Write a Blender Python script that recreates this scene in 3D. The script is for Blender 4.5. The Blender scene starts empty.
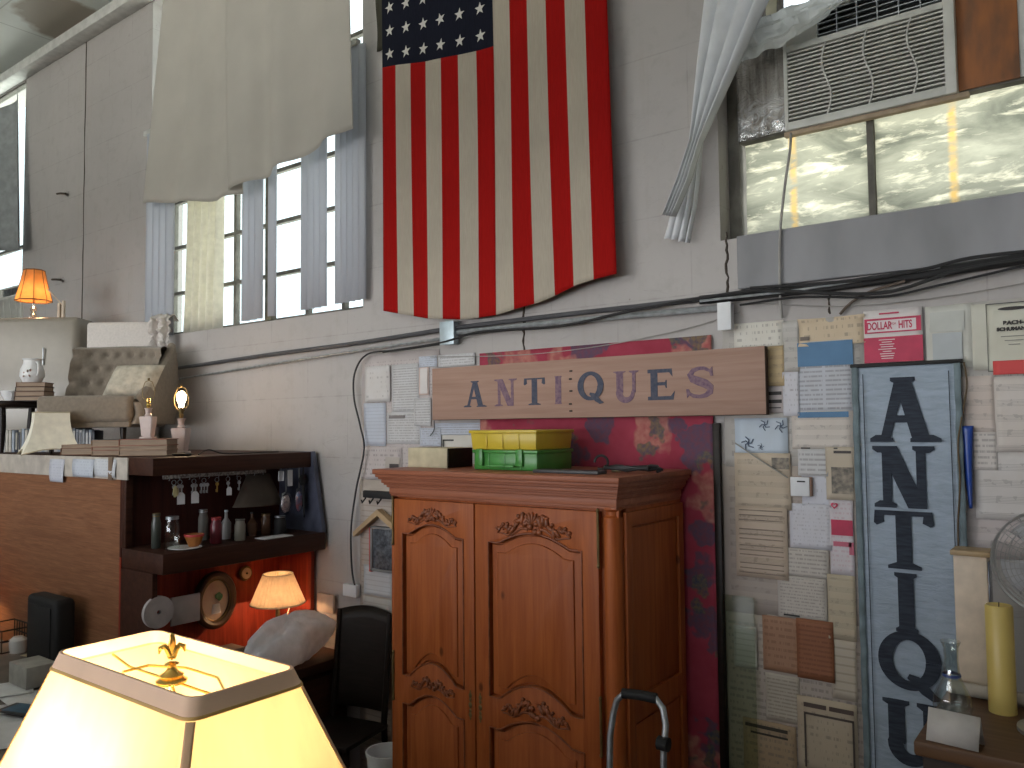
import bpy, bmesh, math, random
from mathutils import Vector, Matrix, noise
PI = math.pi
R = math.radians
scene = bpy.context.scene
COL = scene.collection

# ------------------------------------------------------------------ camera
CAM = Vector((0.0, -3.6, 2.25))
FPX = 808.0
YAW, PIT, ROL = R(37.2), R(2.95), R(-0.6)
F_ = Vector((-math.sin(YAW) * math.cos(PIT), math.cos(YAW) * math.cos(PIT), math.sin(PIT)))
r_ = Vector((math.cos(YAW), math.sin(YAW), 0))
u_ = r_.cross(F_)
RX = r_ * math.cos(ROL) + u_ * math.sin(ROL)
UX = -r_ * math.sin(ROL) + u_ * math.cos(ROL)
cd = bpy.data.cameras.new('camera')
cam = bpy.data.objects.new('camera', cd)
COL.objects.link(cam)
cd.sensor_fit = 'HORIZONTAL'
cd.sensor_width = 36.0
cd.lens = FPX / 1024.0 * 36.0
cd.clip_start = 0.02
cd.clip_end = 200
m3 = Matrix((RX, UX, -F_)).transposed()
cam.matrix_world = Matrix.Translation(CAM) @ m3.to_4x4()
scene.camera = cam

# ------------------------------------------------------------------ view, world, daylight
vs = scene.view_settings
vs.view_transform = 'Standard'
vs.look = 'None'
vs.gamma = 1.0
vs.use_curve_mapping = False
vs.exposure = -0.3
w = bpy.data.worlds.new('world')
scene.world = w
w.use_nodes = True
bg = w.node_tree.nodes['Background']
bg.inputs['Color'].default_value = (0.86, 0.94, 1.0, 1)
bg.inputs['Strength'].default_value = 2.7
# overcast sky above, brighter lower half added to light the ceiling
wn = w.node_tree
_tc = wn.nodes.new('ShaderNodeTexCoord')
_sp = wn.nodes.new('ShaderNodeSeparateXYZ')
wn.links.new(_tc.outputs['Generated'], _sp.inputs[0])
_mr = wn.nodes.new('ShaderNodeMapRange')
_mr.inputs[1].default_value = .02
_mr.inputs[2].default_value = -.06
wn.links.new(_sp.outputs[2], _mr.inputs[0])
_mx = wn.nodes.new('ShaderNodeMix')
_mx.data_type = 'RGBA'
wn.links.new(_mr.outputs[0], _mx.inputs[0])
_mx.inputs[6].default_value = (0.86, 0.94, 1.0, 1)
_mx.inputs[7].default_value = (2.9, 2.95, 2.7, 1)
wn.links.new(_mx.outputs[2], bg.inputs['Color'])


def area(name, loc, rot, sx, sy, power, col):
    l = bpy.data.lights.new(name, 'AREA')
    l.shape = 'RECTANGLE'
    l.size = sx
    l.size_y = sy
    l.energy = power
    l.color = col
    o = bpy.data.objects.new(name, l)
    o.location = loc
    o.rotation_euler = rot
    COL.objects.link(o)
    return o


# daylight entering by the windows of the opposite wall (they are real openings there):
# a broad shop window below the added slab and smaller ones above it
area('shop_window_daylight', (-4.6, -8.95, 2.15), (R(90), 0, 0), 8.4, 1.25, 245, (0.93, 0.93, 1.0))
area('high_window_daylight', (-6.0, -8.95, 4.4), (R(116), 0, 0), 5.0, 2.0, 120, (1.0, 0.93, 0.80))


# ------------------------------------------------------------------ pixel -> place helpers


def ray(px, py):
    return F_ * FPX + RX * (px - 512) - UX * (py - 384)


def at(px, py, Y=0.0):
    d = ray(px, py)
    return CAM + d * ((Y - CAM.y) / d.y)


def atX(px, py, X):
    d = ray(px, py)
    return CAM + d * ((X - CAM.x) / d.x)


def atZ(px, py, Z):
    d = ray(px, py)
    return CAM + d * ((Z - CAM.z) / d.z)


def atD(px, py, D):
    return CAM + ray(px, py) * (D / FPX)


# ------------------------------------------------------------------ object helpers
ORG = {}


def tag(o, label=None, cat=None, group=None, kind=None):
    if label: o['label'] = label
    if cat: o['category'] = cat
    if group: o['group'] = group
    if kind: o['kind'] = kind
    return o


def thing(name, label, cat, loc=(0, 0, 0), rz=0.0, group=None):
    o = bpy.data.objects.new(name, None)
    COL.objects.link(o)
    o.location = loc
    o.rotation_euler = (0, 0, rz)
    o.empty_display_size = 0.1
    tag(o, label, cat, group)
    ORG[o.name] = Matrix.Translation(Vector(loc)) @ Matrix.Rotation(rz, 4, 'Z')
    return o


class MB:
    def __init__(self):
        self.bm = bmesh.new()
        self.mi = 0

    def _merge(self, tmp, mat=None):
        if mat is not None:
            bmesh.ops.transform(tmp, matrix=mat, verts=tmp.verts)
        me = bpy.data.meshes.new('tmp')
        tmp.to_mesh(me)
        tmp.free()
        n = len(self.bm.faces)
        self.bm.from_mesh(me)
        bpy.data.meshes.remove(me)
        if self.mi:
            self.bm.faces.ensure_lookup_table()
            for f in self.bm.faces[n:]:
                f.material_index = self.mi

    def box(self, x0, x1, y0, y1, z0, z1, bev=0.0, mat=None, seg=2):
        t = bmesh.new()
        bmesh.ops.create_cube(t, size=1)
        for v in t.verts:
            v.co = Vector(((x0 + x1) / 2 + v.co.x * (x1 - x0), (y0 + y1) / 2 + v.co.y * (y1 - y0),
                           (z0 + z1) / 2 + v.co.z * (z1 - z0)))
        if bev > 0:
            bmesh.ops.bevel(t, geom=t.edges[:], offset=bev, segments=seg, profile=0.5, affect='EDGES')
        self._merge(t, mat)
        return self

    def tube(self, pts, r, segs=8, cap=True, closed=False):
        pts = [Vector(p) for p in pts]
        n = len(pts)
        rs = r if isinstance(r, (list, tuple)) else [r] * n
        t = bmesh.new()
        rings = []
        prev = None
        for i, p in enumerate(pts):
            if closed:
                d = pts[(i + 1) % n] - pts[i - 1]
            elif i == 0:
                d = pts[1] - pts[0]
            elif i == n - 1:
                d = pts[-1] - pts[-2]
            else:
                d = (pts[i + 1] - p).normalized() + (p - pts[i - 1]).normalized()
            if d.length < 1e-9: d = Vector((0, 0, 1))
            d.normalize()
            if prev is None:
                a = Vector((0, 0, 1)) if abs(d.z) < .9 else Vector((1, 0, 0))
            else:
                a = prev
            u = (a - d * a.dot(d))
            if u.length < 1e-6: u = d.orthogonal()
            u.normalize()
            prev = u
            v = d.cross(u)
            rings.append([t.verts.new(p + (u * math.cos(2 * PI * k / segs) + v * math.sin(2 * PI * k / segs)) * rs[i]) for k in range(segs)])
        m = n if closed else n - 1
        for i in range(m):
            A, B = rings[i], rings[(i + 1) % n]
            for k in range(segs):
                t.faces.new((A[k], A[(k + 1) % segs], B[(k + 1) % segs], B[k]))
        if cap and not closed:
            t.faces.new(rings[0][::-1])
            t.faces.new(rings[-1])
        bmesh.ops.recalc_face_normals(t, faces=t.faces[:])
        self._merge(t)
        return self

    def lathe(self, prof, c=(0, 0, 0), segs=24, sx=1.0, sy=1.0, axis='Z', square=0, mat=None):
        """prof: list of (radius, height)"""
        t = bmesh.new()
        rings = []
        for (r, z) in prof:
            if r < 1e-6:
                rings.append([t.verts.new((0, 0, z))])
            else:
                ring = []
                for k in range(segs):
                    a = 2 * PI * (k + .5) / segs
                    ring.append(t.verts.new((math.cos(a) * r * sx, math.sin(a) * r * sy, z)))
                rings.append(ring)
        for A, B in zip(rings[:-1], rings[1:]):
            for k in range(segs):
                k2 = (k + 1) % segs
                try:
                    if len(A) == 1 and len(B) == 1:
                        continue
                    if len(A) == 1:
                        t.faces.new((A[0], B[k2], B[k]))
                    elif len(B) == 1:
                        t.faces.new((A[k], A[k2], B[0]))
                    else:
                        t.faces.new((A[k], A[k2], B[k2], B[k]))
                except ValueError:
                    pass
        M = Matrix.Translation(Vector(c))
        if axis == 'Y':
            M = M @ Matrix.Rotation(R(90), 4, 'X')
        if axis == 'X':
            M = M @ Matrix.Rotation(R(90), 4, 'Y')
        if mat is not None:
            M = mat @ M
        self._merge(t, M)
        return self

    def ball(self, c, r, sx=1, sy=1, sz=1, sub=2, mat=None, jit=0.0, seed=0):
        t = bmesh.new()
        bmesh.ops.create_icosphere(t, subdivisions=sub, radius=1)
        for v in t.verts:
            k = 1 + (noise.noise(v.co * 1.7 + Vector((seed * 3.1, 0, 0))) * jit if jit else 0)
            v.co = Vector((v.co.x * r * sx, v.co.y * r * sy, v.co.z * r * sz)) * k
        M = Matrix.Translation(Vector(c))
        if mat is not None: M = M @ mat
        self._merge(t, M)
        return self

    def grid(self, fn, nu, nv, mi=None, closed_u=False):
        t = bmesh.new()
        V = [[t.verts.new(fn(i / nu, j / nv)) for j in range(nv + 1)] for i in range(nu if closed_u else nu + 1)]
        for i in range(nu):
            i2 = (i + 1) % nu if closed_u else i + 1
            for j in range(nv):
                f = t.faces.new((V[i][j], V[i2][j], V[i2][j + 1], V[i][j + 1]))
                if mi: f.material_index = mi(i, j)
        me = bpy.data.meshes.new('tmp')
        t.to_mesh(me)
        t.free()
        self.bm.from_mesh(me)
        bpy.data.meshes.remove(me)
        return self

    def poly(self, pts, d0, d1, mat=None):
        """polygon given as (x,z) pairs, extruded along y from d0 (front) to d1 (back)"""
        t = bmesh.new()
        A = [t.verts.new((x, d0, z)) for x, z in pts]
        B = [t.verts.new((x, d1, z)) for x, z in pts]
        t.faces.new(A)
        t.faces.new(B[::-1])
        n = len(pts)
        for i in range(n):
            t.faces.new((A[i], B[i], B[(i + 1) % n], A[(i + 1) % n]))
        bmesh.ops.recalc_face_normals(t, faces=t.faces[:])
        bmesh.ops.triangulate(t, faces=[f for f in t.faces if len(f.verts) > 4])
        self._merge(t, mat)
        return self

    def shape(self, outlines, y0, y1, bevel=0.0):
        """2D outlines with holes (first is outer) in (x,z); y0 is the front, y1 the back"""
        cu = bpy.data.curves.new('tmpc', 'CURVE')
        cu.dimensions = '2D'
        cu.fill_mode = 'BOTH'
        th = abs(y1 - y0)
        cu.extrude = max(th / 2 - bevel, 1e-5)
        cu.bevel_depth = bevel
        cu.bevel_resolution = 1
        cu.offset = -bevel
        for ol in outlines:
            s = cu.splines.new('POLY')
            s.points.add(len(ol) - 1)
            for p, q in zip(s.points, ol):
                p.co = (q[0], q[1], 0, 1)
            s.use_cyclic_u = True
        o = bpy.data.objects.new('tmpo', cu)
        me = bpy.data.meshes.new_from_object(o)
        t = bmesh.new()
        t.from_mesh(me)
        bpy.data.meshes.remove(me)
        bpy.data.objects.remove(o)
        bpy.data.curves.remove(cu)
        M = Matrix.Translation((0, (y0 + y1) / 2, 0)) @ Matrix.Rotation(R(90), 4, 'X')
        bmesh.ops.remove_doubles(t, verts=t.verts, dist=1e-5)
        self._merge(t, M)
        return self

    def text(self, s, size, c, depth=0.0006, align='CENTER', sx=1.0, bold=0.0, rot=None):
        cu = bpy.data.curves.new('tmpt', 'FONT')
        cu.body = s
        cu.size = size
        cu.align_x = align
        cu.align_y = 'CENTER'
        cu.extrude = depth / 2
        cu.offset = bold
        o = bpy.data.objects.new('tmpo', cu)
        me = bpy.data.meshes.new_from_object(o)
        t = bmesh.new()
        t.from_mesh(me)
        bpy.data.meshes.remove(me)
        bpy.data.objects.remove(o)
        bpy.data.curves.remove(cu)
        M = Matrix.Translation(Vector(c)) @ (rot or Matrix.Identity(4)) @ Matrix.Rotation(R(90), 4, 'X') @ Matrix.Diagonal((sx, 1, 1, 1))
        self._merge(t, M)
        return self

    def build(self, name, mats, parent=None, world=True, smooth=True, angle=35, solid=0.0, origin=None, sub=0):
        me = bpy.data.meshes.new(name)
        bm = self.bm
        o = bpy.data.objects.new(name, me)
        COL.objects.link(o)
        if parent is not None:
            o.parent = parent
            M = ORG.get(parent.name, Matrix.Identity(4))
            if world:
                bmesh.ops.transform(bm, matrix=M.inverted(), verts=bm.verts)
            ORG[o.name] = M
        else:
            if origin is None:
                xs = [v.co for v in bm.verts]
                mn = Vector((min(c.x for c in xs), min(c.y for c in xs), min(c.z for c in xs)))
                mx = Vector((max(c.x for c in xs), max(c.y for c in xs), max(c.z for c in xs)))
                origin = Vector(((mn.x + mx.x) / 2, (mn.y + mx.y) / 2, mn.z))
            origin = Vector(origin)
            bmesh.ops.translate(bm, verts=bm.verts, vec=-origin)
            o.location = origin
            ORG[o.name] = Matrix.Translation(origin)
        bm.to_mesh(me)
        bm.free()
        for m in (mats if isinstance(mats, (list, tuple)) else [mats]):
            me.materials.append(m)
        if smooth:
            me.shade_smooth()
            me.set_sharp_from_angle(angle=R(angle))
        if solid:
            md = o.modifiers.new('solid', 'SOLIDIFY')
            md.thickness = solid
            md.offset = 0
        if sub:
            md = o.modifiers.new('sub', 'SUBSURF')
            md.levels = sub
            md.render_levels = sub
        return o


# ------------------------------------------------------------------ materials
def newmat(name):
    m = bpy.data.materials.new(name)
    m.use_nodes = True
    nt = m.node_tree
    return m, nt, nt.nodes['Principled BSDF']


class NT:
    def __init__(s, nt):
        s.nt = nt

    def n(s, t, **k):
        nd = s.nt.nodes.new(t)
        for a, b in k.items(): setattr(nd, a, b)
        return nd

    def link(s, a, b):
        s.nt.links.new(a, b)

    def val(s, sock, v):
        if hasattr(v, 'links') or isinstance(v, bpy.types.NodeSocket):
            s.nt.links.new(v, sock)
        else:
            sock.default_value = v

    def math(s, op, a, b=0.0, c=0.0, clamp=False):
        nd = s.n('ShaderNodeMath', operation=op, use_clamp=clamp)
        s.val(nd.inputs[0], a)
        s.val(nd.inputs[1], b)
        if op in ('MULTIPLY_ADD', 'SMOOTH_MIN', 'COMPARE'): s.val(nd.inputs[2], c)
        return nd.outputs[0]

    def mix(s, f, a, b):
        nd = s.n('ShaderNodeMix', data_type='RGBA')
        s.val(nd.inputs[0], f)
        s.val(nd.inputs[6], a if not isinstance(a, tuple) else (*a[:3], 1))
        s.val(nd.inputs[7], b if not isinstance(b, tuple) else (*b[:3], 1))
        return nd.outputs[2]

    def noise(s, vec, scale, detail=3, rough=.5, dist=0.0):
        nd = s.n('ShaderNodeTexNoise')
        s.link(vec, nd.inputs['Vector'])
        nd.inputs['Scale'].default_value = scale
        nd.inputs['Detail'].default_value = detail
        nd.inputs['Roughness'].default_value = rough
        nd.inputs['Distortion'].default_value = dist
        return nd.outputs['Fac']

    def obj(s):
        return s.n('ShaderNodeTexCoord').outputs['Object']

    def mapv(s, vec, sc=(1, 1, 1), loc=(0, 0, 0), rot=(0, 0, 0)):
        nd = s.n('ShaderNodeMapping')
        s.link(vec, nd.inputs['Vector'])
        nd.inputs['Scale'].default_value = sc
        nd.inputs['Location'].default_value = loc
        nd.inputs['Rotation'].default_value = rot
        return nd.outputs[0]

    def ramp(s, f, lo, hi):
        nd = s.n('ShaderNodeMapRange')
        s.val(nd.inputs[0], f)
        nd.inputs[1].default_value = lo
        nd.inputs[2].default_value = hi
        return nd.outputs[0]

    def bump(s, h, strength, dist, bsdf):
        nd = s.n('ShaderNodeBump')
        nd.inputs['Strength'].default_value = strength
        nd.inputs['Distance'].default_value = dist
        s.link(h, nd.inputs['Height'])
        s.link(nd.outputs[0], bsdf.inputs['Normal'])


def simple(name, col, rough=.6, metal=0.0, var=.12, scale=12, bump=0.0, sc=(1, 1, 1), col2=None, coat=0.0, sheen=0.0):
    m, nt, b = newmat(name)
    N = NT(nt)
    v = N.mapv(N.obj(), sc)
    f = N.noise(v, scale, 4)
    c2 = col2 or tuple(max(0, c * (1 - var * 2)) for c in col)
    N.link(N.mix(N.ramp(f, .35, .65), col, c2), b.inputs['Base Color'])
    b.inputs['Roughness'].default_value = rough
    b.inputs['Metallic'].default_value = metal
    if coat: b.inputs['Coat Weight'].default_value = coat
    if sheen: b.inputs['Sheen Weight'].default_value = sheen
    if bump: N.bump(f, bump, .01, b)
    return m


def woodmat(name, col, dark, rough=.4, axis='Z', scale=6, knots=False, coat=0.0):
    m, nt, b = newmat(name)
    N = NT(nt)
    s = {'Z': (9, 9, .5), 'X': (.5, 9, 9), 'Y': (9, .5, 9)}[axis]
    v = N.mapv(N.obj(), s)
    f = N.noise(v, scale, 5, .6, .6)
    f2 = N.noise(N.mapv(N.obj(), tuple(k * .35 for k in s)), scale * .5, 3, .5, 1.5)
    c = N.mix(N.ramp(f, .3, .7), col, dark)
    c = N.mix(N.math('MULTIPLY', N.ramp(f2, .4, .7), .45), c, tuple(k * .75 for k in dark))
    if knots:
        vo = N.n('ShaderNodeTexVoronoi')
        N.link(N.mapv(N.obj(), (4.5, 4.5, 2.6)), vo.inputs['Vector'])
        vo.inputs['Scale'].default_value = 1.0
        k = N.ramp(vo.outputs['Distance'], .075, .04)
        c = N.mix(N.math('MULTIPLY', k, .8, clamp=True), c, tuple(x * .3 for x in dark))
    N.link(c, b.inputs['Base Color'])
    b.inputs['Roughness'].default_value = rough
    if coat: b.inputs['Coat Weight'].default_value = coat
    N.bump(f, .12, .004, b)
    b.inputs['Specular IOR Level'].default_value = .22
    return m


def translucent(name, col, t=.5, rough=.8, sc=(1, 1, 1), scale=20, var=.08, weave=0.0):
    """cloth or paper that lets light through"""
    m, nt, b = newmat(name)
    N = NT(nt)
    f = N.noise(N.mapv(N.obj(), sc), scale, 4)
    c = N.mix(N.ramp(f, .3, .7), col, tuple(k * (1 - var * 2) for k in col))
    N.link(c, b.inputs['Base Color'])
    b.inputs['Roughness'].default_value = rough
    tr = N.n('ShaderNodeBsdfTranslucent')
    N.link(c, tr.inputs['Color'])
    mx = N.n('ShaderNodeMixShader')
    mx.inputs[0].default_value = t
    N.link(b.outputs[0], mx.inputs[1])
    N.link(tr.outputs[0], mx.inputs[2])
    N.link(mx.outputs[0], nt.nodes['Material Output'].inputs['Surface'])
    return m


def glass(name, col=(.9, .95, .95), alpha=.15, rough=.05):
    """thin clear glass or plastic: mostly see-through with a gloss"""
    m, nt, b = newmat(name)
    N = NT(nt)
    tr = N.n('ShaderNodeBsdfTransparent')
    tr.inputs['Color'].default_value = (*col, 1)
    gl = N.n('ShaderNodeBsdfGlossy')
    gl.inputs['Roughness'].default_value = rough
    fr = N.n('ShaderNodeLayerWeight')
    fr.inputs['Blend'].default_value = .5
    f = N.math('ADD', N.math('MULTIPLY', N.math('POWER', fr.outputs['Facing'], 4.0), .5), alpha, clamp=True)
    mx = N.n('ShaderNodeMixShader')
    N.link(f, mx.inputs[0])
    N.link(tr.outputs[0], mx.inputs[1])
    N.link(gl.outputs[0], mx.inputs[2])
    N.link(mx.outputs[0], nt.nodes['Material Output'].inputs['Surface'])
    return m


def emis(name, col, s):
    m, nt, b = newmat(name)
    b.inputs['Base Color'].default_value = (*col, 1)
    b.inputs['Emission Color'].default_value = (*col, 1)
    b.inputs['Emission Strength'].default_value = s
    return m


def plaster():
    m, nt, b = newmat('painted_plaster_wall')
    N = NT(nt)
    o = N.obj()
    big = N.noise(o, .7, 5, .6)
    fine = N.noise(o, 9, 6, .65)
    c = N.mix(N.ramp(big, .3, .7), (.445, .42, .412), (.375, .352, .345))
    c = N.mix(N.math('MULTIPLY', N.ramp(fine, .52, .75), .35), c, (.28, .26, .24))
    # cracks and wrinkles of old paint, running mostly sideways
    v = N.mapv(o, (.55, 1, 2.1), rot=(0, R(8), 0))
    cr = N.noise(v, 2.6, 4, .55, 1.2)
    ln = N.ramp(N.math('ABSOLUTE', N.math('SUBTRACT', cr, .5)), .004, .0)
    pr = N.ramp(N.noise(o, 1.3, 2), .48, .62)
    c = N.mix(N.math('MULTIPLY', N.math('MULTIPLY', ln, pr), .35), c, (.22, .20, .18))
    # stains: small dark spots where paint flaked
    sp = N.ramp(N.noise(N.mapv(o, (1, 1, 1), (7, 3, 1)), 14, 3, .7), .70, .76)
    c = N.mix(N.math('MULTIPLY', sp, .7), c, (.20, .16, .13))
    # drips below the sills
    dr = N.noise(N.mapv(o, (7, 7, .35)), 2.4, 4, .6)
    c = N.mix(N.math('MULTIPLY', N.ramp(dr, .56, .74), .3), c, (.36, .32, .28))
    # joints of the painted blocks, below the windows and faintly above
    sp3 = N.n('ShaderNodeSeparateXYZ')
    N.link(o, sp3.inputs[0])
    cb3 = N.n('ShaderNodeCombineXYZ')
    N.link(sp3.outputs[0], cb3.inputs[0])
    N.link(sp3.outputs[2], cb3.inputs[1])
    bk_ = N.n('ShaderNodeTexBrick')
    N.link(cb3.outputs[0], bk_.inputs['Vector'])
    bk_.inputs['Scale'].default_value = 1.0
    bk_.inputs['Brick Width'].default_value = .82
    bk_.inputs['Row Height'].default_value = .41
    bk_.inputs['Mortar Size'].default_value = .005
    bk_.inputs['Mortar Smooth'].default_value = .6
    c = N.mix(N.math('MULTIPLY', N.math('MULTIPLY', bk_.outputs['Fac'], N.ramp(fine, .35, .6)), .30), c, (.17, .155, .145))
    N.link(c, b.inputs['Base Color'])
    b.inputs['Roughness'].default_value = .75
    h = N.math('ADD', fine, N.math('MULTIPLY', ln, -.5))
    N.bump(h, .3, .008, b)
    return m


M = {}
M['plaster'] = plaster()
M['crack'] = simple('dark_seam', (.07, .055, .045), .9)
M['white_trim'] = simple('chalky_white_paint', (.62, .62, .60), .6, var=.1)
M['steel'] = simple('galvanised_steel', (.50, .53, .56), .42, .85, var=.15, scale=30)
M['bluebox'] = simple('junction_box_steel', (.50, .60, .66), .45, .5)
M['blackcable'] = simple('black_cable_rubber', (.018, .018, .02), .5)
M['darkpipe'] = simple('dark_grey_pipe', (.10, .10, .11), .45, .3)
M['greycable'] = simple('grey_cable', (.35, .34, .32), .6)
M['pine'] = woodmat('orange_pine', (.44, .125, .034), (.29, .068, .017), .45, 'Z', 4, True)
M['pineX'] = woodmat('orange_pine_rail', (.40, .15, .085), (.29, .095, .05), .42, 'X', 4)
M['carve'] = simple('carved_pine', (.27, .075, .025), .42, var=.2, scale=30)
M['board'] = woodmat('sign_board_wood', (.42, .275, .22), (.34, .21, .16), .6, 'X', 5)
M['boardend'] = woodmat('sign_board_edge', (.09, .055, .04), (.05, .03, .02), .7, 'Z', 5)
M['darkwood'] = woodmat('dark_brown_wood', (.070, .026, .015), (.035, .013, .008), .5, 'Y', 5)
M['blackwood'] = woodmat('black_stained_wood', (.022, .015, .012), (.012, .008, .006), .4, 'X', 5)
M['ply'] = woodmat('plywood_panel', (.33, .155, .08), (.20, .085, .042), .5, 'X', 13)
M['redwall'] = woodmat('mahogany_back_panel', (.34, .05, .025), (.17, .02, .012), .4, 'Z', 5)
M['brass'] = simple('old_brass', (.62, .42, .12), .3, .9, var=.2)
M['dullbrass'] = simple('dull_brass', (.22, .15, .06), .5, .7, var=.2)
M['gold'] = simple('polished_gold_brass', (.85, .58, .16), .22, .9, var=.1)
M['creambox'] = simple('cream_card', (.60, .53, .36), .7)
M['black'] = simple('matte_black', (.008, .008, .009), .7)
M['dkgrey'] = simple('dark_grey_plastic', (.05, .05, .055), .45)
M['white'] = simple('white_paper_card', (.72, .73, .76), .7, var=.04)
M['acwhite'] = simple('aged_white_plastic', (.60, .60, .56), .5, var=.06)
M['acdark'] = simple('dark_vent_gap', (.008, .008, .008), .9)
M['rust'] = simple('rusty_brown_plywood', (.34, .12, .035), .7, var=.2, scale=5, sc=(3, 3, 1), col2=(.17, .075, .035))
M['blind'] = translucent('vinyl_blind_slat', (.60, .62, .68), .30, .55, (1, 1, .2), 4, .04)
M['blind2'] = simple('bunched_vinyl_slat', (.70, .72, .76), .55, var=.05)
M['sheet'] = translucent('white_cotton_sheet', (.56, .53, .485), .12, .9, (1, 1, 1), 3, .05)
M['drape'] = translucent('cream_drape', (.86, .83, .74), .5, .9)
M['beige'] = simple('beige_upholstery', (.23, .19, .15), .9, var=.08, scale=40, bump=.1, sheen=.2)
M['pillow'] = simple('brocade_pillow', (.55, .50, .41), .85, var=.2, scale=14)
M['throw'] = simple('cream_throw', (.68, .63, .60), .95, var=.05, bump=.2, scale=60)
M['glosswhite'] = simple('glossy_cream_panel', (.27, .24, .20), .22, var=.03)
M['marble'] = simple('pink_marble', (.66, .53, .49), .35, var=.12, scale=8)
M['ceramic'] = simple('white_ceramic', (.75, .75, .76), .25, var=.03)
M['flower'] = simple('painted_flowers', (.30, .10, .12), .35, col2=(.12, .22, .12), scale=60)
M['crystal'] = glass('cut_crystal', (.95, .93, .88), .25, .05)
M['clear'] = glass('clear_glass', (.92, .95, .94), .10, .04)
M['greenglass'] = glass('grey_green_sheet', (.84, .88, .82), .03, .25)
M['plastic'] = glass('clear_plastic_film', (.85, .88, .90), .10, .3)
M['pages'] = simple('book_page_block', (.36, .27, .20), .9, var=.1, sc=(1, 1, 20), scale=10)
M['yellow'] = simple('yellow_plastic', (.62, .46, .04), .35, var=.05)
M['green'] = simple('green_plastic', (.06, .27, .05), .3, var=.1)
M['red'] = simple('red_paint', (.55, .05, .05), .5)
M['orange'] = simple('orange_bowl_glaze', (.42, .15, .03), .35)
M['navy'] = simple('faded_navy_paint', (.035, .045, .085), .7, var=.1, scale=50, col2=(.07, .075, .11))
M['purple'] = simple('faded_purple_paint', (.14, .085, .14), .8, var=.1, scale=60, col2=(.24, .15, .18))
M['bannerink'] = simple('banner_slate_paint', (.014, .019, .033), .85, scale=30, sc=(.5, 1, 4), col2=(.032, .042, .062))
M['blueribbon'] = simple('blue_satin_ribbon', (.02, .07, .36), .35)
M['twine'] = simple('frayed_brown_twine', (.13, .09, .05), .9)
M['candle'] = translucent('yellow_wax', (.80, .62, .20), .25, .5, scale=3)
M['candle'].node_tree.nodes['Principled BSDF'].inputs['Roughness'].default_value = .3
M['ivory'] = simple('ivory_painted_wood', (.66, .54, .42), .5)
M['olive'] = simple('dark_olive_cloth', (.035, .033, .02), .9)
M['bag'] = translucent('white_plastic_bag', (.90, .90, .95), .35, .3)
M['bulb'] = emis('glowing_bulb', (1.0, .80, .50), 14)
M['strongbulb'] = emis('bright_bare_bulb', (1.0, .62, .30), 170)
M['grille'] = simple('fan_wire', (.45, .45, .44), .4, .6)
M['clay'] = simple('brown_bottle_glass', (.10, .05, .03), .2)


def flagcloth(name, col, col2):
    m, nt, b = newmat(name)
    N = NT(nt)
    o = N.obj()
    f = N.noise(N.mapv(o, (60, 60, 3)), 5, 3)
    g = N.noise(o, 3, 3)
    c = N.mix(N.ramp(f, .3, .7), col, col2)
    c = N.mix(N.math('MULTIPLY', N.ramp(g, .4, .8), .3), c, tuple(k * .6 for k in col))
    N.link(c, b.inputs['Base Color'])
    b.inputs['Roughness'].default_value = .9
    b.inputs['Specular IOR Level'].default_value = .08
    return m


M['fred'] = flagcloth('flag_red', (.34, .009, .008), (.28, .007, .006))
M['fwhite'] = flagcloth('flag_aged_white', (.44, .39, .325), (.38, .335, .275))
M['fblue'] = flagcloth('flag_navy', (.014, .016, .028), (.010, .011, .02))
M['fstar'] = flagcloth('flag_star_white', (.66, .65, .62), (.60, .58, .55))


def tapestry():
    m, nt, b = newmat('magenta_floral_fabric')
    N = NT(nt)
    o = N.mapv(N.obj(), (1, 0.001, 1))
    d = N.noise(o, 5, 3, .6)
    base = N.mix(N.ramp(d, .3, .7), (.37, .060, .095), (.28, .040, .065))

    def blooms(c, loc, sc, thr, col, col2, dist):
        v = N.mapv(o, (sc, sc, sc), loc)
        nz = N.n('ShaderNodeTexNoise')
        N.link(v, nz.inputs['Vector'])
        nz.inputs['Scale'].default_value = 2.4
        add = N.n('ShaderNodeVectorMath', operation='MULTIPLY_ADD')
        N.link(nz.outputs['Color'], add.inputs[0])
        add.inputs[1].default_value = (dist, 0, dist)
        N.link(v, add.inputs[2])
        vo = N.n('ShaderNodeTexVoronoi')
        N.link(add.outputs[0], vo.inputs['Vector'])
        vo.inputs['Scale'].default_value = 1
        k = N.ramp(vo.outputs['Distance'], thr, thr - .06)
        cc = N.mix(N.ramp(N.noise(v, 9, 2), .35, .65), col, col2)
        return N.mix(N.math('MULTIPLY', k, .8, clamp=True), c, cc)
    c = blooms(base, (0, 0, 0), 4.2, .42, (.06, .08, .13), (.12, .07, .10), 1.2)
    c = blooms(c, (3.3, 0, 1.7), 2.8, .36, (.48, .23, .18), (.36, .12, .11), .9)
    c = blooms(c, (1.3, 0, 5.7), 5.5, .30, (.16, .14, .08), (.06, .08, .11), 1.0)
    N.link(c, b.inputs['Base Color'])
    b.inputs['Roughness'].default_value = .95
    b.inputs['Specular IOR Level'].default_value = .1
    N.bump(N.noise(o, 120, 2), .2, .002, b)
    return m


def bannermat():
    m, nt, b = newmat('pale_blue_canvas')
    N = NT(nt)
    o = N.obj()
    f = N.noise(N.mapv(o, (2.5, 1, 11)), 4, 5, .65, .7)
    g = N.noise(o, 3, 3)
    c = N.mix(N.ramp(f, .3, .7), (.38, .45, .55), (.28, .34, .41))
    c = N.mix(N.math('MULTIPLY', N.ramp(g, .5, .8), .3), c, (.22, .25, .22))
    N.link(c, b.inputs['Base Color'])
    b.inputs['Roughness'].default_value = .85
    N.bump(f, .6, .012, b)
    return m


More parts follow.
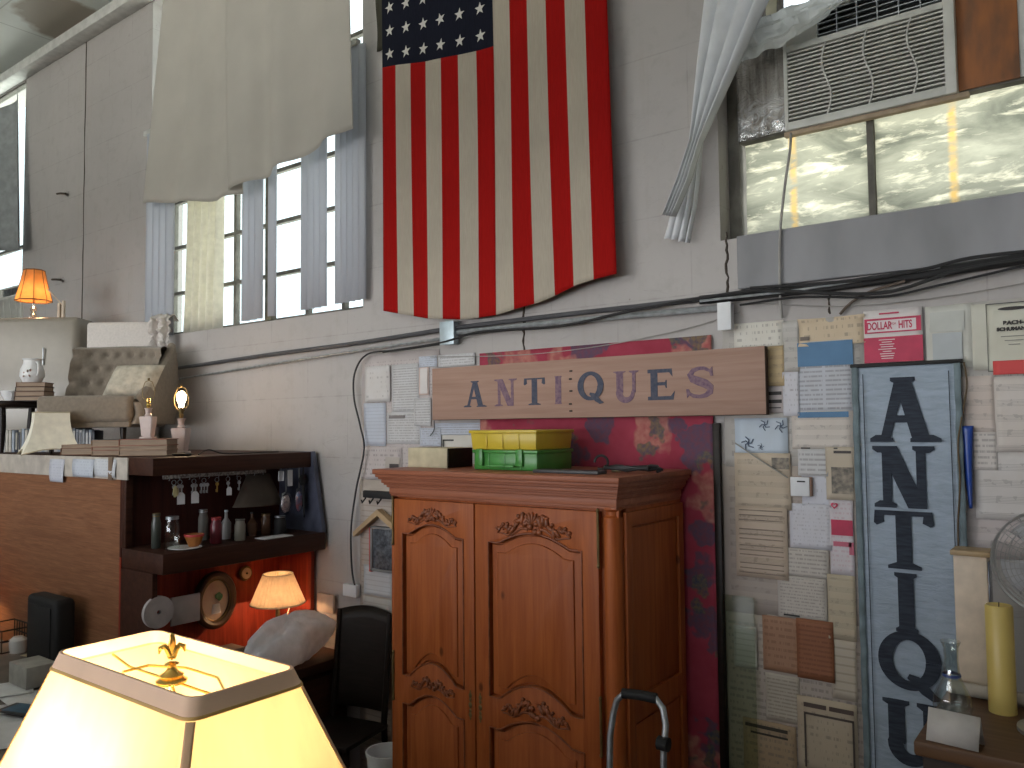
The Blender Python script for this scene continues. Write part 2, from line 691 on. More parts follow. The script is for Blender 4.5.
def foilpane():
    m, nt, b = newmat('wrinkled_clouded_pane')
    N = NT(nt)
    o = N.obj()
    f = N.noise(N.mapv(o, (.8, 1, 2.6), (3, 0, 1)), 2.2, 6, .6, .7)
    f2 = N.noise(N.mapv(o, (1.3, 1, 4.5), (2, 0, 4)), 4, 5, .65, .4)
    c = N.mix(N.ramp(f, .35, .68), (.10, .105, .085), (.30, .30, .24))
    c = N.mix(N.math('MULTIPLY', N.ramp(f2, .52, .74), .7), c, (.85, .80, .62))
    sep = N.n('ShaderNodeSeparateXYZ')
    N.link(o, sep.inputs[0])
    x = N.math('ADD', sep.outputs[0], N.math('MULTIPLY', f2, .03))
    for sx_ in (at(794, 190, .17).x, at(953, 150, .17).x):
        st = N.ramp(N.math('ABSOLUTE', N.math('SUBTRACT', x, sx_ + .015)), .022, .006)
        c = N.mix(N.math('MULTIPLY', st, N.ramp(f2, .35, .6)), c, (.46, .30, .10))
    tr = N.n('ShaderNodeBsdfTranslucent')
    N.link(c, tr.inputs['Color'])
    N.link(c, b.inputs['Base Color'])
    b.inputs['Roughness'].default_value = .25
    N.bump(N.math('ADD', f, f2), .8, .02, b)
    mx = N.n('ShaderNodeMixShader')
    mx.inputs[0].default_value = .75
    N.link(b.outputs[0], mx.inputs[1])
    N.link(tr.outputs[0], mx.inputs[2])
    N.link(mx.outputs[0], nt.nodes['Material Output'].inputs['Surface'])
    return m


def foilpanel():
    m, nt, b = newmat('streaked_foil_panel')
    N = NT(nt)
    o = N.obj()
    f = N.noise(N.mapv(o, (7, 7, .9)), 3, 5, .6, .6)
    c = N.mix(N.ramp(f, .35, .65), (.16, .14, .12), (.40, .38, .35))
    sep = N.n('ShaderNodeSeparateXYZ')
    N.link(o, sep.inputs[0])
    g = N.noise(o, 16, 4, .6, 1.5)
    low = N.ramp(sep.outputs[2], .20, .04)
    k = N.math('MULTIPLY', low, N.ramp(g, .4, .55))
    c = N.mix(k, c, (.85, .86, .88))
    N.link(c, b.inputs['Base Color'])
    N.link(N.math('MULTIPLY', k, .8), b.inputs['Metallic'])
    b.inputs['Roughness'].default_value = .22
    N.bump(g, .9, .03, b)
    return m


def ceilingmat():
    m, nt, b = newmat('white_ceiling_panels')
    N = NT(nt)
    o = N.obj()
    sep = N.n('ShaderNodeSeparateXYZ')
    N.link(o, sep.inputs[0])
    fx = N.math('FRACT', N.math('MULTIPLY', sep.outputs[0], .82))
    fy = N.math('FRACT', N.math('MULTIPLY', sep.outputs[1], 1.64))
    ln = N.math('ADD', N.math('LESS_THAN', fx, .014), N.math('LESS_THAN', fy, .022), clamp=True)
    f = N.noise(o, 2, 4)
    c = N.mix(N.ramp(f, .3, .7), (.80, .85, .82), (.72, .76, .73))
    c = N.mix(N.math('MULTIPLY', ln, .35), c, (.2, .2, .19))
    # brown water stain beside the wall
    s0 = atZ(66, 22, 6.2)
    v = N.n('ShaderNodeVectorMath', operation='DISTANCE')
    N.link(N.mapv(o, (1, 1, 0)), v.inputs[0])
    v.inputs[1].default_value = (s0.x, s0.y, 0)
    dd = N.math('ADD', v.outputs[1] if 'Value' not in v.outputs else v.outputs['Value'], N.math('MULTIPLY', N.math('SUBTRACT', N.noise(o, 2.5, 4), .5), .5))
    c = N.mix(N.math('MULTIPLY', N.ramp(dd, .46, .38), .75), c, (.27, .20, .13))
    N.link(c, b.inputs['Base Color'])
    b.inputs['Roughness'].default_value = .45
    return m


def printmat(name, base, ink=(.12, .11, .11), wdt=.2, hgt=.28, kind='text', sp=.012, mar=.1, dens=.5, cols=1, stain=0.2):
    m, nt, b = newmat(name)
    N = NT(nt)
    o = N.obj()
    sep = N.n('ShaderNodeSeparateXYZ')
    N.link(o, sep.inputs[0])
    X, Z = sep.outputs[0], sep.outputs[2]
    f = N.noise(o, 7, 4)
    c = N.mix(N.math('MULTIPLY', N.ramp(f, .35, .75), stain), base, (base[0] * .55, base[1] * .45, base[2] * .32))
    if kind != 'plain':
        row = N.math('MULTIPLY', Z, 1 / sp)
        fr = N.math('FRACT', row)
        inx = N.math('LESS_THAN', N.math('ABSOLUTE', X), wdt / 2 * (1 - mar))
        inz = N.math('LESS_THAN', N.math('ABSOLUTE', N.math('SUBTRACT', Z, hgt / 2)), hgt / 2 * (1 - mar))
        if kind == 'music':
            st = N.math('LESS_THAN', fr, .46)
            l5 = N.math('LESS_THAN', N.math('FRACT', N.math('MULTIPLY', fr, 10.8)), .30)
            notes = N.math('GREATER_THAN', N.noise(N.mapv(o, (1, .01, 1)), 1.5 / sp, 2), .57)
            k = N.math('MULTIPLY', st, N.math('ADD', N.math('MULTIPLY', l5, .95), N.math('MULTIPLY', notes, .7), clamp=True))
        elif kind == 'ruled':
            k = N.math('LESS_THAN', fr, .22)
        else:
            st = N.math('LESS_THAN', fr, .42)
            cb = N.n('ShaderNodeCombineXYZ')
            N.link(N.math('MULTIPLY', X, 1 / sp * 1.1), cb.inputs[0])
            N.link(N.math('FLOOR', row), cb.inputs[2])
            wn = N.noise(cb.outputs[0], 1.7, 2, .7)
            k = N.math('MULTIPLY', st, N.ramp(wn, .60 - dens * .3, .66 - dens * .3))
        if cols > 1:
            cf = N.math('FRACT', N.math('MULTIPLY', N.math('ADD', X, wdt / 2), cols / wdt))
            k = N.math('MULTIPLY', k, N.math('GREATER_THAN', cf, .10))
        k = N.math('MULTIPLY', k, N.math('MULTIPLY', inx, inz))
        c = N.mix(N.math('MULTIPLY', k, .42), c, ink)
    N.link(c, b.inputs['Base Color'])
    b.inputs['Roughness'].default_value = .7
    return m


M['tapestry'] = tapestry()
M['banner'] = bannermat()
M['foilpane'] = foilpane()
M['foilpanel'] = foilpanel()
M['ceiling'] = ceilingmat()

# ================================================================== SETTING
def struct(mb, name, mat, parent=None, **k):
    o = mb.build(name, mat, parent, **k)
    if parent is None: o['kind'] = 'structure'
    return o


WX0, WX1, WH, WT = -13.5, 4.5, 6.2, .30
OPEN = [(-12.2, -9.17, 3.03, 5.97), (-6.62, -3.95, 3.03, 5.97), (-1.49, 1.6, 3.11, 5.97)]


def wall_with(mb, x0, x1, h, opens, y0, y1):
    xs = sorted({x0, x1, *[o[0] for o in opens], *[o[1] for o in opens]})
    zs = sorted({0, h, *[o[2] for o in opens], *[o[3] for o in opens]})
    t = bmesh.new()

    def solid(i, j):
        if i < 0 or j < 0 or i >= len(xs) - 1 or j >= len(zs) - 1: return False
        cx, cz = (xs[i] + xs[i + 1]) / 2, (zs[j] + zs[j + 1]) / 2
        return not any(a < cx < b and c < cz < d for a, b, c, d in opens)
    for i in range(len(xs) - 1):
        for j in range(len(zs) - 1):
            if not solid(i, j): continue
            a, b, c, d = xs[i], xs[i + 1], zs[j], zs[j + 1]
            P = lambda x, y, z: t.verts.new((x, y, z))
            t.faces.new((P(a, y0, c), P(b, y0, c), P(b, y0, d), P(a, y0, d)))
            t.faces.new((P(b, y1, c), P(a, y1, c), P(a, y1, d), P(b, y1, d)))
            if not solid(i - 1, j): t.faces.new((P(a, y1, c), P(a, y0, c), P(a, y0, d), P(a, y1, d)))
            if not solid(i + 1, j): t.faces.new((P(b, y0, c), P(b, y1, c), P(b, y1, d), P(b, y0, d)))
            if not solid(i, j - 1): t.faces.new((P(a, y1, c), P(b, y1, c), P(b, y0, c), P(a, y0, c)))
            if not solid(i, j + 1): t.faces.new((P(a, y0, d), P(b, y0, d), P(b, y1, d), P(a, y1, d)))
    bmesh.ops.remove_doubles(t, verts=t.verts, dist=1e-5)
    mb._merge(t)


mb = MB()
wall_with(mb, WX0, WX1, WH, OPEN, 0.0, WT)
wall = struct(mb, 'wall_back', M['plaster'], origin=(0, 0, 0), smooth=False)
mb = MB()
# protruding concrete ledge under the right window
mb.box(-1.40, 1.9, -.035, .0, 2.865, 3.112, .006)
struct(mb, 'trim_1', simple('grey_concrete_ledge', (.30, .30, .32), .8, var=.15, scale=3, sc=(1, 1, .4)), smooth=False)
mb = MB()
wall_with(mb, WX0, WX1, WH, [(-9.2, -3.8, 3.3, 5.5), (-1.2, 3.2, 3.3, 5.5), (-8.8, -.4, 1.5, 2.8)], -9.3, -9.0)
struct(mb, 'wall_front', M['plaster'], origin=(0, 0, 0), smooth=False)
struct(MB().box(WX0 - .2, WX0, -9.3, WT, 0, WH), 'wall_left', M['plaster'], smooth=False)
struct(MB().box(WX1, WX1 + .2, -9.3, WT, 0, WH), 'wall_right', M['plaster'], smooth=False)
struct(MB().box(WX0, WX1, -9.3, WT, WH, WH + .15), 'ceiling', M['ceiling'], origin=(0, 0, 0), smooth=False)
struct(MB().box(WX0, WX1, -9.3, WT, -.15, 0), 'floor', simple('worn_dark_floorboards', (.12, .08, .055), .6, sc=(.4, 6, 1)), smooth=False)
# unseen slab behind the camera, added to cut the daylight by height
block_slab = MB().box(WX0, WX1, -9.0, -4.6, 2.86, 3.0, .01)
struct(block_slab, 'trim_7', M['plaster'], smooth=False)
# unseen half-height wall, added to keep daylight off the lower room
struct(MB().box(-9.5, 1.5, -4.74, -4.62, 0, 1.64, .01), 'trim_8', M['plaster'], smooth=False)
# beam where wall meets ceiling
mb = MB()
mb.box(WX0, WX1, -.14, 0.0, 5.98, 6.08, .012)
mb.tube([(WX0, -.05, 6.13), (WX1, -.05, 6.13)], .022, 8)
struct(mb, 'trim_2', M['white_trim'])


def seam(n, px0, py0, px1, py1, wd=.012, wig=.006):
    a, b = at(px0, py0), at(px1, py1)
    pts = []
    for i in range(15):
        t = i / 14
        p = a.lerp(b, t)
        pts.append((p.x + random.uniform(-wig, wig), -.001, p.z))
    o = MB().tube(pts, [wd * random.uniform(.3, .7) for _ in pts], 5).build('trim_%d' % n, M['crack'])
    o['kind'] = 'structure'


random.seed(3)
seam(3, 87, 26, 82, 320, .011)
seam(4, 726, 232, 728, 296, .010)
seam(5, 524, 300, 524, 352, .014)
seam(6, 829, 284, 829, 314, .010)


for px, py, lab in ((68, 194, 'dark iron stub sticking out of the wall between far-left window and seam'), (63, 280, 'lower small iron stub on the wall above the amber lamp'),
                    (36, 69, 'small iron hook high by the top corner of the far-left window'), (141, 6, 'rusty iron hook under the ceiling beam left of the white sheets')):
    q = at(px, py, 0)
    hk = thing('wall_bolt', lab, 'bolt', (q.x, -.02, q.z))
    MB().lathe([(0, -.03), (.028, -.03), (.03, 0), (0, 0)], (q.x, 0, q.z), 12, axis='Y').build('plate', M['crack'], hk)
    MB().tube([(q.x, -.02, q.z), (q.x - .05, -.05, q.z + .005), (q.x - .11, -.055, q.z + .01)], .010, 8).build('stub', M['crack'], hk)

# ------------------------------------------------------------------ windows


def window(n, x0, x1, z0, z1, vx, hz, gy=.20, fw=.05, panemat=None):
    o = bpy.data.objects.new('window_%d' % n, None)
    COL.objects.link(o)
    o['kind'] = 'structure'
    o.location = ((x0 + x1) / 2, gy, z0)
    ORG[o.name] = Matrix.Translation(o.location)
    f = MB()
    f.box(x0, x0 + fw, gy - .03, gy + .03, z0, z1)
    f.box(x1 - fw, x1, gy - .03, gy + .03, z0, z1)
    f.box(x0 + .002, x1 - .002, gy - .028, gy + .028, z0 + .002, z0 + fw)
    f.box(x0 + .002, x1 - .002, gy - .028, gy + .028, z1 - fw, z1 - .002)
    f.build('window_frame', M['winframe'], o)
    g = MB()
    for x in vx: g.box(x - .016, x + .016, gy - .02, gy + .02, z0, z1)
    for z in hz: g.box(x0, x1, gy - .018, gy + .018, z - .014, z + .014)
    if vx or hz: g.build('mullion', M['winframe'], o)
    p = MB().box(x0 + .01, x1 - .01, gy - .003, gy + .003, z0 + .01, z1 - .01)
    p.build('pane', panemat or M['clear'], o, smooth=False)
    return o


M['winframe'] = simple('dark_weathered_frame', (.16, .15, .13), .8, var=.2)
window(1, -12.2, -9.17, 3.03, 5.97, [-10.6], [4.2], gy=.035, fw=.02)
window(2, -6.62, -3.95, 3.03, 5.97, [-6.1, -5.65, -5.2, -4.75, -4.35], [3.42, 3.82, 4.22, 4.62, 5.02, 5.42])


# window 3: the clouded lower lights, rail, side panels; the air conditioner sits in it
GY = .17
w3 = bpy.data.objects.new('window_3', None)
COL.objects.link(w3)
w3['kind'] = 'structure'
w3.location = (0, GY, 3.11)
ORG[w3.name] = Matrix.Translation(w3.location)
x0, x1 = -1.49, 1.6
a = at(742, 152, GY)
railz = at(870, 113, GY - .03).z
g = MB()
g.box(x0, x0 + .055, GY - .05, GY + .05, 3.11, 5.97)
g.box(x1 - .05, x1, GY - .05, GY + .05, 3.11, 5.97)
g.box(x0, x1, GY - .047, GY + .047, railz - .012, railz + .040, .004)
g.box(x0, x1, GY - .047, GY + .047, 5.9, 5.965)
g.build('window_frame', M['winframe'], w3)
mx_ = [at(872, 150, GY).x, .35, 1.0]
g = MB()
for x in mx_: g.box(x - .014, x + .014, GY - .03, GY + .03, 3.11, railz)
g.build('mullion', M['winframe'], w3)
edges = [x0 + .055] + mx_ + [x1 - .05]
for k in range(len(edges) - 1):
    # clouded panes of the lower row
    A, B = edges[k] + .012, edges[k + 1] - .012
    if k == len(edges) - 2: B = edges[-1]
    pb = MB().grid(lambda u, v: Vector((A + (B - A) * u, GY + .012 * noise.noise(Vector((A + (B - A) * u, 0, v)) * 3.1), 3.105 + (railz - 3.115) * v)), 24, 12)
    p = pb.build('pane', M['foilpane'], w3)
# centre post right of the air conditioner and panes above
pxr = at(1019, 60, GY).x
MB().box(pxr - .03, pxr + .035, GY - .05, GY + .05, railz, 5.97, .004).build('post', M['white_trim'], w3)
MB().box(pxr + .035, x1 - .05, GY - .003, GY + .003, railz + .04, 5.9).build('pane', M['foilpane'], w3, smooth=False)
MB().box(x0 + .05, pxr - .03, GY - .003, GY + .003, 4.55, 5.9).build('pane', M['foilpane'], w3, smooth=False)

# filler panels are loose sheets pushed into the opening
lx0, lx1 = x0 + .055, -1.20
mb = MB().grid(lambda u, v: Vector((lx0 + (lx1 - lx0) * u, GY - .055 + .010 * noise.noise(Vector((u * 2, 0, v * 4))), railz - .004 + .665 * v)), 16, 30)
o = mb.build('foil_covered_panel', M['foilpanel'], solid=.006)
tag(o, 'streaked brown foil-covered filler panel left of the window air conditioner', 'panel')
bx0, bx1 = at(958, 60, GY).x, at(1012, 60, GY).x
mb = MB().box(bx0 - .0, bx1 + .03, GY - .06, GY - .052, railz - .004, 4.7, .002)
o = mb.build('plywood_panel', M['rust'])
tag(o, 'rusty orange-brown plywood filler panel right of the window air conditioner', 'panel')
mb = MB().box(lx0 + .15, at(768, 5, GY).x + .06, GY - .06, GY - .045, 4.08, 4.7, .002)
o = mb.build('cardboard_panel', simple('pale_yellow_card', (.62, .58, .42), .7))
tag(o, 'pale yellow card panel above the foil in the right window', 'panel')

# ------------------------------------------------------------------ air conditioners


def air_conditioner(label, x0, x1, z0, z1, yf, yb, name='air_conditioner', waves=(.27, .52, .77)):
    t = thing(name, label, 'air conditioner', ((x0 + x1) / 2, (yf + yb) / 2, z0))
    wd, ht = x1 - x0, z1 - z0
    gz1 = z0 + ht * .68      # top of main grille
    c = MB()
    c.box(x0 + .012, x1 - .012, yf + .05, yb, z0 + .012, z1 - .01, .004)
    c.build('casing', M['acwhite'], t)
    f = MB()
    fr = .03
    f.box(x0, x1, yf, yf + .055, z0, z0 + fr * 1.3, .006)
    f.box(x0 - .001, x0 + fr * .6, yf - .0015, yf + .054, z0 - .001, z1 + .001, .006)
    f.box(x1 - fr * 1.4, x1 + .001, yf - .0015, yf + .054, z0 - .001, z1 + .001, .006)
    f.box(x0, x1, yf, yf + .055, gz1, gz1 + .03, .006)
    f.box(x0, x1, yf, yf + .055, z1 - .02, z1, .006)
    f.box(x0, x0 + wd * .22, yf + .004, yf + .055, gz1 + .02, z1 - .01, .003)
    f.build('front_frame', M['acwhite'], t)
    MB().box(x0 + .01, x1 - .01, yf + .035, yf + .05, z0 + .01, z1 - .01).build('inner_shadow_board', M['acdark'], t)
    s = MB()
    n = 17
    for i in range(n):
        z = z0 + fr * 1.5 + (gz1 - z0 - fr * 1.5) * (i + .5) / n
        s.box(x0 + .015, x1 - .035, yf + .006, yf + .03, z - .0042, z + .0042, .0015, seg=1)
    # three wavy ribs over the slats
    for u in waves:
        xx = x0 + wd * u
        pts = []
        for k in range(17):
            q = k / 16
            pts.append((xx + .018 * math.sin(q * 2 * PI), yf + .004, z0 + fr * 1.2 + (gz1 - z0 - fr * 1.2) * q))
        s.tube(pts, .0045, 6)
    s.build('intake_grille', M['acwhite'], t)
    v = MB()
    for i in range(5):
        z = gz1 + .045 + (z1 - gz1 - .07) * i / 4
        v.box(x0 + wd * .22, x1 - .04, yf + .012, yf + .035, z - .002, z + .002)
    for i in range(7):
        xx = x0 + wd * .22 + (wd * .78 - .04) * i / 6
        v.box(xx - .002, xx + .002, yf + .010, yf + .035, gz1 + .03, z1 - .02)
    v.build('outlet_louvre', M['steel'], t)
    return t


pa, pb_ = at(785, 131, .07), at(957, 92, .07)
acx0, acx1, acz0 = pa.x, pb_.x, (pa.z + pb_.z) / 2
ac = air_conditioner('white louvred window air conditioner above the clouded panes', acx0, acx1, acz0, acz0 + .535, .07, .50)
pa = at(21, 318, -.02)
air_conditioner('small white window air conditioner at the far left, behind the amber lamp', pa.x - .62, pa.x, pa.z - .02, pa.z + .36, -.02, .40)
# its shelf board
mb = MB().box(acx0 - .01, acx1 + .04, .085, .118, acz0 - .022, acz0, .003)
tag(mb.build('support_board', simple('tan_edge_board', (.42, .32, .22), .7)), 'thin tan board carrying the louvred air conditioner', 'board')


def cable(name, label, pts, r, mat, cat='cable', seg=8, group=None):
    # smooth by Catmull-Rom
    P = [Vector(p) for p in pts]
    out = []
    for i in range(len(P) - 1):
        p0 = P[max(i - 1, 0)]
        p1, p2 = P[i], P[i + 1]
        p3 = P[min(i + 2, len(P) - 1)]
        for k in range(seg):
            t = k / seg
            out.append(.5 * ((2 * p1) + (p2 - p0) * t + (2 * p0 - 5 * p1 + 4 * p2 - p3) * t * t + (3 * p1 - p0 - 3 * p2 + p3) * t ** 3))
    out.append(P[-1])
    o = MB().tube(out, r, 8).build(name, mat)
    return tag(o, label, cat, group)


cable('power_cord', 'grey cord hanging from the louvred air conditioner down to the pipes',
      [at(791, 132, .10), at(790, 150, -.0), at(785, 185, -.045), at(780, 235, -.05), at(780, 290, -.05), at(782, 318, -.02)], .006, M['greycable'])

# crumpled plastic film taped over top left corner of the window


def film(u, v):
    pA = at(726, 30, -.03).lerp(at(858, -18, -.03), u)
    pB = at(742, 62, -.05).lerp(at(850, -2, -.05), u)
    p = pA.lerp(pB, v)
    b = math.sin(PI * u)
    p.z += -.03 * b * v
    p += Vector((0, -.03 * noise.noise(Vector((u * 7, v * 4, 1))) - .012 * abs(noise.noise(Vector((u * 22, v * 9, 2)))), .012 * noise.noise(Vector((u * 9, v * 3, 5)))))
    return p


M['film'] = translucent('crumpled_grey_white_film', (.66, .68, .66), .45, .22, scale=9, var=.12)
o = MB().grid(film, 50, 14).build('plastic_film', M['film'], angle=20)
tag(o, 'crumpled white plastic film hanging over the top of the right window', 'plastic film')

# ------------------------------------------------------------------ bunched vertical blind by the right window
vb = thing('vertical_blind', 'bunch of white vertical blind slats pulled aside left of the right window', 'blind', at(735, 0, -.1))
main = [((-60, 716, 742), (0, 704, 724), (70, 696, 710), (140, 689, 695), (180, 676, 682), (215, 662, 667)),
        ((-60, 734, 768), (0, 718, 744), (70, 704, 722), (140, 692, 698), (180, 679, 686), (216, 665, 670)),
        ((-60, 756, 790), (0, 738, 760), (70, 716, 731), (140, 695, 701), (180, 682, 689), (216, 668, 673)),
        ((-60, 774, 798), (0, 754, 769), (70, 726, 737), (140, 698, 704), (180, 686, 692), (217, 670, 676)),
        ((0, 742, 750), (100, 708, 714), (140, 691, 696), (170, 683, 689), (205, 673, 681), (239, 664, 673)),
        ((0, 746, 754), (100, 710, 716), (140, 693, 698), (170, 687, 693), (205, 679, 687), (240, 671, 679)),
        ((0, 750, 758), (100, 712, 718), (140, 696, 701), (170, 692, 697), (205, 686, 692), (242, 678, 685)),
        ((0, 754, 762), (100, 714, 720), (140, 698, 703), (170, 697, 701), (205, 693, 697), (243, 685, 690))]
for i, kn in enumerate(main):
    yb = -.13 - .012 * i if i < 4 else -.06 - .008 * (i - 4)
    L_ = [at(k[1], k[0], yb - (.03 if i < 4 else .006)) for k in kn]
    R_ = [at(k[2], k[0], yb + .015) for k in kn]
    pys = [k[0] for k in kn]

    def slat(u, v, L_=L_, R_=R_, pys=pys):
        py = pys[0] + (pys[-1] - pys[0]) * v
        k = max(j for j in range(len(pys) - 1) if pys[j] <= py + 1e-6)
        f = (py - pys[k]) / (pys[k + 1] - pys[k])
        p = L_[k].lerp(L_[k + 1], f).lerp(R_[k].lerp(R_[k + 1], f), u)
        p.y -= .012 * math.sin(PI * u)
        return p
    MB().grid(slat, 6, 40).build('slat', M['blind2'], vb, solid=.002, angle=60)

# ------------------------------------------------------------------ sheets over middle window + blinds
random.seed(11)
sh = []


def sheet_obj(name, label, Lpts, Bfun, Ltop, Rtop, y0, nf, seed, Lb, Rb, amp=.05):
    """cloth between top edge (Ltop..Rtop px) and bottom function, folded"""
    def fn(u, v):
        tx = Ltop[0] + (Rtop[0] - Ltop[0]) * u
        bx = Lb + (Rb - Lb) * u
        by = Bfun(u)
        top = at(tx, Ltop[1], y0)
        top.z = 6.02
        bot = at(bx, by, y0)
        p = top.lerp(bot, v)
        ph = u * nf * 2 * PI + 1.2 * noise.noise(Vector((u * 3, v * 1.2, seed)))
        a = amp * (.35 + .65 * v) * (.6 + .5 * noise.noise(Vector((u * 5, v * .7, seed + 4))))
        p.y += -a * math.sin(ph) - .01 * noise.noise(Vector((u * 3, v * 2, seed))) - .02 * v
        return p
    o = MB().grid(fn, 90, 50).build(name, M['sheet'], angle=60, solid=.002)
    return tag(o, label, 'sheet')


sheet_obj('hanging_sheet', 'white sheet hung over the left part of the slatted window', None,
          lambda u: 204 - 4 * u - 10 * max(0, u - .75) * 4 * .6, (166, 0), (250, 0), -.14, 2.6, 1, 145, 243)
sheet_obj('hanging_sheet', 'wide white sheet with upswept hem, on the right of the slatted window', None,
          lambda u: 190 - 62 * u ** 1.25, (226, 0), (346, 0), -.19, 2.7, 7, 229, 352)

# blinds: one rail with many slats; a px span is turned into places along the wall
bl = thing('vertical_blind', 'white vertical blind across the middle window behind the sheets', 'blind', (-5.3, -.04, 3.05))
HRZ = at(355, 47, -.05).z
MB().box(-6.62, -3.93, -.075, -.035, HRZ, HRZ + .04, .004).build('head_rail', M['white_trim'], bl)
slx = []
for a0, a1, st in ((148, 168, 6.4), (244, 258, 6.2), (270, 272, 6.2), (303, 324, 6.0), (337, 361, 5.8)):
    x = a0
    while x < a1:
        slx.append(x)
        x += st
for i, px in enumerate(slx):
    P = at(px + 2.5, 300, -.05)
    zb = at(px, 341 - (px - 150) * (39 / 212.), -.02).z + .01
    ang = R(random.choice([18, 24, 14, 30]))
    wd = .074 + (.012 if px > 240 else .016) * (0 if px > 240 else 1) - (.012 if px > 300 else 0)

    def sl(u, v, P=P, ang=ang, zb=zb):
        s = (u - .5) * wd
        cv = .006 * math.cos((u - .5) * PI)
        return Vector((P.x + math.cos(ang) * s, -.055 + math.sin(ang) * s - cv, HRZ + (zb - HRZ) * v))
    MB().grid(sl, 4, 2).build('slat', M['blind'], bl, solid=.0012)
# mouldy post between slats
mb = MB()
pp = at(267.5, 250, -.01)
mb.box(pp.x - .045, pp.x + .03, .0, .05, 3.035, 5.96, .004)
tag(mb.build('window_post', simple('mouldy_grey_post', (.30, .28, .22), .8, var=.25, scale=9, col2=(.10, .10, .06))), 'mouldy grey post standing between the slats of the middle window', 'post')


def drape(u, v):
    a = at(182, 250, .06).lerp(at(224, 250, .06), u)
    x = a.x + .10 * math.sin(v * 2.2) * (1 - u) - .05 * v
    z = 5.9 + (3.04 - 5.9) * v
    return Vector((x, .06 + .03 * math.sin(u * 5 * 2 * PI + v * 1.5), z))


tag(MB().grid(drape, 60, 24).build('sheer_drape', M['drape'], angle=60, solid=.0015), 'cream drape gathered behind the slats below the left sheet', 'drape')

# cloth in the far left window


def lcloth(u, v):
    TL, TR = at(-60, 190, -.10), at(17, 92, -.10)
    BL, BR = at(-60, 262, -.10), at(23, 248, -.10)
    p = TL.lerp(TR, u).lerp(BL.lerp(BR, u), v)
    p.y += -.05 * math.sin(u * 4 * 2 * PI + v)
    return p


tag(MB().grid(lcloth, 50, 20).build('window_cloth', simple('grey_window_cloth', (.30, .32, .33), .9), angle=60, solid=.002), 'grey cloth hanging slanted in the far left window', 'cloth')

# ------------------------------------------------------------------ flag
fl = thing('flag', 'large striped flag with white stars hanging down the wall above the wooden sign', 'flag', (-2.9, -.07, 2.95))
FX0, FX1 = at(384, 300, -.07).x, at(621, 275, -.07).x
cb_l, cb_r = at(384, 68, -.07), at(491, 47, -.07)
bot = [(384, 311), (430, 319), (465, 320), (500, 315), (540, 303), (580, 286), (621, 275)]
botw = [(at(a, b, -.07).x, at(a, b, -.07).z) for a, b in bot]
FTOP = 5.72


def interp(tab, x):
    if x <= tab[0][0]: return tab[0][1]
    for (a, b), (c, d) in zip(tab[:-1], tab[1:]):
        if x <= c: return b + (d - b) * (x - a) / (c - a)
    return tab[-1][1]


def flag_pt(u, v):
    """u across 0..1 of the 13 stripes, v 0 at top to 1 bottom"""
    xt = FX0 + (FX1 - .075 - FX0) * u
    xb = FX0 + (FX1 - FX0) * u
    x = xt + (xb - xt) * v + .005 * math.sin(v * 6 + u * 9) * math.sin(PI * u)
    zb = interp(botw, xb)
    z = FTOP + (zb - FTOP) * v
    y = -.075 - .009 * math.sin(u * 21 + 1.2 * v) * (.3 + .7 * v) - .010 * math.sin(u * 9 - 2 * v + 1)
    y -= .03 * u * v
    return Vector((x, y, z))


vc0 = (FTOP - cb_l.z) / (FTOP - botw[0][1])
vc1 = (FTOP - cb_r.z) / (FTOP - interp(botw, -2.8))


def vcan(u): return vc0 + (vc1 - vc0) * (u / (7 / 13.)) if u < 7 / 13. + .001 else 0


NU = 13 * 6
sb = MB()
sb.grid(lambda u, v: flag_pt(u * 7 / 13., vcan(u * 7 / 13.) + (1 - vcan(u * 7 / 13.)) * v), 42, 60, mi=lambda i, j: (i // 6) % 2)
sb.grid(lambda u, v: flag_pt(7 / 13. + u * 6 / 13., v), 36, 90, mi=lambda i, j: (i // 6 + 1) % 2)
sb.build('striped_field', [M['fred'], M['fwhite']], fl, angle=80, solid=.002)
cb = MB()
cb.grid(lambda u, v: flag_pt(u * 7 / 13., vcan(u * 7 / 13.) * v) + Vector((0, -.001, 0)), 42, 40)
cb.mi = 1
for i in range(6):
    for j in range(8):
        u = (i + .55) / 6 * .97
        v = (j + .5) / 8.0
        t = bmesh.new()
        pts = []
        rot = random.uniform(-.25, .25)
        uu = u * 7 / 13.
        cpt = flag_pt(uu, vcan(uu) * v)
        vv = []
        for k in range(10):
            r = (.040 if k % 2 == 0 else .016)
            a = PI / 2 + rot + k * PI / 5
            vv.append(t.verts.new((cpt.x + r * math.cos(a), cpt.y - .006, cpt.z + r * math.sin(a))))
        c0 = t.verts.new((cpt.x, cpt.y - .007, cpt.z))
        for k in range(10):
            t.faces.new((c0, vv[k], vv[(k + 1) % 10]))
        cb._merge(t)
cb.build('star_canton', [M['fblue'], M['fstar']], fl, angle=80)
MB().tube([(FX0 - .05, -.07, FTOP + .01), (FX1 + .02, -.07, FTOP + .01)], .014, 10).build('top_rod', M['darkwood'], fl)
p0, p1 = at(374, -10, -.05), at(386, 46, -.05)
tag(MB().grid(lambda u, v: Vector((p0.x + (p1.x + .03 - p0.x) * u + .01 * math.sin(v * 9), -.03 + .008 * math.sin(u * 9), 5.5 + (p1.z - 5.5) * v)), 8, 20).build('cloth_strip', M['olive'], solid=.002),
    'dark olive cloth strip hanging behind the upper left edge of the flag', 'cloth')

# ------------------------------------------------------------------ lettering glyphs (x right, z up, unit height)


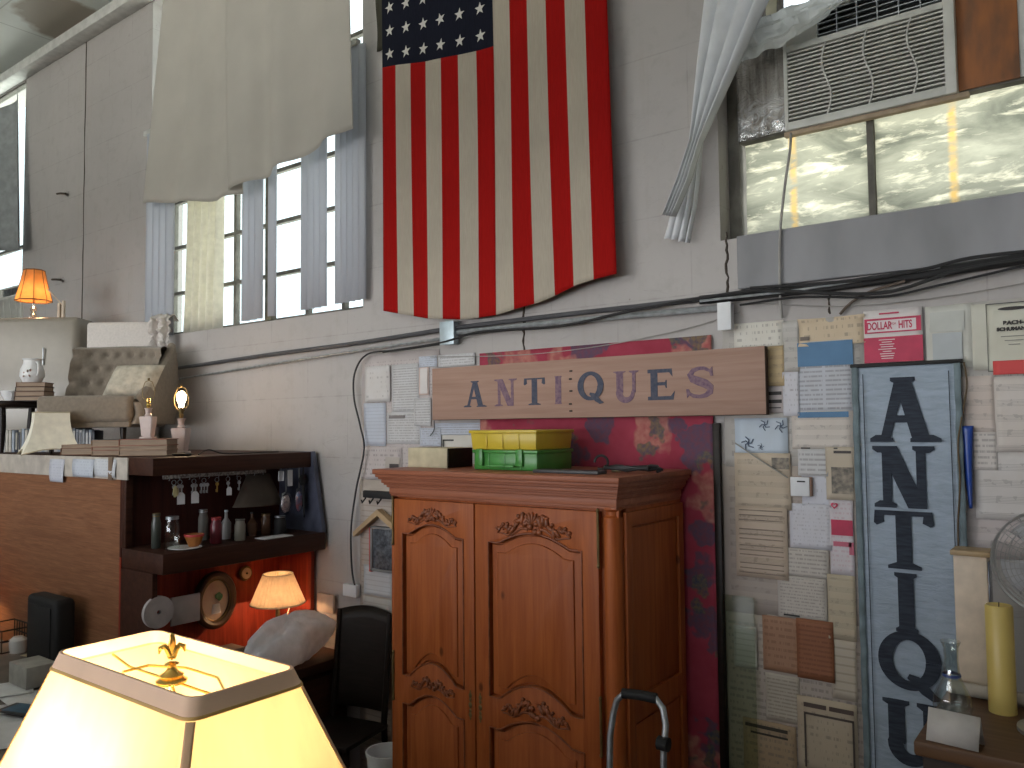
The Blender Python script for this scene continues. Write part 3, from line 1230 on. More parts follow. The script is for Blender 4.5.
def ribbon(pts, ws):
    """polyline with widths -> list of quads (flat outline pieces)"""
    P = [Vector((a, b)) for a, b in pts]
    L, Rr = [], []
    for i, p in enumerate(P):
        d = (P[min(i + 1, len(P) - 1)] - P[max(i - 1, 0)]).normalized()
        n = Vector((-d.y, d.x))
        L.append(p + n * ws[i] / 2)
        Rr.append(p - n * ws[i] / 2)
    return [[L[i], Rr[i], Rr[i + 1], L[i + 1]] for i in range(len(P) - 1)]


def arc(cx, cz, rx, rz, a0, a1, n=18):
    return [(cx + rx * math.cos(R(a0 + (a1 - a0) * k / n)), cz + rz * math.sin(R(a0 + (a1 - a0) * k / n))) for k in range(n + 1)]


def glyph(ch, K=.24, T=.10, s=.06, W=.8):
    """K thick stroke, T thin stroke, s serif thickness, W letter width"""
    def q(x0, x1, z0, z1): return [(x0, z0), (x1, z0), (x1, z1), (x0, z1)]

    def serif(cx, wd, z, up):
        # bracketed slab: wide flat end that narrows towards the stroke
        if up: return [(cx - wd / 2, z), (cx + wd / 2, z), (cx + wd / 2, z + s), (cx + wd / 4, z + s * 2.0), (cx - wd / 4, z + s * 2.0), (cx - wd / 2, z + s)]
        return [(cx - wd / 2, z), (cx + wd / 2, z), (cx + wd / 2, z - s), (cx + wd / 4, z - s * 2.0), (cx - wd / 4, z - s * 2.0), (cx - wd / 2, z - s)]
    G = []
    if ch == 'A':
        G.append([(W * .10, 0), (W * .10 + T, 0), (W * .5 + T * .3, 1), (W * .5 - T * .9, 1)])
        G.append([(W * .88 - K, 0), (W * .88, 0), (W * .5 + K * .35, 1), (W * .5 - K * .6, 1)])
        G.append(q(W * .22, W * .72, .30, .30 + T * .8))
        G.append(serif(W * .13, W * .36, 0, True))
        G.append(serif(W * .80, W * .46, 0, True))
        G.append(serif(W * .48, W * .38, 1, False))
    elif ch == 'N':
        G.append(q(W * .12, W * .12 + T, 0, 1))
        G.append(q(W * .85 - T, W * .85, 0, 1))
        G.append([(W * .06, 1), (W * .06 + K * 1.15, 1), (W * .85, 0), (W * .85 - K * 1.1, 0)])
        G.append(serif(W * .16, W * .38, 0, True))
        G.append(serif(W * .14, W * .36, 1, False))
        G.append(serif(W * .82, W * .36, 1, False))
    elif ch == 'T':
        G.append(q(W * .5 - K / 2, W * .5 + K / 2, 0, 1))
        G.append(q(W * .04, W * .96, 1 - s * 1.5, 1))
        G.append([(W * .02, 1), (W * .02 + T * .9, 1), (W * .05 + T * .9, .80), (W * .05, .74), (0, .78)])
        G.append([(W * .98 - T * .9, 1), (W * .98, 1), (W, .78), (W * .95, .74), (W * .95 - T * .9, .80)])
        G.append(serif(W * .5, W * .56, 0, True))
    elif ch == 'I':
        G.append(q(W * .5 - K / 2, W * .5 + K / 2, 0, 1))
        G.append(serif(W * .5, W * .62, 0, True))
        G.append(serif(W * .5, W * .62, 1, False))
    elif ch == 'Q':
        n = 40
        out = arc(W * .5, .52, W * .5, .50, 0, 360, n)
        inn = arc(W * .5, .52, W * .5 - K * .95, .50 - T * 1.1, 0, 360, n)
        for k in range(n):
            G.append([out[k], out[k + 1], inn[k + 1], inn[k]])
        G += ribbon([(W * .48, .26), (W * .60, .20), (W * .74, .06), (W * .88, -.05), (W * 1.0, -.06)], [T * .6, K * .65, K * .7, K * .5, .03])
    elif ch == 'U':
        G.append(q(W * .14, W * .14 + K, .30, 1))
        pts = [(W * .14 + K / 2, .34)] + arc(W * .5 + .0, .30, W * .5 - .14 * W - K / 2 + .02, .24, 180, 360, 16) + [(W * .86 - T / 2, .40)]
        ws = [K] + [K + (T - K) * k / 16 for k in range(17)] + [T]
        G += ribbon(pts, ws)
        G.append(q(W * .86 - T, W * .86, .30, 1))
        G.append(serif(W * .14 + K / 2, W * .44, 1, False))
        G.append(serif(W * .86 - T / 2, W * .34, 1, False))
    elif ch == 'E':
        G.append(q(W * .14, W * .14 + K, 0, 1))
        G.append(q(W * .04, W * .90, 0, T))
        G.append(q(W * .04, W * .86, 1 - T, 1))
        G.append(q(W * .14, W * .66, .47, .47 + T * .9))
        G.append([(W * .90 - T, T * .5), (W * .97, .28), (W * .92, 0), (W * .80, 0)])
        G.append([(W * .86 - T, 1 - T * .5), (W * .90, .74), (W * .88, 1), (W * .78, 1)])
        G.append([(W * .62, .52), (W * .67, .64), (W * .70, .64), (W * .70, .38), (W * .67, .38), (W * .62, .50)])
    elif ch == 'S':
        pts = [(W * .84, .74), (W * .78, .87), (W * .62, .955), (W * .46, .96), (W * .29, .90), (W * .20, .76), (W * .27, .63), (W * .46, .54), (W * .66, .45), (W * .79, .33), (W * .78, .19), (W * .66, .085), (W * .48, .045), (W * .30, .07), (W * .17, .16), (W * .12, .29)]
        ws = [.02, T * .8, T, T, K * .6, K * .85, K, K * 1.1, K * 1.1, K, K * .85, K * .6, T, T, T * .8, .02]
        G += ribbon(pts, ws)
        G.append([(W * .80, .70), (W * .88, .70), (W * .86, 1.0), (W * .82, .96), (W * .76, .86)])
        G.append([(W * .08, .30), (W * .16, .30), (W * .22, .14), (W * .13, .05), (W * .10, 0)])
    return G


def letter(name, ch, x0, x1, z0, z1, y, mat, parent, W=.8, **k):
    mb = MB()
    for gi, g in enumerate(glyph(ch, W=W, **k)):
        y -= .00012
        pts = [(x0 + (a[0] / W) * (x1 - x0), z0 + a[1] * (z1 - z0)) for a in g]
        mb.poly(pts, y - .0012, y + .0008)
    return mb.build(name, mat, parent, smooth=False)


# ------------------------------------------------------------------ wooden ANTIQUES sign
SY = -.075
s0, s1, s2, s3 = at(432, 370, SY), at(432, 421, SY), at(765, 344, SY), at(765, 414, SY)
sz0, sz1 = (s1.z + s3.z) / 2, (s0.z + s2.z) / 2
sg = thing('wooden_sign', 'long brown wooden board painted ANTIQUES above the wardrobe', 'sign', ((s0.x + s2.x) / 2, SY, sz0))
brd = MB().box(s0.x, s2.x, SY, SY + .035, sz0, sz1, .003)
brd.bm.faces.ensure_lookup_table()
for f in brd.bm.faces:
    if abs(f.calc_center_median().x - s2.x) < .004 or abs(f.calc_center_median().z - sz0) < .004: f.material_index = 1
brd.build('board', [M['board'], M['boardend']], sg)
for ch, a, b, t0, b0, c in (('A', 465, 486, 381, 407, 'navy'), ('N', 495.5, 517, 379, 406, 'purple'), ('T', 524, 545.5, 378, 405, 'navy'),
                            ('I', 553, 564, 376, 404, 'purple'), ('Q', 578, 604, 372, 401, 'navy'), ('U', 613, 640, 371, 402, 'purple'),
                            ('E', 647, 676, 369, 400, 'navy'), ('S', 684, 718, 367, 398, 'purple')):
    A, B = at(a, b0, SY), at(b, b0, SY)
    T_, B_ = at((a + b) / 2, t0, SY), at((a + b) / 2, b0, SY)
    Wd = (B.x - A.x) / (T_.z - B_.z)
    o = letter('painted_letter', ch, A.x, B.x, B_.z, T_.z, SY, M[c], sg, W=max(Wd, .3), K=.25, T=.12, s=.035)
    o['label'] = {'navy': 'dark navy letter ', 'purple': 'faded purple letter '}[c] + ch
for k, py in enumerate((371, 379, 391, 404, 411)):
    p = at(571.5 - (k % 2) * .5, py, SY)
    MB().box(p.x - .012, p.x + .006, SY - .003, SY, p.z - .004, p.z + .004, .001).build('staple', M['black'], sg)

# ------------------------------------------------------------------ magenta floral hanging
TXL, TXR = -2.95, at(711, 336, -.02).x
tz = at(709, 335, -.02).z


def tap(u, v):
    x = TXL + (TXR - TXL) * u
    z = tz + (0.35 - tz) * v
    return Vector((x, -.018 + .006 * math.sin(u * 22) * v + .004 * noise.noise(Vector((u * 4, 0, v * 9))), z))


tag(MB().grid(tap, 60, 60).build('floral_hanging', M['tapestry'], solid=.003), 'magenta floral fabric hanging on the wall behind wardrobe and sign', 'fabric hanging')
bx_l = at(716, 600, -.03).x
tag(MB().box(bx_l, bx_l + .035, -.03, -.006, .3, at(719, 423, -.03).z, .004).build('wooden_batten', M['blackwood']), 'thin dark wooden batten along the right edge of the magenta fabric', 'batten')
# smoky sheet leaning right of the fabric
gx0, gx1, gz = at(722, 600, -.03).x, at(754, 600, -.03).x, at(740, 596, -.03).z
tag(MB().box(gx0, gx1, -.036, -.030, .25, gz, .001).build('smoky_sheet', M['greenglass']), 'smoky grey-green sheet leaning on the papered wall beside the magenta fabric', 'sheet')
# ------------------------------------------------------------------ pipes, boxes and cables along the wall
def P_(px, py, y=-.04): return at(px, py, y)


def pipe(name, label, pts, r, mat, cat='pipe', group=None):
    return cable(name, label, pts, r, mat, cat, 6, group)


pipe('conduit_pipe', 'upper dark conduit running from the armchair corner to the first junction box',
     [P_(172, 369), P_(260, 356), P_(350, 344), P_(441, 330)], .014, M['darkpipe'])
pipe('conduit_pipe', 'thin grey conduit running below the upper conduit on the left wall',
     [P_(172, 380), P_(260, 366), P_(350, 352), P_(440, 339)], .009, M['steel'])
pipe('conduit_pipe', 'grey steel conduit between the two junction boxes',
     [P_(450, 333), P_(560, 322), P_(640, 315), P_(720, 308)], .015, M['steel'])
pipe('conduit_pipe', 'dark conduit above the steel one between the junction boxes',
     [P_(452, 328), P_(560, 315), P_(660, 304), P_(742, 294)], .013, M['darkpipe'])
pipe('conduit_pipe', 'thick black pipe below the concrete ledge under the right window',
     [P_(700, 300), P_(800, 290), P_(900, 277), P_(1040, 256)], .021, M['blackcable'])
pipe('conduit_pipe', 'bright steel conduit lying along the thick black pipe',
     [P_(700, 301, -.075), P_(790, 291, -.075), P_(880, 277, -.075), P_(940, 267, -.075)], .006, M['steel'])
cable('cable', 'long black cable sagging along the conduits to the right window ledge',
      [P_(383, 352, -.07), P_(440, 343, -.07), P_(480, 332, -.08), P_(560, 326, -.075), P_(640, 309, -.075), P_(740, 292, -.08), P_(780, 291, -.085), P_(880, 293, -.08), P_(960, 270, -.08), P_(1040, 257, -.08)], .0075, M['blackcable'])
cable('cable', 'thin black cable sagging lowest below the thick black pipe',
      [P_(740, 305, -.05), P_(800, 297, -.06), P_(880, 297, -.06), P_(940, 285, -.06), P_(1040, 262, -.06)], .005, M['blackcable'])
cable('cable', 'second black cable resting on top of the thick black pipe',
      [P_(750, 288, -.08), P_(850, 281, -.085), P_(920, 270, -.085), P_(970, 258, -.085), P_(1040, 250, -.08)], .007, M['blackcable'])
cable('cable', 'short brown cable curving down from the black pipe to the papers',
      [P_(905, 281, -.05), P_(872, 291, -.04), P_(852, 302, -.03), P_(840, 314, -.02)], .006, simple('brown_cable', (.12, .09, .07), .7))
cable('cable', 'black cable looping down the wall left of the wardrobe',
      [P_(447, 343, -.05), P_(400, 350, -.05), P_(368, 354, -.05), P_(355, 372, -.04), P_(354, 398, -.04), P_(360, 425, -.04), P_(364, 450, -.04), P_(356, 490, -.04), P_(351, 530, -.04), P_(352, 570, -.04), P_(356, 590, -.04)], .006, M['blackcable'])
cable('cable', 'fine dark wire strung under the steel conduit behind the sign',
      [P_(430, 357, -.02), P_(520, 355, -.02), P_(600, 346, -.02), P_(680, 330, -.02), P_(740, 312, -.02)], .0025, M['greycable'])
cable('cable', 'fine grey wire strung under the black pipe at right',
      [P_(735, 302, -.02), P_(840, 306, -.02), P_(940, 297, -.02), P_(1040, 280, -.02)], .0025, M['greycable'])
cable('cable', 'thin dark wire crossing the tan song sheet to the white box',
      [P_(735, 443, -.03), P_(760, 460, -.03), P_(788, 478, -.03)], .0028, M['greycable'])
cable('cable', 'short black wire hanging below the left end of the sign',
      [P_(434, 421, -.03), P_(434, 430, -.03), P_(430, 436, -.03)], .003, M['blackcable'])


def jbox(label, px0, px1, py0, py1, y, mat, d=.05, tornside=False):
    a, b = at(px0, (py0 + py1) / 2, y), at(px1, (py0 + py1) / 2, y)
    t, bb = at((px0 + px1) / 2, py0, y), at((px0 + px1) / 2, py1, y)
    r = thing('junction_box', label, 'junction box', ((a.x + b.x) / 2, y, bb.z))
    MB().box(a.x, b.x, y + .004, y + d, bb.z, t.z, .003).build('box_body', mat, r)
    MB().box(a.x - .004, b.x + .004, y, y + .004, bb.z - .004, t.z + .004, .001).build('cover_plate', mat, r)
    for sx, sz in ((.5, .88), (.5, .12)):
        MB().lathe([(0, -.003), (.005, -.003), (.005, 0)], (a.x + (b.x - a.x) * sx, y, bb.z + (t.z - bb.z) * sz), 10, axis='Y').build('screw', M['steel'], r)
    return r


jbox('pale blue-grey metal junction box under the flag', 440, 453, 322, 344, -.075, M['bluebox'])
jbox('white junction box above the right end of the sign', 718, 730, 303, 329, -.075, M['white'])

# ------------------------------------------------------------------ papers on the wall
PN = [0]


def paper(px0, px1, pt, pb, label, base, kind='text', sp=.014, ink=(.12, .11, .11), dens=.5, y=None, cols=1, extra=None, tilt=0.0, cat='paper sheet', name='paper_sheet', stain=.25, curl=.004):
    PN[0] += 1
    yy = y if y is not None else -.006 - .0011 * (PN[0] % 9)
    A, B = at(px0, (pt + pb) / 2, yy), at(px1, (pt + pb) / 2, yy)
    T, Bt = at((px0 + px1) / 2, pt, yy), at((px0 + px1) / 2, pb, yy)
    wd, ht = B.x - A.x, T.z - Bt.z
    mb = MB()
    sd = PN[0] * 1.7
    ct, sn = math.cos(tilt), math.sin(tilt)

    def fn(u, v):
        x, z = (u - .5) * wd, (v - .5) * ht
        e = abs(2 * u - 1) ** 3 * abs(2 * v - 1) ** 3
        return Vector(((A.x + B.x) / 2 + x * ct - z * sn, yy - curl * (noise.noise(Vector((u * 2 + sd, v * 2, 0))) * .25 + e * .7), (T.z + Bt.z) / 2 + x * sn + z * ct))
    mb.grid(fn, 6, 8)
    m = printmat('print_%03d' % PN[0], base, ink, wd, ht, kind, sp, .1, dens, cols, stain)
    o = mb.build(name, m, None, origin=((A.x + B.x) / 2, yy, (T.z + Bt.z) / 2 - ht / 2), solid=.0006)
    tag(o, label, cat)
    if extra: extra(o, A.x, B.x, Bt.z, T.z, yy)
    return o


def block(x0, x1, z0, z1, name, col, label=None, d=.006, mk=None):
    """a printed colour block on a sheet, given in fractions of the sheet"""
    def f(o, ax, bx, az, bz, y):
        c = MB().box(ax + (bx - ax) * x0, ax + (bx - ax) * x1, y - d, y - d + .0006, az + (bz - az) * z0, az + (bz - az) * z1).build(name, mk or simple('print_' + name, col, .6, var=.05), o, smooth=False)
        if label: c['label'] = label
    return f


def texts(lst):
    """[(string, fx, fz, size, colour mat, sx)]"""
    def f(o, ax, bx, az, bz, y):
        for s, fx, fz, size, mt, sx in lst:
            MB().text(s, size, (ax + (bx - ax) * fx, y - .0072, az + (bz - az) * fz), sx=sx, bold=.0006).build('printed_words', mt, o, smooth=False)
    return f


def both(*fs):
    def f(*a):
        for g in fs: g(*a)
    return f


WH_ = (.56, .56, .58)
BW = (.50, .54, .63)
CR = (.48, .46, .44)
TN = (.45, .39, .35)
PK = (.52, .47, .47)
STAFF = simple('faded_staff_lines', (.20, .155, .13), .8, scale=25, col2=(.30, .24, .20))
ENGR = simple('grey_engraving', (.36, .31, .25), .8, scale=45, col2=(.13, .12, .11))
INK = simple('black_printing_ink', (.04, .035, .035), .7)
REDINK = simple('red_printing_ink', (.52, .03, .09), .6)
BLUEPR = simple('blue_printed_band', (.075, .19, .35), .6, var=.06)

# backing layer: large old sheets under the others
paper(362, 440, 352, 480, 'pale pinkish lining paper on the wall left of the sign, under the other sheets', PK, 'text', .02, dens=.25, y=-.003, name='lining_paper')
paper(724, 870, 320, 468, 'cream lining paper between sign and blue banner, under the other sheets', CR, 'music', .05, y=-.003, name='lining_paper')
paper(724, 870, 466, 620, 'yellowed lining paper left of the blue banner at wardrobe height', TN, 'music', .05, y=-.003, name='lining_paper')
paper(724, 870, 618, 800, 'brownish lining paper at the bottom left of the blue banner', TN, 'text', .03, y=-.003, name='lining_paper')
paper(956, 1040, 300, 400, 'cream lining paper at the upper right edge, right of the blue banner', CR, 'text', .03, dens=.2, y=-.003, name='lining_paper')
paper(956, 1040, 398, 560, 'pinkish lining paper at the right edge beside the blue ribbon', PK, 'music', .05, y=-.003, name='lining_paper')
paper(360, 396, 478, 800, 'ruled lining paper hanging in the dim strip left of the wardrobe', TN, 'ruled', .035, ink=(.25, .2, .16), y=-.003, name='lining_paper')
# left cluster
paper(365, 390, 366, 402, 'blank greyish sheet nearest the black cable, upper left of the sign', (.60, .58, .58), 'text', .03, dens=.1)
paper(392, 419, 364, 413, 'tall text sheet between the greyish sheet and the sign', WH_, 'text', .016, dens=.7)
paper(364, 386, 403, 446, 'bluish white ruled sheet beside the black looping cable', BW, 'ruled', .022, ink=(.3, .33, .4))
paper(387, 421, 412, 444, 'sheet with an ink drawing of a bird above ruled lines', WH_, 'text', .016, dens=.6,
      extra=block(.08, .55, .80, .9, 'ink_drawing', (.2, .18, .18)))
paper(419, 429, 367, 395, 'narrow sheet with pink border peeking out left of the sign', (.66, .52, .48), 'plain', extra=block(.18, .9, .05, .95, 'white_centre', (.68, .64, .63)))
paper(419, 437, 356, 367, 'small white strip just above the left end of the sign', BW, 'text', .012)
paper(438, 475, 354, 366, 'worn sheet with small print above the letter A of the sign', WH_, 'text', .016, dens=.5)
paper(414, 431, 398, 426, 'text sheet tucked under the lower left corner of the sign', WH_, 'text', .016, dens=.7)
paper(435, 482, 423, 435, 'white lined strip directly under the left part of the sign', BW, 'text', .014, dens=.7)
paper(420, 441, 428, 446, 'small white sheet left of the card with black bracket mark', BW, 'text', .014, dens=.4)
paper(442, 478, 433, 452, 'cream card with black bracket mark behind the yellow box', (.62, .60, .55), 'plain',
      extra=both(block(.04, .07, .2, .6, 'bracket_mark', (.03, .03, .03)), block(.04, .35, .58, .66, 'bracket_mark', (.03, .03, .03))))
paper(361, 402, 447, 480, 'pinkish sheet with small black photo left of the wardrobe cornice', PK, 'text', .03, dens=.3,
      extra=both(block(.62, .96, .2, .7, 'photo_border', (.45, .40, .36)), block(.72, .94, .3, .5, 'small_photo', (.05, .04, .04), d=.0075)))
paper(364, 392, 566, 596, 'white ruled sheet under the little wooden frame left of the wardrobe', WH_, 'ruled', .03, ink=(.35, .33, .33))
paper(363, 392, 598, 655, 'creased ruled sheet halfway down the dim strip left of the wardrobe', CR, 'ruled', .035, ink=(.3, .25, .2))
paper(363, 392, 660, 740, 'lowest ruled sheet in the dim strip left of the wardrobe', TN, 'ruled', .035, ink=(.2, .16, .12))
# right cluster
paper(734, 784, 322, 347, 'cream title sheet above the right end of the sign', (.64, .62, .57), 'text', .03, dens=.3)
paper(783, 799, 321, 372, 'narrow music sheet hanging beside the title sheet', CR, 'music', .045)
paper(783, 799, 372, 416, 'narrow pale sheet below the narrow music sheet', (.60, .60, .66), 'text', .022, dens=.2)
paper(766, 784, 346, 386, 'yellow-brown aged sheet just right of the sign end', (.50, .38, .22), 'music', .04)
paper(766, 785, 384, 413, 'sheet with heavy black headline behind the sign end', PK, 'plain',
      extra=both(block(.0, .85, .62, .74, 'headline', (.04, .035, .035)), block(.0, .85, .34, .46, 'headline', (.04, .035, .035)), block(.0, .8, .16, .2, 'headline', (.1, .09, .09))))
paper(799, 866, 317, 345, 'tan folded sheet with turned-up corner beside the red hits sheet', (.58, .47, .34), 'text', .035, dens=.3, curl=.03,
      extra=block(.02, .16, .22, .36, 'headline', (.15, .12, .1)))
paper(792, 854, 341, 414, 'white sheet with broad blue band at its top', (.50, .52, .58), 'text', .02, dens=.7, cols=2,
      extra=block(.11, 1.0, .66, .99, 'blue_band', None, 'broad blue printed band', mk=BLUEPR))
paper(792, 854, 411, 449, 'music sheet with a thin blue stripe along its top', (.62, .57, .53), 'music', .042,
      extra=both(block(.11, .93, .83, .98, 'blue_stripe', None, 'thin blue printed stripe', mk=BLUEPR), block(.15, .3, .0, .04, 'mark', (.08, .07, .07)), block(.6, .74, .0, .04, 'mark', (.08, .07, .07))))
bird = both(block(.55, .62, .70, .92, 'bird_sketch', (.22, .26, .34)), block(.86, .93, .62, .95, 'bird_sketch', (.16, .2, .3)), block(.22, .30, .12, .42, 'bird_sketch', (.14, .18, .3)), block(.45, .55, .12, .2, 'bird_sketch', (.25, .3, .4)))


def sketch_sheet(o, ax, bx, az, bz, y):
    for fx, fz, s in ((.58, .8, 1), (.88, .76, 1.1), (.26, .28, 1.2), (.5, .18, .6)):
        mb = MB()
        cx, cz = ax + (bx - ax) * fx, az + (bz - az) * fz
        for q in range(5):
            a = q * 1.3 + fx * 9
            mb.tube([(cx, y - .006, cz), (cx + .012 * s * math.cos(a), y - .0065, cz + .012 * s * math.sin(a)), (cx + .026 * s * math.cos(a + .7), y - .006, cz + .026 * s * math.sin(a + .7))], .0022 * s, 5)
        mb.build('ink_sketch', simple('bluish_ink', (.10, .13, .20), .7), o)


paper(735, 788, 418, 453, 'pale blue sheet with small ink sketches of birds below the sign end', (.52, .60, .70), 'plain', extra=sketch_sheet)
paper(735, 791, 453, 509, 'tan song sheet crossed by a thin wire, below the pale blue sketches', (.56, .47, .37), 'music', .05,
      extra=block(.68, .98, .72, .92, 'vignette', None, mk=ENGR))
paper(736, 788, 507, 578, 'tan sheet of bold music staves low beside the magenta fabric', (.56, .46, .37), 'music', .062, ink=(.10, .07, .05),
      extra=both(*[block(.08, .92, f_ - .009, f_ + .006, 'staff_line', None, mk=STAFF) for f_ in (.95, .88, .81, .68, .61, .545, .45, .385, .32, .20, .13, .065)]))
paper(798, 828, 449, 476, 'small text sheet above the white box on the wall', WH_, 'text', .022, dens=.7)
paper(826, 855, 447, 500, 'tan sheet with a grey engraved portrait beside the banner', (.52, .45, .36), 'plain',
      extra=both(block(.3, .9, .88, .93, 'headline', (.06, .05, .05)), block(.2, .95, .12, .62, 'engraved_portrait', None, mk=ENGR)))
paper(802, 833, 472, 506, 'plain bluish white sheet behind the white box', (.60, .61, .68), 'text', .03, dens=.1)
paper(790, 832, 504, 549, 'white price list in columns under the white box', (.60, .60, .66), 'text', .016, ink=(.3, .28, .32), dens=.3, cols=2)
heart = simple('heart_red', (.62, .03, .10), .5)


def flyer(o, ax, bx, az, bz, y):
    block(.08, .98, .52, .72, 'red_block', None, 'red printed block', mk=REDINK)(o, ax, bx, az, bz, y)
    block(.15, .9, .38, .44, 'red_stripe', (.5, .12, .18))(o, ax, bx, az, bz, y)
    block(.8, 1.0, .28, .44, 'red_stripe', (.5, .12, .18))(o, ax, bx, az, bz, y)
    cx, cz, s = ax + (bx - ax) * .24, az + (bz - az) * .90, .016
    pts = []
    for k in range(24):
        t = 2 * PI * k / 24
        pts.append((cx + s * 16 / 17 * math.sin(t) ** 3, cz + s * (13 * math.cos(t) - 5 * math.cos(2 * t) - 2 * math.cos(3 * t) - math.cos(4 * t)) / 17))
    s *= .55
    inn = [(cx + (a - cx) * .5, cz + (b - cz) * .5) for a, b in pts]
    MB().shape([pts, inn], y - .0075, y - .0065).build('heart_mark', heart, o)


paper(830, 854, 498, 576, 'white flyer with red heart and red block beside the banner', (.62, .58, .62), 'text', .02, ink=(.5, .3, .35), dens=.4, extra=flyer)
paper(783, 829, 549, 577, 'text sheet just below the white price list', (.54, .50, .46), 'text', .018, dens=.6)
paper(778, 827, 577, 619, 'small-print sheet with one black bar near its foot', (.54, .50, .46), 'text', .014, dens=.5, extra=block(.12, .45, .04, .08, 'black_bar', (.02, .02, .02)))
paper(828, 856, 575, 640, 'yellowed ruled sheet beside the banner under the heart flyer', (.50, .43, .32), 'music', .05)
for half, (a, b, base) in enumerate(((763, 798, (.34, .19, .12)), (797, 834, (.28, .115, .055)))):
    pass
paper(763, 799, 617, 672, 'left lighter page of the open brown double sheet', (.36, .20, .125), 'text', .03, ink=(.16, .07, .04), dens=.5)
paper(797, 834, 620, 680, 'right darker page of the open brown double sheet', (.27, .105, .05), 'text', .02, ink=(.12, .04, .02), dens=.7)
paper(734, 757, 626, 668, 'ruled sheet seen through the smoky sheet by the fabric', CR, 'ruled', .025, ink=(.25, .22, .2))
paper(766, 800, 675, 722, 'small-print sheet below the brown double sheet', (.50, .45, .38), 'text', .016, dens=.7)
paper(832, 857, 640, 700, 'ruled sheet squeezed between brown double sheet and banner', (.50, .44, .36), 'ruled', .035, ink=(.2, .17, .13))
paper(798, 858, 700, 775, 'framed certificate-like title sheet at the bottom beside the banner', (.50, .42, .32), 'text', .03, dens=.2,
      extra=both(block(.12, .5, .86, .92, 'headline', (.09, .06, .05)), block(.55, .95, .86, .92, 'headline', (.09, .06, .05)),
                 block(.12, .15, .05, .78, 'printed_border', (.08, .06, .05)), block(.92, .95, .05, .78, 'printed_border', (.08, .06, .05)), block(.12, .95, .76, .79, 'printed_border', (.08, .06, .05))))
paper(744, 797, 722, 790, 'brown sheet with dark double headline low on the wall', (.42, .31, .20), 'text', .03, dens=.4,
      extra=both(block(.05, .85, .88, .93, 'headline', (.05, .04, .03)), block(.15, .85, .79, .82, 'headline', (.05, .04, .03))))
# right of banner
DH = [REDINK]


def dollar(o, ax, bx, az, bz, y):
    block(.0, 1.0, .0, .48, 'red_field', None, 'crimson lower half', mk=REDINK)(o, ax, bx, az, bz, y)
    block(.02, .98, .56, .84, 'red_frame', None, 'crimson frame around the title', mk=REDINK)(o, ax, bx, az, bz, y)
    block(.07, .90, .585, .80, 'title_panel', (.70, .62, .64), d=.0072)(o, ax, bx, az, bz, y)
    H = bz - az
    for s, fx, sx in (('DOLLAR', .28, .58), ('HITS', .72, .58)):
        MB().text(s, H * .20, (ax + (bx - ax) * fx, y - .0085, az + H * .69), sx=sx, bold=.0012).build('printed_words', REDINK, o, smooth=False)
    wm = simple('white_printing', (.75, .68, .70), .6)
    for k in range(9):
        wdt = (.55, .35, .5, .42, .6, .3, .5, .45, .4)[k] * .5
        z = .42 - .044 * k
        block(.5 - wdt / 2 - .1, .5 + wdt / 2 - .1, z, z + .014, 'song_line', None, d=.0075, mk=wm)(o, ax, bx, az, bz, y)
    MB().text('FOR', H * .06, (ax + (bx - ax) * .525, y - .0085, az + H * .72), sx=.8).build('printed_words', REDINK, o, smooth=False)
    block(.28, .62, .91, .94, 'red_line', None, d=.0072, mk=REDINK)(o, ax, bx, az, bz, y)


paper(864, 923, 309, 362, 'red and white DOLLAR HITS song book cover above the banner', (.66, .62, .62), 'plain', extra=dollar, name='song_book_cover', cat='song book', y=-.016)
paper(926, 974, 305, 368, 'cream sheet with a bluish grey text panel right of the red cover', (.56, .56, .52), 'text', .03, dens=.1,
      extra=both(block(.1, .82, .58, .9, 'grey_panel', (.50, .51, .48)), block(.14, .76, .04, .56, 'bluish_panel', (.42, .45, .47), d=.0065)))
paper(972, 990, 304, 370, 'narrow cream sheet between bluish panel sheet and the framed cover', (.58, .57, .50), 'plain')


def bach(o, ax, bx, az, bz, y):
    block(.0, .012, .0, 1, 'printed_border', (.1, .1, .09))(o, ax, bx, az, bz, y)
    block(.0, 1, .985, 1, 'printed_border', (.1, .1, .09))(o, ax, bx, az, bz, y)
    block(.0, 1, .0, .012, 'printed_border', (.1, .1, .09))(o, ax, bx, az, bz, y)
    H = bz - az
    cx = ax + (bx - ax) * .52
    MB().lathe([(0, -.0012), (.05, -.0012), (.05, 0)], (cx, y - .006, az + H * .91), 20, sy=.14, axis='Y').build('black_oval', INK, o)
    for s, fz, sz, sx in (('BACH-', .70, .075, 1.15), ('SCHUMANN', .61, .068, 1.1)):
        MB().text(s, H * sz, (cx, y - .0072, az + H * fz), sx=sx, bold=.0012).build('printed_words', INK, o, smooth=False)
    for fz, wv in ((.50, .5), (.44, .36), (.38, .22)):
        block(.52 - wv / 2, .52 + wv / 2, fz, fz + .012, 'small_print', (.2, .2, .18))(o, ax, bx, az, bz, y)


paper(987, 1040, 302, 371, 'cream music cover reading BACH SCHUMANN at the right edge', (.58, .57, .49), 'plain', extra=bach, name='music_cover', cat='music cover', y=-.014)
paper(993, 1040, 360, 374, 'red strip under the cream music cover at the right edge', (.60, .07, .07), 'plain', stain=.1, y=-.020)
paper(961, 995, 376, 434, 'music sheet just right of the banner, above the blue ribbon', (.60, .52, .48), 'music', .055, y=-.011)
paper(995, 1040, 376, 452, 'music sheet at the right edge below the red strip', (.62, .57, .54), 'music', .058, y=-.012)
paper(972, 997, 432, 470, 'small text sheet right of the blue ribbon', (.62, .58, .56), 'text', .022, dens=.6, y=-.014)
paper(975, 1040, 452, 520, 'wide music sheet at the right edge level with the blue ribbon', (.60, .57, .56), 'music', .062, y=-.010)

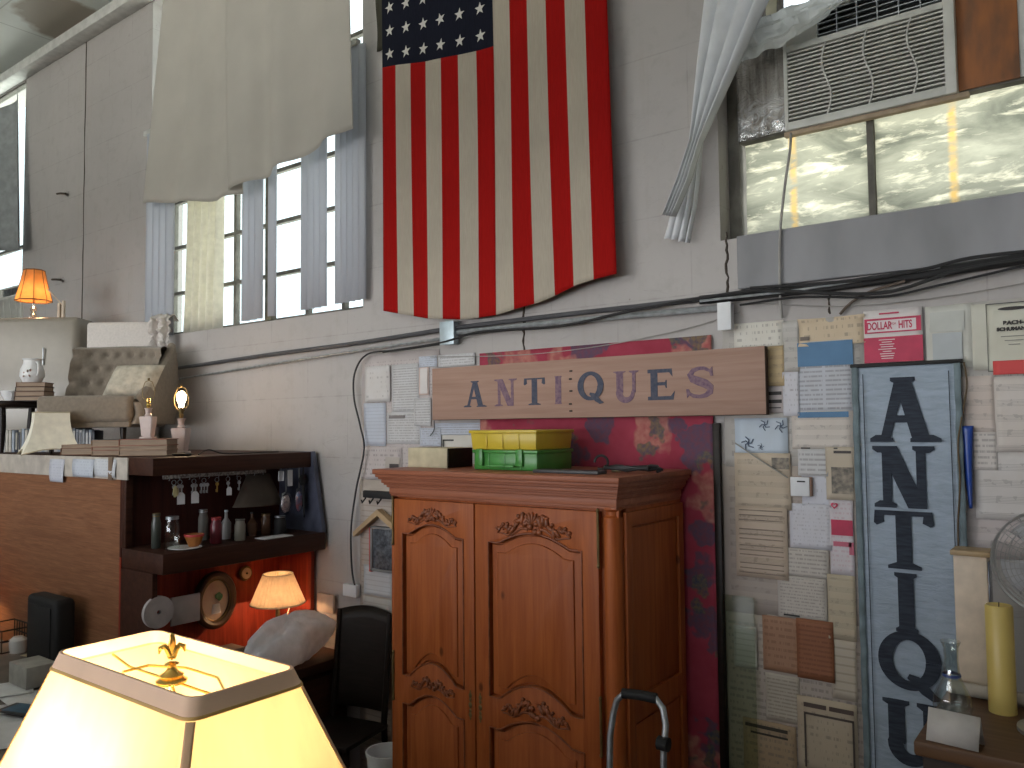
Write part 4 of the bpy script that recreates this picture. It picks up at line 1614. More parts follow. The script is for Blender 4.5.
# thermostat-like box
a, b, t_, bb = at(791, 486, -.03), at(810, 486, -.03), at(800, 477, -.03), at(800, 496, -.03)
tb = thing('wall_box', 'small white box with wooden side on the papered wall', 'wall box', ((a.x + b.x) / 2, -.03, bb.z))
MB().box(a.x + .004, b.x + .006, -.034, -.008, bb.z, t_.z, .002).build('wooden_body', M['board'], tb)
MB().box(a.x, b.x, -.040, -.033, bb.z, t_.z, .002).build('white_cover', M['white'], tb)
MB().box(a.x + .03, a.x + .065, -.0415, -.0395, t_.z - .022, t_.z - .016).build('dark_slot', M['black'], tb)
# hanging tail under it
# ------------------------------------------------------------------ vertical blue banner
BY = -.045
bxl, bxr = at(853, 380, BY).x, at(960, 372, BY).x
bzt = (at(853, 370, BY).z + at(960, 360, BY).z) / 2
bn = thing('fabric_banner', 'tall pale blue canvas banner painted ANTIQUES in slate letters', 'banner', ((bxl + bxr) / 2, BY, bzt - 2.2))


def ban(u, v):
    z = bzt + (-2.25) * v
    x = bxl + .004 + (bxr - bxl - .008) * u + .004 * noise.noise(Vector((u, 0, v * 12)))
    return Vector((x, BY + .003 * noise.noise(Vector((u * 2.0, 1, v * 26))), z))


MB().grid(ban, 24, 120).build('canvas', M['banner'], bn, solid=.002)
MB().box(bxl - .008, bxr + .012, BY - .012, BY + .012, bzt - .002, bzt + .014, .004).build('top_batten', M['black'], bn)
eb = MB()
for x0_, x1_ in ((bxl - .003, bxl + .022), (bxr - .020, bxr + .003)):
    eb.grid(lambda u, v: Vector((x0_ + (x1_ - x0_) * u + .003 * noise.noise(Vector((5, x0_, v * 30))), BY - .009 + .002 * noise.noise(Vector((u, 2, v * 40))), bzt - 2.25 * v)), 2, 80)
eb.build('side_hem', simple('grey_blue_hem', (.20, .26, .29), .9, var=.2), bn, solid=.002)
lb = MB()
for xx in (bxl + .042, bxr - .038):
    lb.box(xx - .0015, xx + .0015, BY - .0125, BY - .0105, bzt - 2.2, bzt - .03)
lb.build('painted_line', M['bannerink'], bn, smooth=False)
for ch, a, b, t0, b0 in (('A', 874, 940, 377, 442), ('N', 877, 937, 446, 508), ('T', 876, 936, 511, 569), ('I', 890, 926, 573, 632), ('Q', 880, 943, 632, 691), ('U', 882, 944, 694, 764)):
    A, B = at(a, b0, BY), at(b, b0, BY)
    T_, B_ = at((a + b) / 2, t0, BY), at((a + b) / 2, b0, BY)
    if ch == 'U': T_, B_ = at(905, 700, BY), at(905, 762, BY)
    Wd = (B.x - A.x) / (T_.z - B_.z)
    letter('painted_letter', ch, A.x, B.x, B_.z, T_.z, BY - .008, M['bannerink'], bn, W=Wd, K=.25, T=.14, s=.055)
zl = at(905, 772, BY).z
for k, ch in enumerate('ES'):
    letter('painted_letter', ch, bxl + .09, bxr - .08, zl - .26 - .30 * k, zl - .30 * k, BY - .011, M['bannerink'], bn, W=.85, K=.25, T=.13, s=.055)
# frayed twine and blue ribbon by its right edge
random.seed(9)
cable('twine', 'frayed brown twine hanging along the right edge of the banner',
      [at(964, 362, -.06), at(967, 385, -.055), at(963, 410, -.05), at(961, 422, -.055), at(958, 445, -.06), at(960, 480, -.06), at(958, 530, -.055), at(960, 580, -.055)], .0032, M['twine'], 'twine')


def rib(u, v):
    p = at(958, 426, -.03).lerp(at(969, 508, -.03), v)
    wd = .055 * (1 - .75 * v ** .8)
    return p + Vector((wd * u, -.012 * math.sin(u * PI) - .01 * u, .0))


tag(MB().grid(rib, 6, 20).build('ribbon', M['blueribbon'], solid=.001), 'royal blue ribbon pinned right of the banner', 'ribbon')

# ------------------------------------------------------------------ wardrobe
WXL, WXR, WYF, WYB, WZT = -3.02, -1.70, -.655, -.05, 2.035
wr = thing('wardrobe', 'tall carved orange pine wardrobe with two arched panel doors', 'wardrobe', ((WXL + WXR) / 2, (WYF + WYB) / 2, 0))
bdy = MB()
bdy.box(WXL, WXR, WYF + .02, WYB, .09, 1.90, .002)
bdy.build('carcass', M['pine'], wr)
bdy = MB()
bdy.box(WXL - .01, WXR + .012, WYF - .012, WYB, .02, .12, .008)
bdy.build('plinth', M['pineX'], wr)
for sx in (WXL + .04, WXR - .04):
    for sy in (WYF + .04, WYB - .04):
        MB().lathe([(0, 0), (.03, 0), (.035, .01), (.025, .03), (.03, .05)], (sx, sy, 0), 16).build('foot', M['pine'], wr)
# rounded corner posts
p_ = MB()
p_.lathe([(0, .12), (.042, .12), (.042, 1.86), (.030, 1.87), (.030, 1.885), (.044, 1.895), (.044, 1.905), (0, 1.905)], (WXR - .037, WYF + .037, 0), 24)
p_.box(WXR - .075, WXR - .0, WYF + .036, WYF + .08, .12, 1.905)
p_.build('corner_post', M['pine'], wr)
p_ = MB()
p_.box(WXL, WXL + .02, WYF, WYF + .05, .12, 1.905, .004)
p_.build('corner_post', M['pine'], wr)
# cornice: stacked mouldings
c_ = MB()
prof = [(1.895, .004, .012), (1.907, .010, .035), (1.942, .022, .012), (1.954, .034, .010), (1.964, .044, .020), (1.984, .058, .010), (1.994, .070, .016), (2.010, .082, .025)]
for z, o_, h in prof:
    c_.box(WXL - o_ * .7, WXR + o_ * .75, WYF - o_, WYB, z, z + h + .001, min(.004, h * .3))
c_.build('cornice', M['pineX'], wr)


def archpts(x0, x1, zb, zt, amp_b, amp_t, n=24, inset=0.0):
    """panel outline; bottom and top edges rise in the middle with flat shoulders"""
    x0 += inset
    x1 -= inset
    zb += inset
    zt -= inset

    def prof(t):
        if t < .12 or t > .88: return 0.0
        q = (t - .12) / .76
        return math.sin(PI * q) ** .9
    pts = []
    for k in range(n + 1):
        t = k / n
        pts.append((x0 + (x1 - x0) * t, zb + amp_b * prof(t)))
    for k in range(n + 1):
        t = 1 - k / n
        pts.append((x0 + (x1 - x0) * t, zt + amp_t * prof(t)))
    return pts


def carving(name, cx, cz, y, sc, parent, seed, shell=True):
    random.seed(seed)
    mb = MB()
    if shell:
        for k in range(7):
            a = R(20 + 140 * k / 6)
            mt = Matrix.Rotation(-(a - PI / 2), 4, 'Y')
            mb.ball((cx + math.cos(a) * .024 * sc, y, cz + math.sin(a) * .026 * sc), .011 * sc, .55, .8, 2.0, 2, mt)
    for side in (-1, 1):
        for k in range(9):
            t = k / 8
            x = cx + side * (.03 + .115 * t) * sc
            z = cz + (.012 - .040 * t + .014 * math.sin(t * 9)) * sc
            a = side * random.uniform(.3, 1.5)
            mt = Matrix.Rotation(a, 4, 'Y')
            mb.ball((x, y, z), .013 * sc * (1.1 - .45 * t), 1.7, .75, .7, 2, mt, .35, seed + k)
            mb.ball((x + random.uniform(-.008, .008) * sc, y - .002, z + random.uniform(.008, .02) * sc * (1 - t * .5)), .008 * sc, 1.2, .9, 1.0, 1, None)
        mb.tube([(cx + side * (.02 + .13 * k / 8) * sc, y + .002, cz + (-.014 - .028 * k / 8 + .008 * math.sin(k)) * sc) for k in range(9)], [.006 * sc * (1.1 - .08 * k) for k in range(9)], 7)
    for k in range(6):
        mb.ball((cx + random.uniform(-.03, .03) * sc, y - .003, cz + random.uniform(-.022, .012) * sc), .011 * sc, 1, .8, 1, 2)
    return mb.build(name, M['carve'], parent, angle=60)


YD = -.665


def door(x0, x1, hinge_right, key, seed):
    d = bpy.data.objects.new('door', None)
    COL.objects.link(d)
    d.parent = wr
    ORG[d.name] = ORG[wr.name]
    # one mesh door: back slab + frame with two arched holes
    fm = MB()
    st = .065 if x1 - x0 < .6 else .082
    g = .004
    X0, X1 = x0 + g, x1 - g
    out = [(X0, .13), (X1, .13), (X1, 1.885), (X0, 1.885)]
    up = archpts(X0 + st, X1 - st, 1.015, 1.715, .085, .055)
    lo = archpts(X0 + st, X1 - st, .25, .875, 0.0, .070)
    fm.shape([out, up, lo], YD, YD + .03, .003)
    fm.box(X0, X1, YD + .028, YD + .036, .13, 1.885)
    fm.build('door_frame', M['pine'], d, angle=30)
    pn = MB()
    pn.shape([archpts(X0 + st, X1 - st, 1.015, 1.715, .085, .055, inset=.012)], YD + .012, YD + .030, .004)
    pn.shape([archpts(X0 + st, X1 - st, 1.015, 1.715, .085, .055, inset=.045)], YD + .003, YD + .030, .007)
    pn.shape([archpts(X0 + st, X1 - st, .25, .875, 0, .07, inset=.012)], YD + .012, YD + .030, .004)
    pn.shape([archpts(X0 + st, X1 - st, .25, .875, 0, .07, inset=.045)], YD + .003, YD + .030, .007)
    pn.build('raised_panel', M['pine'], d, angle=30)
    # ogee lines around holes
    ml = MB()
    for pts in (up, lo):
        ml.tube([(a, YD - .001, b) for a, b in pts], .0045, 6, closed=True)
    for z, dz in ((1.835, 0),):
        pass
    ml.build('moulding', M['carve'], d)
    cx = (x0 + x1) / 2
    sc = (x1 - x0) / .60
    carving('carving', cx, 1.805, YD - .001, 1.15 * sc, d, seed)
    carving('carving', cx, .995, YD - .001, 1.05 * sc, d, seed + 1, False)
    # brass escutcheon
    ex = x1 - .030 if not hinge_right else x0 + .030
    e = MB()
    for k, (zz, rr) in enumerate(((0, .011), (.025, .008), (-.025, .008), (.045, .010), (-.045, .010), (.062, .005), (-.062, .005))):
        e.ball((ex, YD - .002, .95 + zz), rr, 1, .25, 1.3, 2)
    e.build('escutcheon', M['dullbrass'], d)
    # hinges
    hx = x1 - .001 if hinge_right else x0 + .004
    for zc in (1.775, 1.0, .35):
        h = MB()
        h.tube([(hx, YD - .004, zc - .11), (hx, YD - .004, zc + .11)], .006, 8)
        for k in (-1, 1): h.ball((hx, YD - .004, zc + k * .115), .008, 1, 1, 1.4)
        h.build('hinge', M['dullbrass'], d)
    return d


door(-3.0, -2.46, False, 0, 1)
door(-2.46, -1.78, True, 0, 5)
# side panel of the right face
sp_ = MB()
t_out = [(-.60, .15), (-.055, .15), (-.055, 1.88), (-.60, 1.88)]


def sidehole(z0, z1, ins=0):
    return [(-.545 + ins, z0 + ins), (-.105 - ins, z0 + ins), (-.105 - ins, z1 - ins), (-.545 + ins, z1 - ins)]


for (ol, a0, a1, bv) in (([t_out, sidehole(1.10, 1.82), sidehole(.22, 1.0)], 0.0, .016, .003),):
    tmp = MB().shape(ol, -a1, a0, bv)
    bmesh.ops.transform(tmp.bm, matrix=Matrix.Translation((WXR, 0, 0)) @ Matrix.Rotation(R(90), 4, 'Z'), verts=tmp.bm.verts)
    tmp.build('side_frame', M['pine'], wr)
tmp = MB()
tmp.shape([sidehole(1.10, 1.82, .012)], -.006, .0, .002)
tmp.shape([sidehole(.22, 1.0, .012)], -.006, .0, .002)
bmesh.ops.transform(tmp.bm, matrix=Matrix.Translation((WXR, 0, 0)) @ Matrix.Rotation(R(90), 4, 'Z'), verts=tmp.bm.verts)
tmp.build('side_panel', M['pine'], wr)

# ------------------------------------------------------------------ things on top of the wardrobe
WT_ = 2.0355


def boxat(px0, px1, Y, depth):
    return at(px0, 468, Y).x, at(px1, 468, Y).x


# cream box with black open side
x0, x1 = boxat(408, 447, -.50, .2)
zt = at(428, 448, -.50).z
cbx = thing('storage_box', 'cream square box with dark right side on the left of the wardrobe top', 'box', ((x0 + x1) / 2, -.42, WT_))
MB().box(x0, x1, -.50, -.30, WT_, zt, .003).build('box_body', M['creambox'], cbx)
MB().box(x1, x1 + .006, -.497, -.303, WT_ + .002, zt - .002, .001).build('dark_side', M['blackwood'], cbx)
# green and yellow organiser cases


def case(label, px0, px1, pt, pb, Y, depth, mat, base, taper):
    A, B = at(px0, pb, Y), at(px1, pb, Y)
    zt = at((px0 + px1) / 2, pt, Y).z
    t = thing('plastic_case', label, 'plastic case', ((A.x + B.x) / 2, Y + depth / 2, base))
    x0, x1, y0, y1 = A.x, B.x, Y, Y + depth
    b = MB()
    h = zt - base
    tt = bmesh.new()
    vs_ = []
    bmesh.ops.create_cube(tt, size=1)
    for v in tt.verts:
        up = v.co.z > 0
        k = taper if up else 0
        v.co = Vector(((x0 - k if v.co.x < 0 else x1 + k), (y0 - k if v.co.y < 0 else y1 + k), base + (h - .012 if up else 0)))
    bmesh.ops.bevel(tt, geom=tt.edges[:], offset=.008, segments=2, profile=.5, affect='EDGES')
    b._merge(tt)
    b.build('tub', mat, t)
    l = MB().box(x0 - taper - .006, x1 + taper + .006, y0 - taper - .006, y1 + taper + .006, zt - .016, zt, .004)
    l.build('lid', mat, t)
    for k in range(1, 4):
        rb = MB()
        xx = x0 + (x1 - x0) * k / 4
        rb.box(xx - .004, xx + .004, y0 - taper - .003, y0 + .005, base + .006, zt - .014, .002)
        rb.build('rib', mat, t)
    return t, x0, x1, y0, y1, zt


gt, gx0_, gx1_, gy0, gy1, gzt = case('green latched plastic case under the yellow one on the wardrobe', 474, 537, 450, 468, -.52, .30, M['green'], WT_, .0)
for k in (.12, .75):
    xx = gx0_ + (gx1_ - gx0_) * k
    MB().box(xx - .02, xx + .02, gy0 - .016, gy0 - .004, WT_ + .02, gzt + .004, .004).build('latch', M['green'], gt)
MB().tube([(gx0_ + .10, gy0 - .006, WT_ + .02), (gx0_ + .10, gy0 - .025, WT_ + .022), (gx1_ - .12, gy0 - .025, WT_ + .022), (gx1_ - .12, gy0 - .006, WT_ + .02)], .005, 8).build('carry_handle', M['green'], gt)
case('yellow plastic case stacked on the green one', 472, 536, 430, 449, -.52, .30, M['yellow'], gzt + .0005, .006)
# black flat tablet and cable coil
a = at(540, 468, -.60)
tag(MB().box(at(535, 468, -.60).x, at(600, 468, -.60).x, -.62, -.54, WT_, WT_ + .016, .004).build('flat_tablet', M['dkgrey']), 'flat dark grey device lying in front of the green case', 'device')
pts = []
cx = at(630, 462, -.42)
for k in range(60):
    t = k / 59
    an = t * 2 * PI * 3.2
    pts.append((cx.x + (.13 + .015 * math.sin(k * 1.7)) * math.cos(an) + .01 * math.sin(k), -.42 + .055 * math.sin(an), WT_ + .008 + .014 * t + .01 * abs(math.sin(k * .9))))
tag(MB().tube(pts, .0065, 7).build('coiled_cable', M['blackcable']), 'coiled black cable on the right of the wardrobe top', 'cable')
pts = [(cx.x - .16 + .035 * math.cos(a_), -.40, WT_ + .042 + .032 * math.sin(a_)) for a_ in [R(-120 + 300 * k / 16) for k in range(17)]]
tag(MB().tube(pts, .006, 7).build('cable_loop', M['blackcable']), 'upright black cable loop beside the yellow case', 'cable')
tag(MB().box(WXR - .16, WXR - .12, -.42, -.39, WT_, WT_ + .014, .005).build('small_scrap', M['creambox']), 'small cream scrap at the right corner of the wardrobe top', 'scrap')

# ------------------------------------------------------------------ little wooden frame, rack on the strip left of the wardrobe
Y = -.03
a, b = at(370, 525, Y), at(400, 574, Y)
nf = thing('gabled_frame', 'small dark picture frame under a pale wooden gable left of wardrobe', 'picture frame', (at(382, 574, Y).x, Y, at(382, 574, Y).z))
zt, zb = at(385, 527, Y).z, at(385, 572, Y).z
xl, xr = at(372, 550, Y).x, at(398, 550, Y).x
MB().box(xl, xr, Y - .01, Y + .015, zb, zt, .002).build('dark_panel', simple('chalk_black_print', (.02, .022, .03), .5, col2=(.12, .13, .15), scale=40), nf)
fr = MB()
for q in ((xl, xr, zb, zb + .015), (xl, xr, zt - .015, zt), (xl, xl + .02, zb, zt), (xr - .02, xr, zb, zt)):
    fr.box(q[0], q[1], Y - .02, Y + .01, q[2], q[3], .003)
fr.build('frame_moulding', simple('grey_frame', (.22, .22, .22), .6), nf)
ap, el, er = at(381, 512, Y), at(357, 533, Y), at(404, 533, Y)
g = MB()
g.poly([(el.x, el.z - .02), (ap.x, ap.z - .02), (er.x, er.z - .02), (er.x, er.z + .015), (ap.x, ap.z + .02), (el.x, el.z + .01)], Y - .035, Y + .01)
g.build('gable', simple('pale_wood_gable', (.52, .36, .20), .6), nf)
MB().box(xl - .022, xl - .002, Y - .006, Y + .012, zb - .01, zt - .01, .002).build('red_edge', M['red'], nf)
rk = thing('coat_rack', 'small black wall rack hidden behind the wardrobe cornice corner', 'rack', (at(375, 500, -.05).x, -.05, at(375, 500, -.05).z))
a, b = at(363, 492, -.05), at(400, 500, -.05)
MB().box(a.x, b.x, -.055, -.02, b.z, a.z + .01, .006).build('rack_bar', M['black'], rk)
for k in range(3):
    xx = a.x + .03 + .07 * k
    MB().tube([(xx, -.055, b.z), (xx, -.075, b.z - .02), (xx, -.085, b.z - .03), (xx, -.09, b.z - .01)], .005, 7).build('hook', M['black'], rk)
a, b = at(350, 578, -.03), at(360, 596, -.03)
tag(MB().box(at(345, 590, -.03).x, at(358, 590, -.03).x, -.05, -.008, at(350, 596, -.03).z, at(350, 584, -.03).z, .004).build('wall_socket', M['white']), 'small white wall socket at the end of the looping black cable', 'socket')
tag(MB().box(at(318, 604, -.04).x, at(334, 604, -.04).x, -.05, -.03, at(326, 612, -.04).z, at(326, 594, -.04).z, .002).build('paper_card', simple('cream_card_note', (.62, .48, .38), .7)), 'cream card pinned above the white bag by the hutch corner', 'card')

# ------------------------------------------------------------------ HUTCH standing out from the wall, and the loft deck
HB, HF, HT_, HY0, HY1 = -4.74, -4.285, -4.40, -1.175, -.03
hz0, hz1, htop = 1.44, 1.555, 2.09
hu = thing('open_hutch', 'dark brown open hutch with keys and jars, standing out from the wall', 'hutch', (-4.55, -.6, 0))
MB().box(HB, HT_, HY0, HY1, 1.985, htop - .004, .004).build('top_board', M['darkwood'], hu)
MB().box(HB, HF, HY0, HY1, hz0, hz1, .006).build('shelf', M['darkwood'], hu)
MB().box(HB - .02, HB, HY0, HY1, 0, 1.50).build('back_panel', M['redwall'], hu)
MB().box(HB - .02, HB, HY0, HY1, 1.50, htop - .004).build('back_panel', woodmat('shaded_mahogany', (.07, .018, .012), (.04, .01, .008), .5, 'Z', 5), hu)  # upper back darker than the lower: inner shade put into its colour
# slanted far side panel
sp = MB()
t = bmesh.new()
pr = [(HB, hz1), (HF + .005, hz1), (HT_ + .01, htop), (HB, htop)]
A = [t.verts.new((x, HY1 - .03, z)) for x, z in pr]
B = [t.verts.new((x, HY1, z)) for x, z in pr]
t.faces.new(A)
t.faces.new(B[::-1])
for i in range(4): t.faces.new((A[i], B[i], B[(i + 1) % 4], A[(i + 1) % 4]))
bmesh.ops.recalc_face_normals(t, faces=t.faces[:])
sp._merge(t)
sp.build('slanted_side', simple('black_bluish_sheen', (.12, .13, .19), .3, var=.35, scale=5), hu, smooth=False)  # bluish reflected light put into the base colour
MB().box(HB, HB + .05, HY0 - .003, HY0 + .04, hz1, 1.985, .003).build('near_post', M['darkwood'], hu)
MB().box(HB, -4.40, HY1 - .03, HY1, .80, hz0).build('lower_side', M['redwall'], hu)
MB().box(HB, HB + .35, HY0, HY0 + .03, .80, hz0).build('lower_end', M['darkwood'], hu)
MB().box(HB, -4.02, HY0 - .03, HY1, .74, .80, .006).build('desk_top', M['darkwood'], hu)
MB().box(HB, -4.07, HY0, HY1, 0.05, .74, .004).build('base_cabinet', M['darkwood'], hu)
for k in range(2):
    y0_ = HY0 + .03 + .56 * k
    dd = MB().box(-4.07, -4.052, y0_, y0_ + .53, .12, .70, .004).build('cabinet_door', M['darkwood'], hu)
    MB().ball((-4.045, y0_ + (.48 if k == 0 else .05), .55), .014).build('knob', M['dullbrass'], dd)

# loft deck with plywood partition below it
dk = thing('loft_platform', 'raised platform with a plywood front carrying the armchair and lamps', 'platform', (-7.5, -.6, 0))
DX0, DX1, DYF = -12.0, HB - .021, -1.175
MB().box(DX0, DX1, DYF, -.02, 2.03, 2.088, .003).build('deck_board', M['darkwood'], dk)
MB().box(DX0, DX1 + .10, DYF - .012, DYF - .001, 1.955, 2.085, .002).build('fascia', simple('cream_painted_fascia', (.55, .50, .44), .6), dk)
MB().box(DX0, DX1, DYF, DYF + .03, 0, 1.955).build('plywood_front', M['ply'], dk)
MB().box(DX1 - .11, DX1 - .06, DYF - .022, DYF, 1.95, 2.088, .003).build('fascia_end_block', simple('brown_end_block', (.22, .15, .10), .6), dk)
# notes on the fascia
for (a, b, t0, b0, lab, base) in ((50, 64, 459, 482, 'white note hanging over the lower edge of the platform front', (.58, .60, .68)),
                                 (73, 94, 459, 477, 'pale blue printed note on the platform front, right of the hanging one', (.56, .60, .68)),
                                 (95, 116, 459, 477, 'white form with a stamp, rightmost note on the platform front', (.62, .64, .68))):
    A, B = at(a, 468, DYF - .016), at(b, 468, DYF - .016)
    z1_, z0_ = at((a + b) / 2, t0, DYF - .016).z, at((a + b) / 2, b0, DYF - .016).z
    mt = printmat('note_' + str(a), base, (.3, .33, .42), B.x - A.x, z1_ - z0_, 'text', .018, dens=.3)
    tag(MB().grid(lambda u, v: Vector((A.x + (B.x - A.x) * u, DYF - .016 - .006 * math.sin(v * 3 + u), z0_ + (z1_ - z0_) * v)), 4, 6).build('paper_note', mt, solid=.0006), lab, 'note')

# ---- things hanging from the key strip
ks = thing('key_rack', 'pale strip with hooks for keys along the underside of the hutch top', 'key rack', (-4.55, -.67, 1.96))
KX = -4.52
k0, k1 = atX(163, 472, KX), atX(266, 469, KX)
kz = 1.968
MB().box(KX - .006, KX + .002, k0.y, k1.y, kz - .012, kz + .016, .002).build('strip', simple('speckled_white_strip', (.55, .52, .48), .6, var=.3, scale=60, col2=(.12, .10, .09)), ks)
hooks = []
for k in range(11):
    yy = k0.y + (k1.y - k0.y) * (k + .5) / 11
    MB().tube([(KX, yy, kz), (KX + .014, yy, kz - .006), (KX + .016, yy, kz - .018), (KX + .008, yy, kz - .022)], .0018, 6).build('hook', M['steel'], ks)
random.seed(21)
klist = [(174, 'yellowish fob', 1, .10, 'bunch of keys with yellowish fob, leftmost under the hutch top'),
         (180, None, 2, .13, 'keys with a long white paper tag, second from the left in the hutch'),
         (194, 'tag', 2, .14, 'keys with a bright white paper tag, third from the left in the hutch'),
         (204, None, 3, .09, 'loose ring of small dark keys left of the brass key'),
         (217, 'brass', 1, .12, 'long brass key hanging left of the small white tag'),
         (228, 'tag', 1, .09, 'single key with a small white tag before the hanging shade'),
         (239, None, 1, .10, 'steel key on the strip just left of the hanging shade')]
for px, fob, n, ln, lab in klist:
    c = atX(px, 473, KX + .01)
    t = thing('key_bunch', lab, 'keys', (KX + .01, c.y, kz - .02 - ln), group=None)
    y = c.y
    MB().tube([(KX + .01, y + .014 * math.cos(a), kz - .034 + .014 * math.sin(a)) for a in [2 * PI * q / 16 for q in range(16)]], .0016, 5, closed=True).build('key_ring', M['steel'], t)
    for q in range(n):
        off = (q - (n - 1) / 2) * .018
        kb = MB()
        kb.lathe([(0, -.0015), (.012, -.0015), (.012, .0015), (0, .0015)], (KX + .012 + q * .003, y + off, kz - .060), 12, axis='X')
        kb.box(KX + .011 + q * .003, KX + .014 + q * .003, y + off - .0035, y + off + .0035, kz - .11, kz - .066)
        kb.box(KX + .011 + q * .003, KX + .014 + q * .003, y + off - .010, y + off, kz - .108, kz - .092)
        kb.build('key', M['brass'] if fob == 'brass' else M['steel'], t)
    if fob == 'tag' or lab.find('long white') >= 0:
        s = 1.35 if px < 200 else 1.0
        z = kz - .105 - (.06 if px < 200 else .03)
        pts = [(-.017 * s, 0), (.017 * s, 0), (.017 * s, .040 * s), (.008 * s, .052 * s), (-.008 * s, .052 * s), (-.017 * s, .040 * s)]
        tg = MB().poly(pts, -.0006, .0006)
        bmesh.ops.transform(tg.bm, matrix=Matrix.Translation((KX + .024, y, z)) @ Matrix.Rotation(R(80), 4, 'Z'), verts=tg.bm.verts)
        tg.build('paper_tag', M['white'], t)
        MB().tube([(KX + .024, y, z + .048 * s), (KX + .012, y, kz - .046)], .001, 5).build('string', M['greycable'], t)
    if fob == 'yellowish fob':
        MB().ball((KX + .03, y, kz - .085), .018, .4, 1, 1.9, 2, None, .3).build('fob', simple('yellowed_fob', (.55, .48, .25), .5), t)

# hanging grey lamp shade inside the hutch
c = atX(252, 475, -4.60)
zt, zb = atX(252, 474, -4.60).z, atX(252, 505, -4.60).z
yl, yr = atX(229, 504, -4.60).y, atX(277, 504, -4.60).y
hs = thing('lamp_shade', 'brownish grey cone lamp shade hanging inside the hutch', 'lamp shade', (-4.60, (yl + yr) / 2, zb))
rb_ = (yr - yl) / 2
MB().lathe([(rb_, zb), (rb_ * .95, zb + .01), (rb_ * .45, zt)], (-4.55, (yl + yr) / 2, 0), 32, sx=.5).build('shade_cone', simple('grey_brown_shade', (.07, .052, .038), .85), hs, solid=.003)
MB().tube([(-4.55, (yl + yr) / 2, zt - .005), (-4.55, (yl + yr) / 2, 1.99)], .008, 8).build('shade_hook', M['blackwood'], hs)
# bagged trinkets hung on the slanted side
for px, pt, pb, lab, mt, nm, wd in ((286, 492, 514, 'clear bag of pinkish trinkets hanging by the slanted side of the hutch', simple('pink_grey_beads', (.50, .36, .33), .5, var=.4, scale=70, col2=(.20, .15, .16)), 'trinket_bag', .055),
                                    (299, 488, 512, 'clear bag with blue and red items hanging right of the pinkish one', simple('red_blue_items', (.50, .10, .10), .5, scale=30, col2=(.10, .25, .45)), 'trinket_bag', .045)):
    X_ = -4.44
    a, b = atX(px, pt, X_), atX(px, pb, X_)
    t = thing(nm, lab, 'bag', (X_, a.y, b.z))
    MB().ball((X_, a.y, (a.z + b.z) / 2 - .006), wd * .62, .45, 1, (a.z - b.z) / 2 / (wd * .62) * .8, 3, None, .25, px).build('contents', mt, t)
    MB().ball((X_, a.y, (a.z + b.z) / 2), wd * .72, .6, 1.05, (a.z - b.z) / 2 / (wd * .72) * 1.05, 3, None, .2, px + 1).build('clear_bag', M['plastic'], t)
    MB().tube([(X_, a.y, a.z), (X_, a.y, 1.985)], .0015, 5).build('string', M['greycable'], t)
X_ = -4.47
for px, pt, pb, lab in ((281, 471, 481, 'small white tag hanging high before the slanted hutch side'), (290, 470, 486, 'white oval tag hanging right of the small tag in the hutch')):
    a, b = atX(px, pt, X_), atX(px, pb, X_)
    t = MB().box(X_, X_ + .002, a.y - .02, a.y + .02, b.z, a.z, .006 if px == 281 else .0)
    t.tube([(X_ + .001, a.y, a.z - .003), (X_ + .001, a.y, 1.986)], .001, 5)
    tag(t.build('hanging_tag', M['white']), lab, 'tag')
# dark long brush hanging
a, b = atX(312, 476, -4.40), atX(314, 520, -4.40)
t = thing('hanging_brush', 'black long-handled brush hanging against the slanted hutch side', 'brush', (-4.43, -.10, b.z))
MB().ball((-4.43, -.10, 1.90), .04, .4, .9, 1.0, 3).build('bristle_head', M['black'], t)
MB().tube([(-4.43, -.10, 1.99), (-4.43, -.10, 1.87), (-4.42, -.10, 1.75), (-4.42, -.10, 1.65)], [.004, .012, .011, .004], 8).build('handle', M['black'], t)

# ---- jars and bottles on the hutch shelf


def jarprof(r, h, neck=.8, lip=True):
    return [(0, 0), (r * .9, 0), (r, r * .15), (r, h * .72), (r * neck, h * .86), (r * neck, h * .95), (r * neck * 1.08, h * .96), (r * neck * 1.08, h), (r * neck * .9, h)]


SZ = hz1 + .001


def shelf_item(px, pt, pb, X_, kind, label, cat, wdpx):
    a, b = atX(px, pt, X_), atX(px, pb, X_)
    y = b.y
    h = max(a.z - SZ, .03)
    l_, r__ = atX(px - wdpx / 2, pb, X_), atX(px + wdpx / 2, pb, X_)
    r = abs(r__.y - l_.y) / 2 * .72
    t = thing(kind[0], label, cat, (X_, y, SZ))
    if kind[0] in ('glass_jar', 'dark_jar', 'tin_can'):
        MB().lathe(jarprof(r, h), (X_, y, SZ), 24).build('body', kind[1], t)
        MB().lathe([(0, h * .93), (r * .86, h * .93), (r * .86, h * 1.02), (0, h * 1.02)], (X_, y, SZ), 24).build('lid', kind[2], t)
    elif kind[0] in ('bottle',):
        MB().lathe([(0, 0), (r, 0), (r, h * .55), (r * .35, h * .72), (r * .3, h * .95), (0, h * .95)], (X_, y, SZ), 20).build('body', kind[1], t)
        MB().lathe([(0, h * .93), (r * .38, h * .93), (r * .38, h), (0, h)], (X_, y, SZ), 16).build('cap', kind[2], t)
    elif kind[0] == 'bowl':
        MB().lathe([(0, .004), (r * .5, 0), (r * .55, .008), (r * .95, h * .8), (r, h), (r * .92, h * .98), (r * .5, h * .25), (0, h * .2)], (X_, y, SZ), 28).build('body', kind[1], t)
        MB().lathe([(r * .93, h * .80), (r * 1.01, h * .86), (r * 1.01, h * 1.01), (r * .9, h * 1.01)], (X_, y, SZ), 28).build('rim', kind[2], t)
    return t


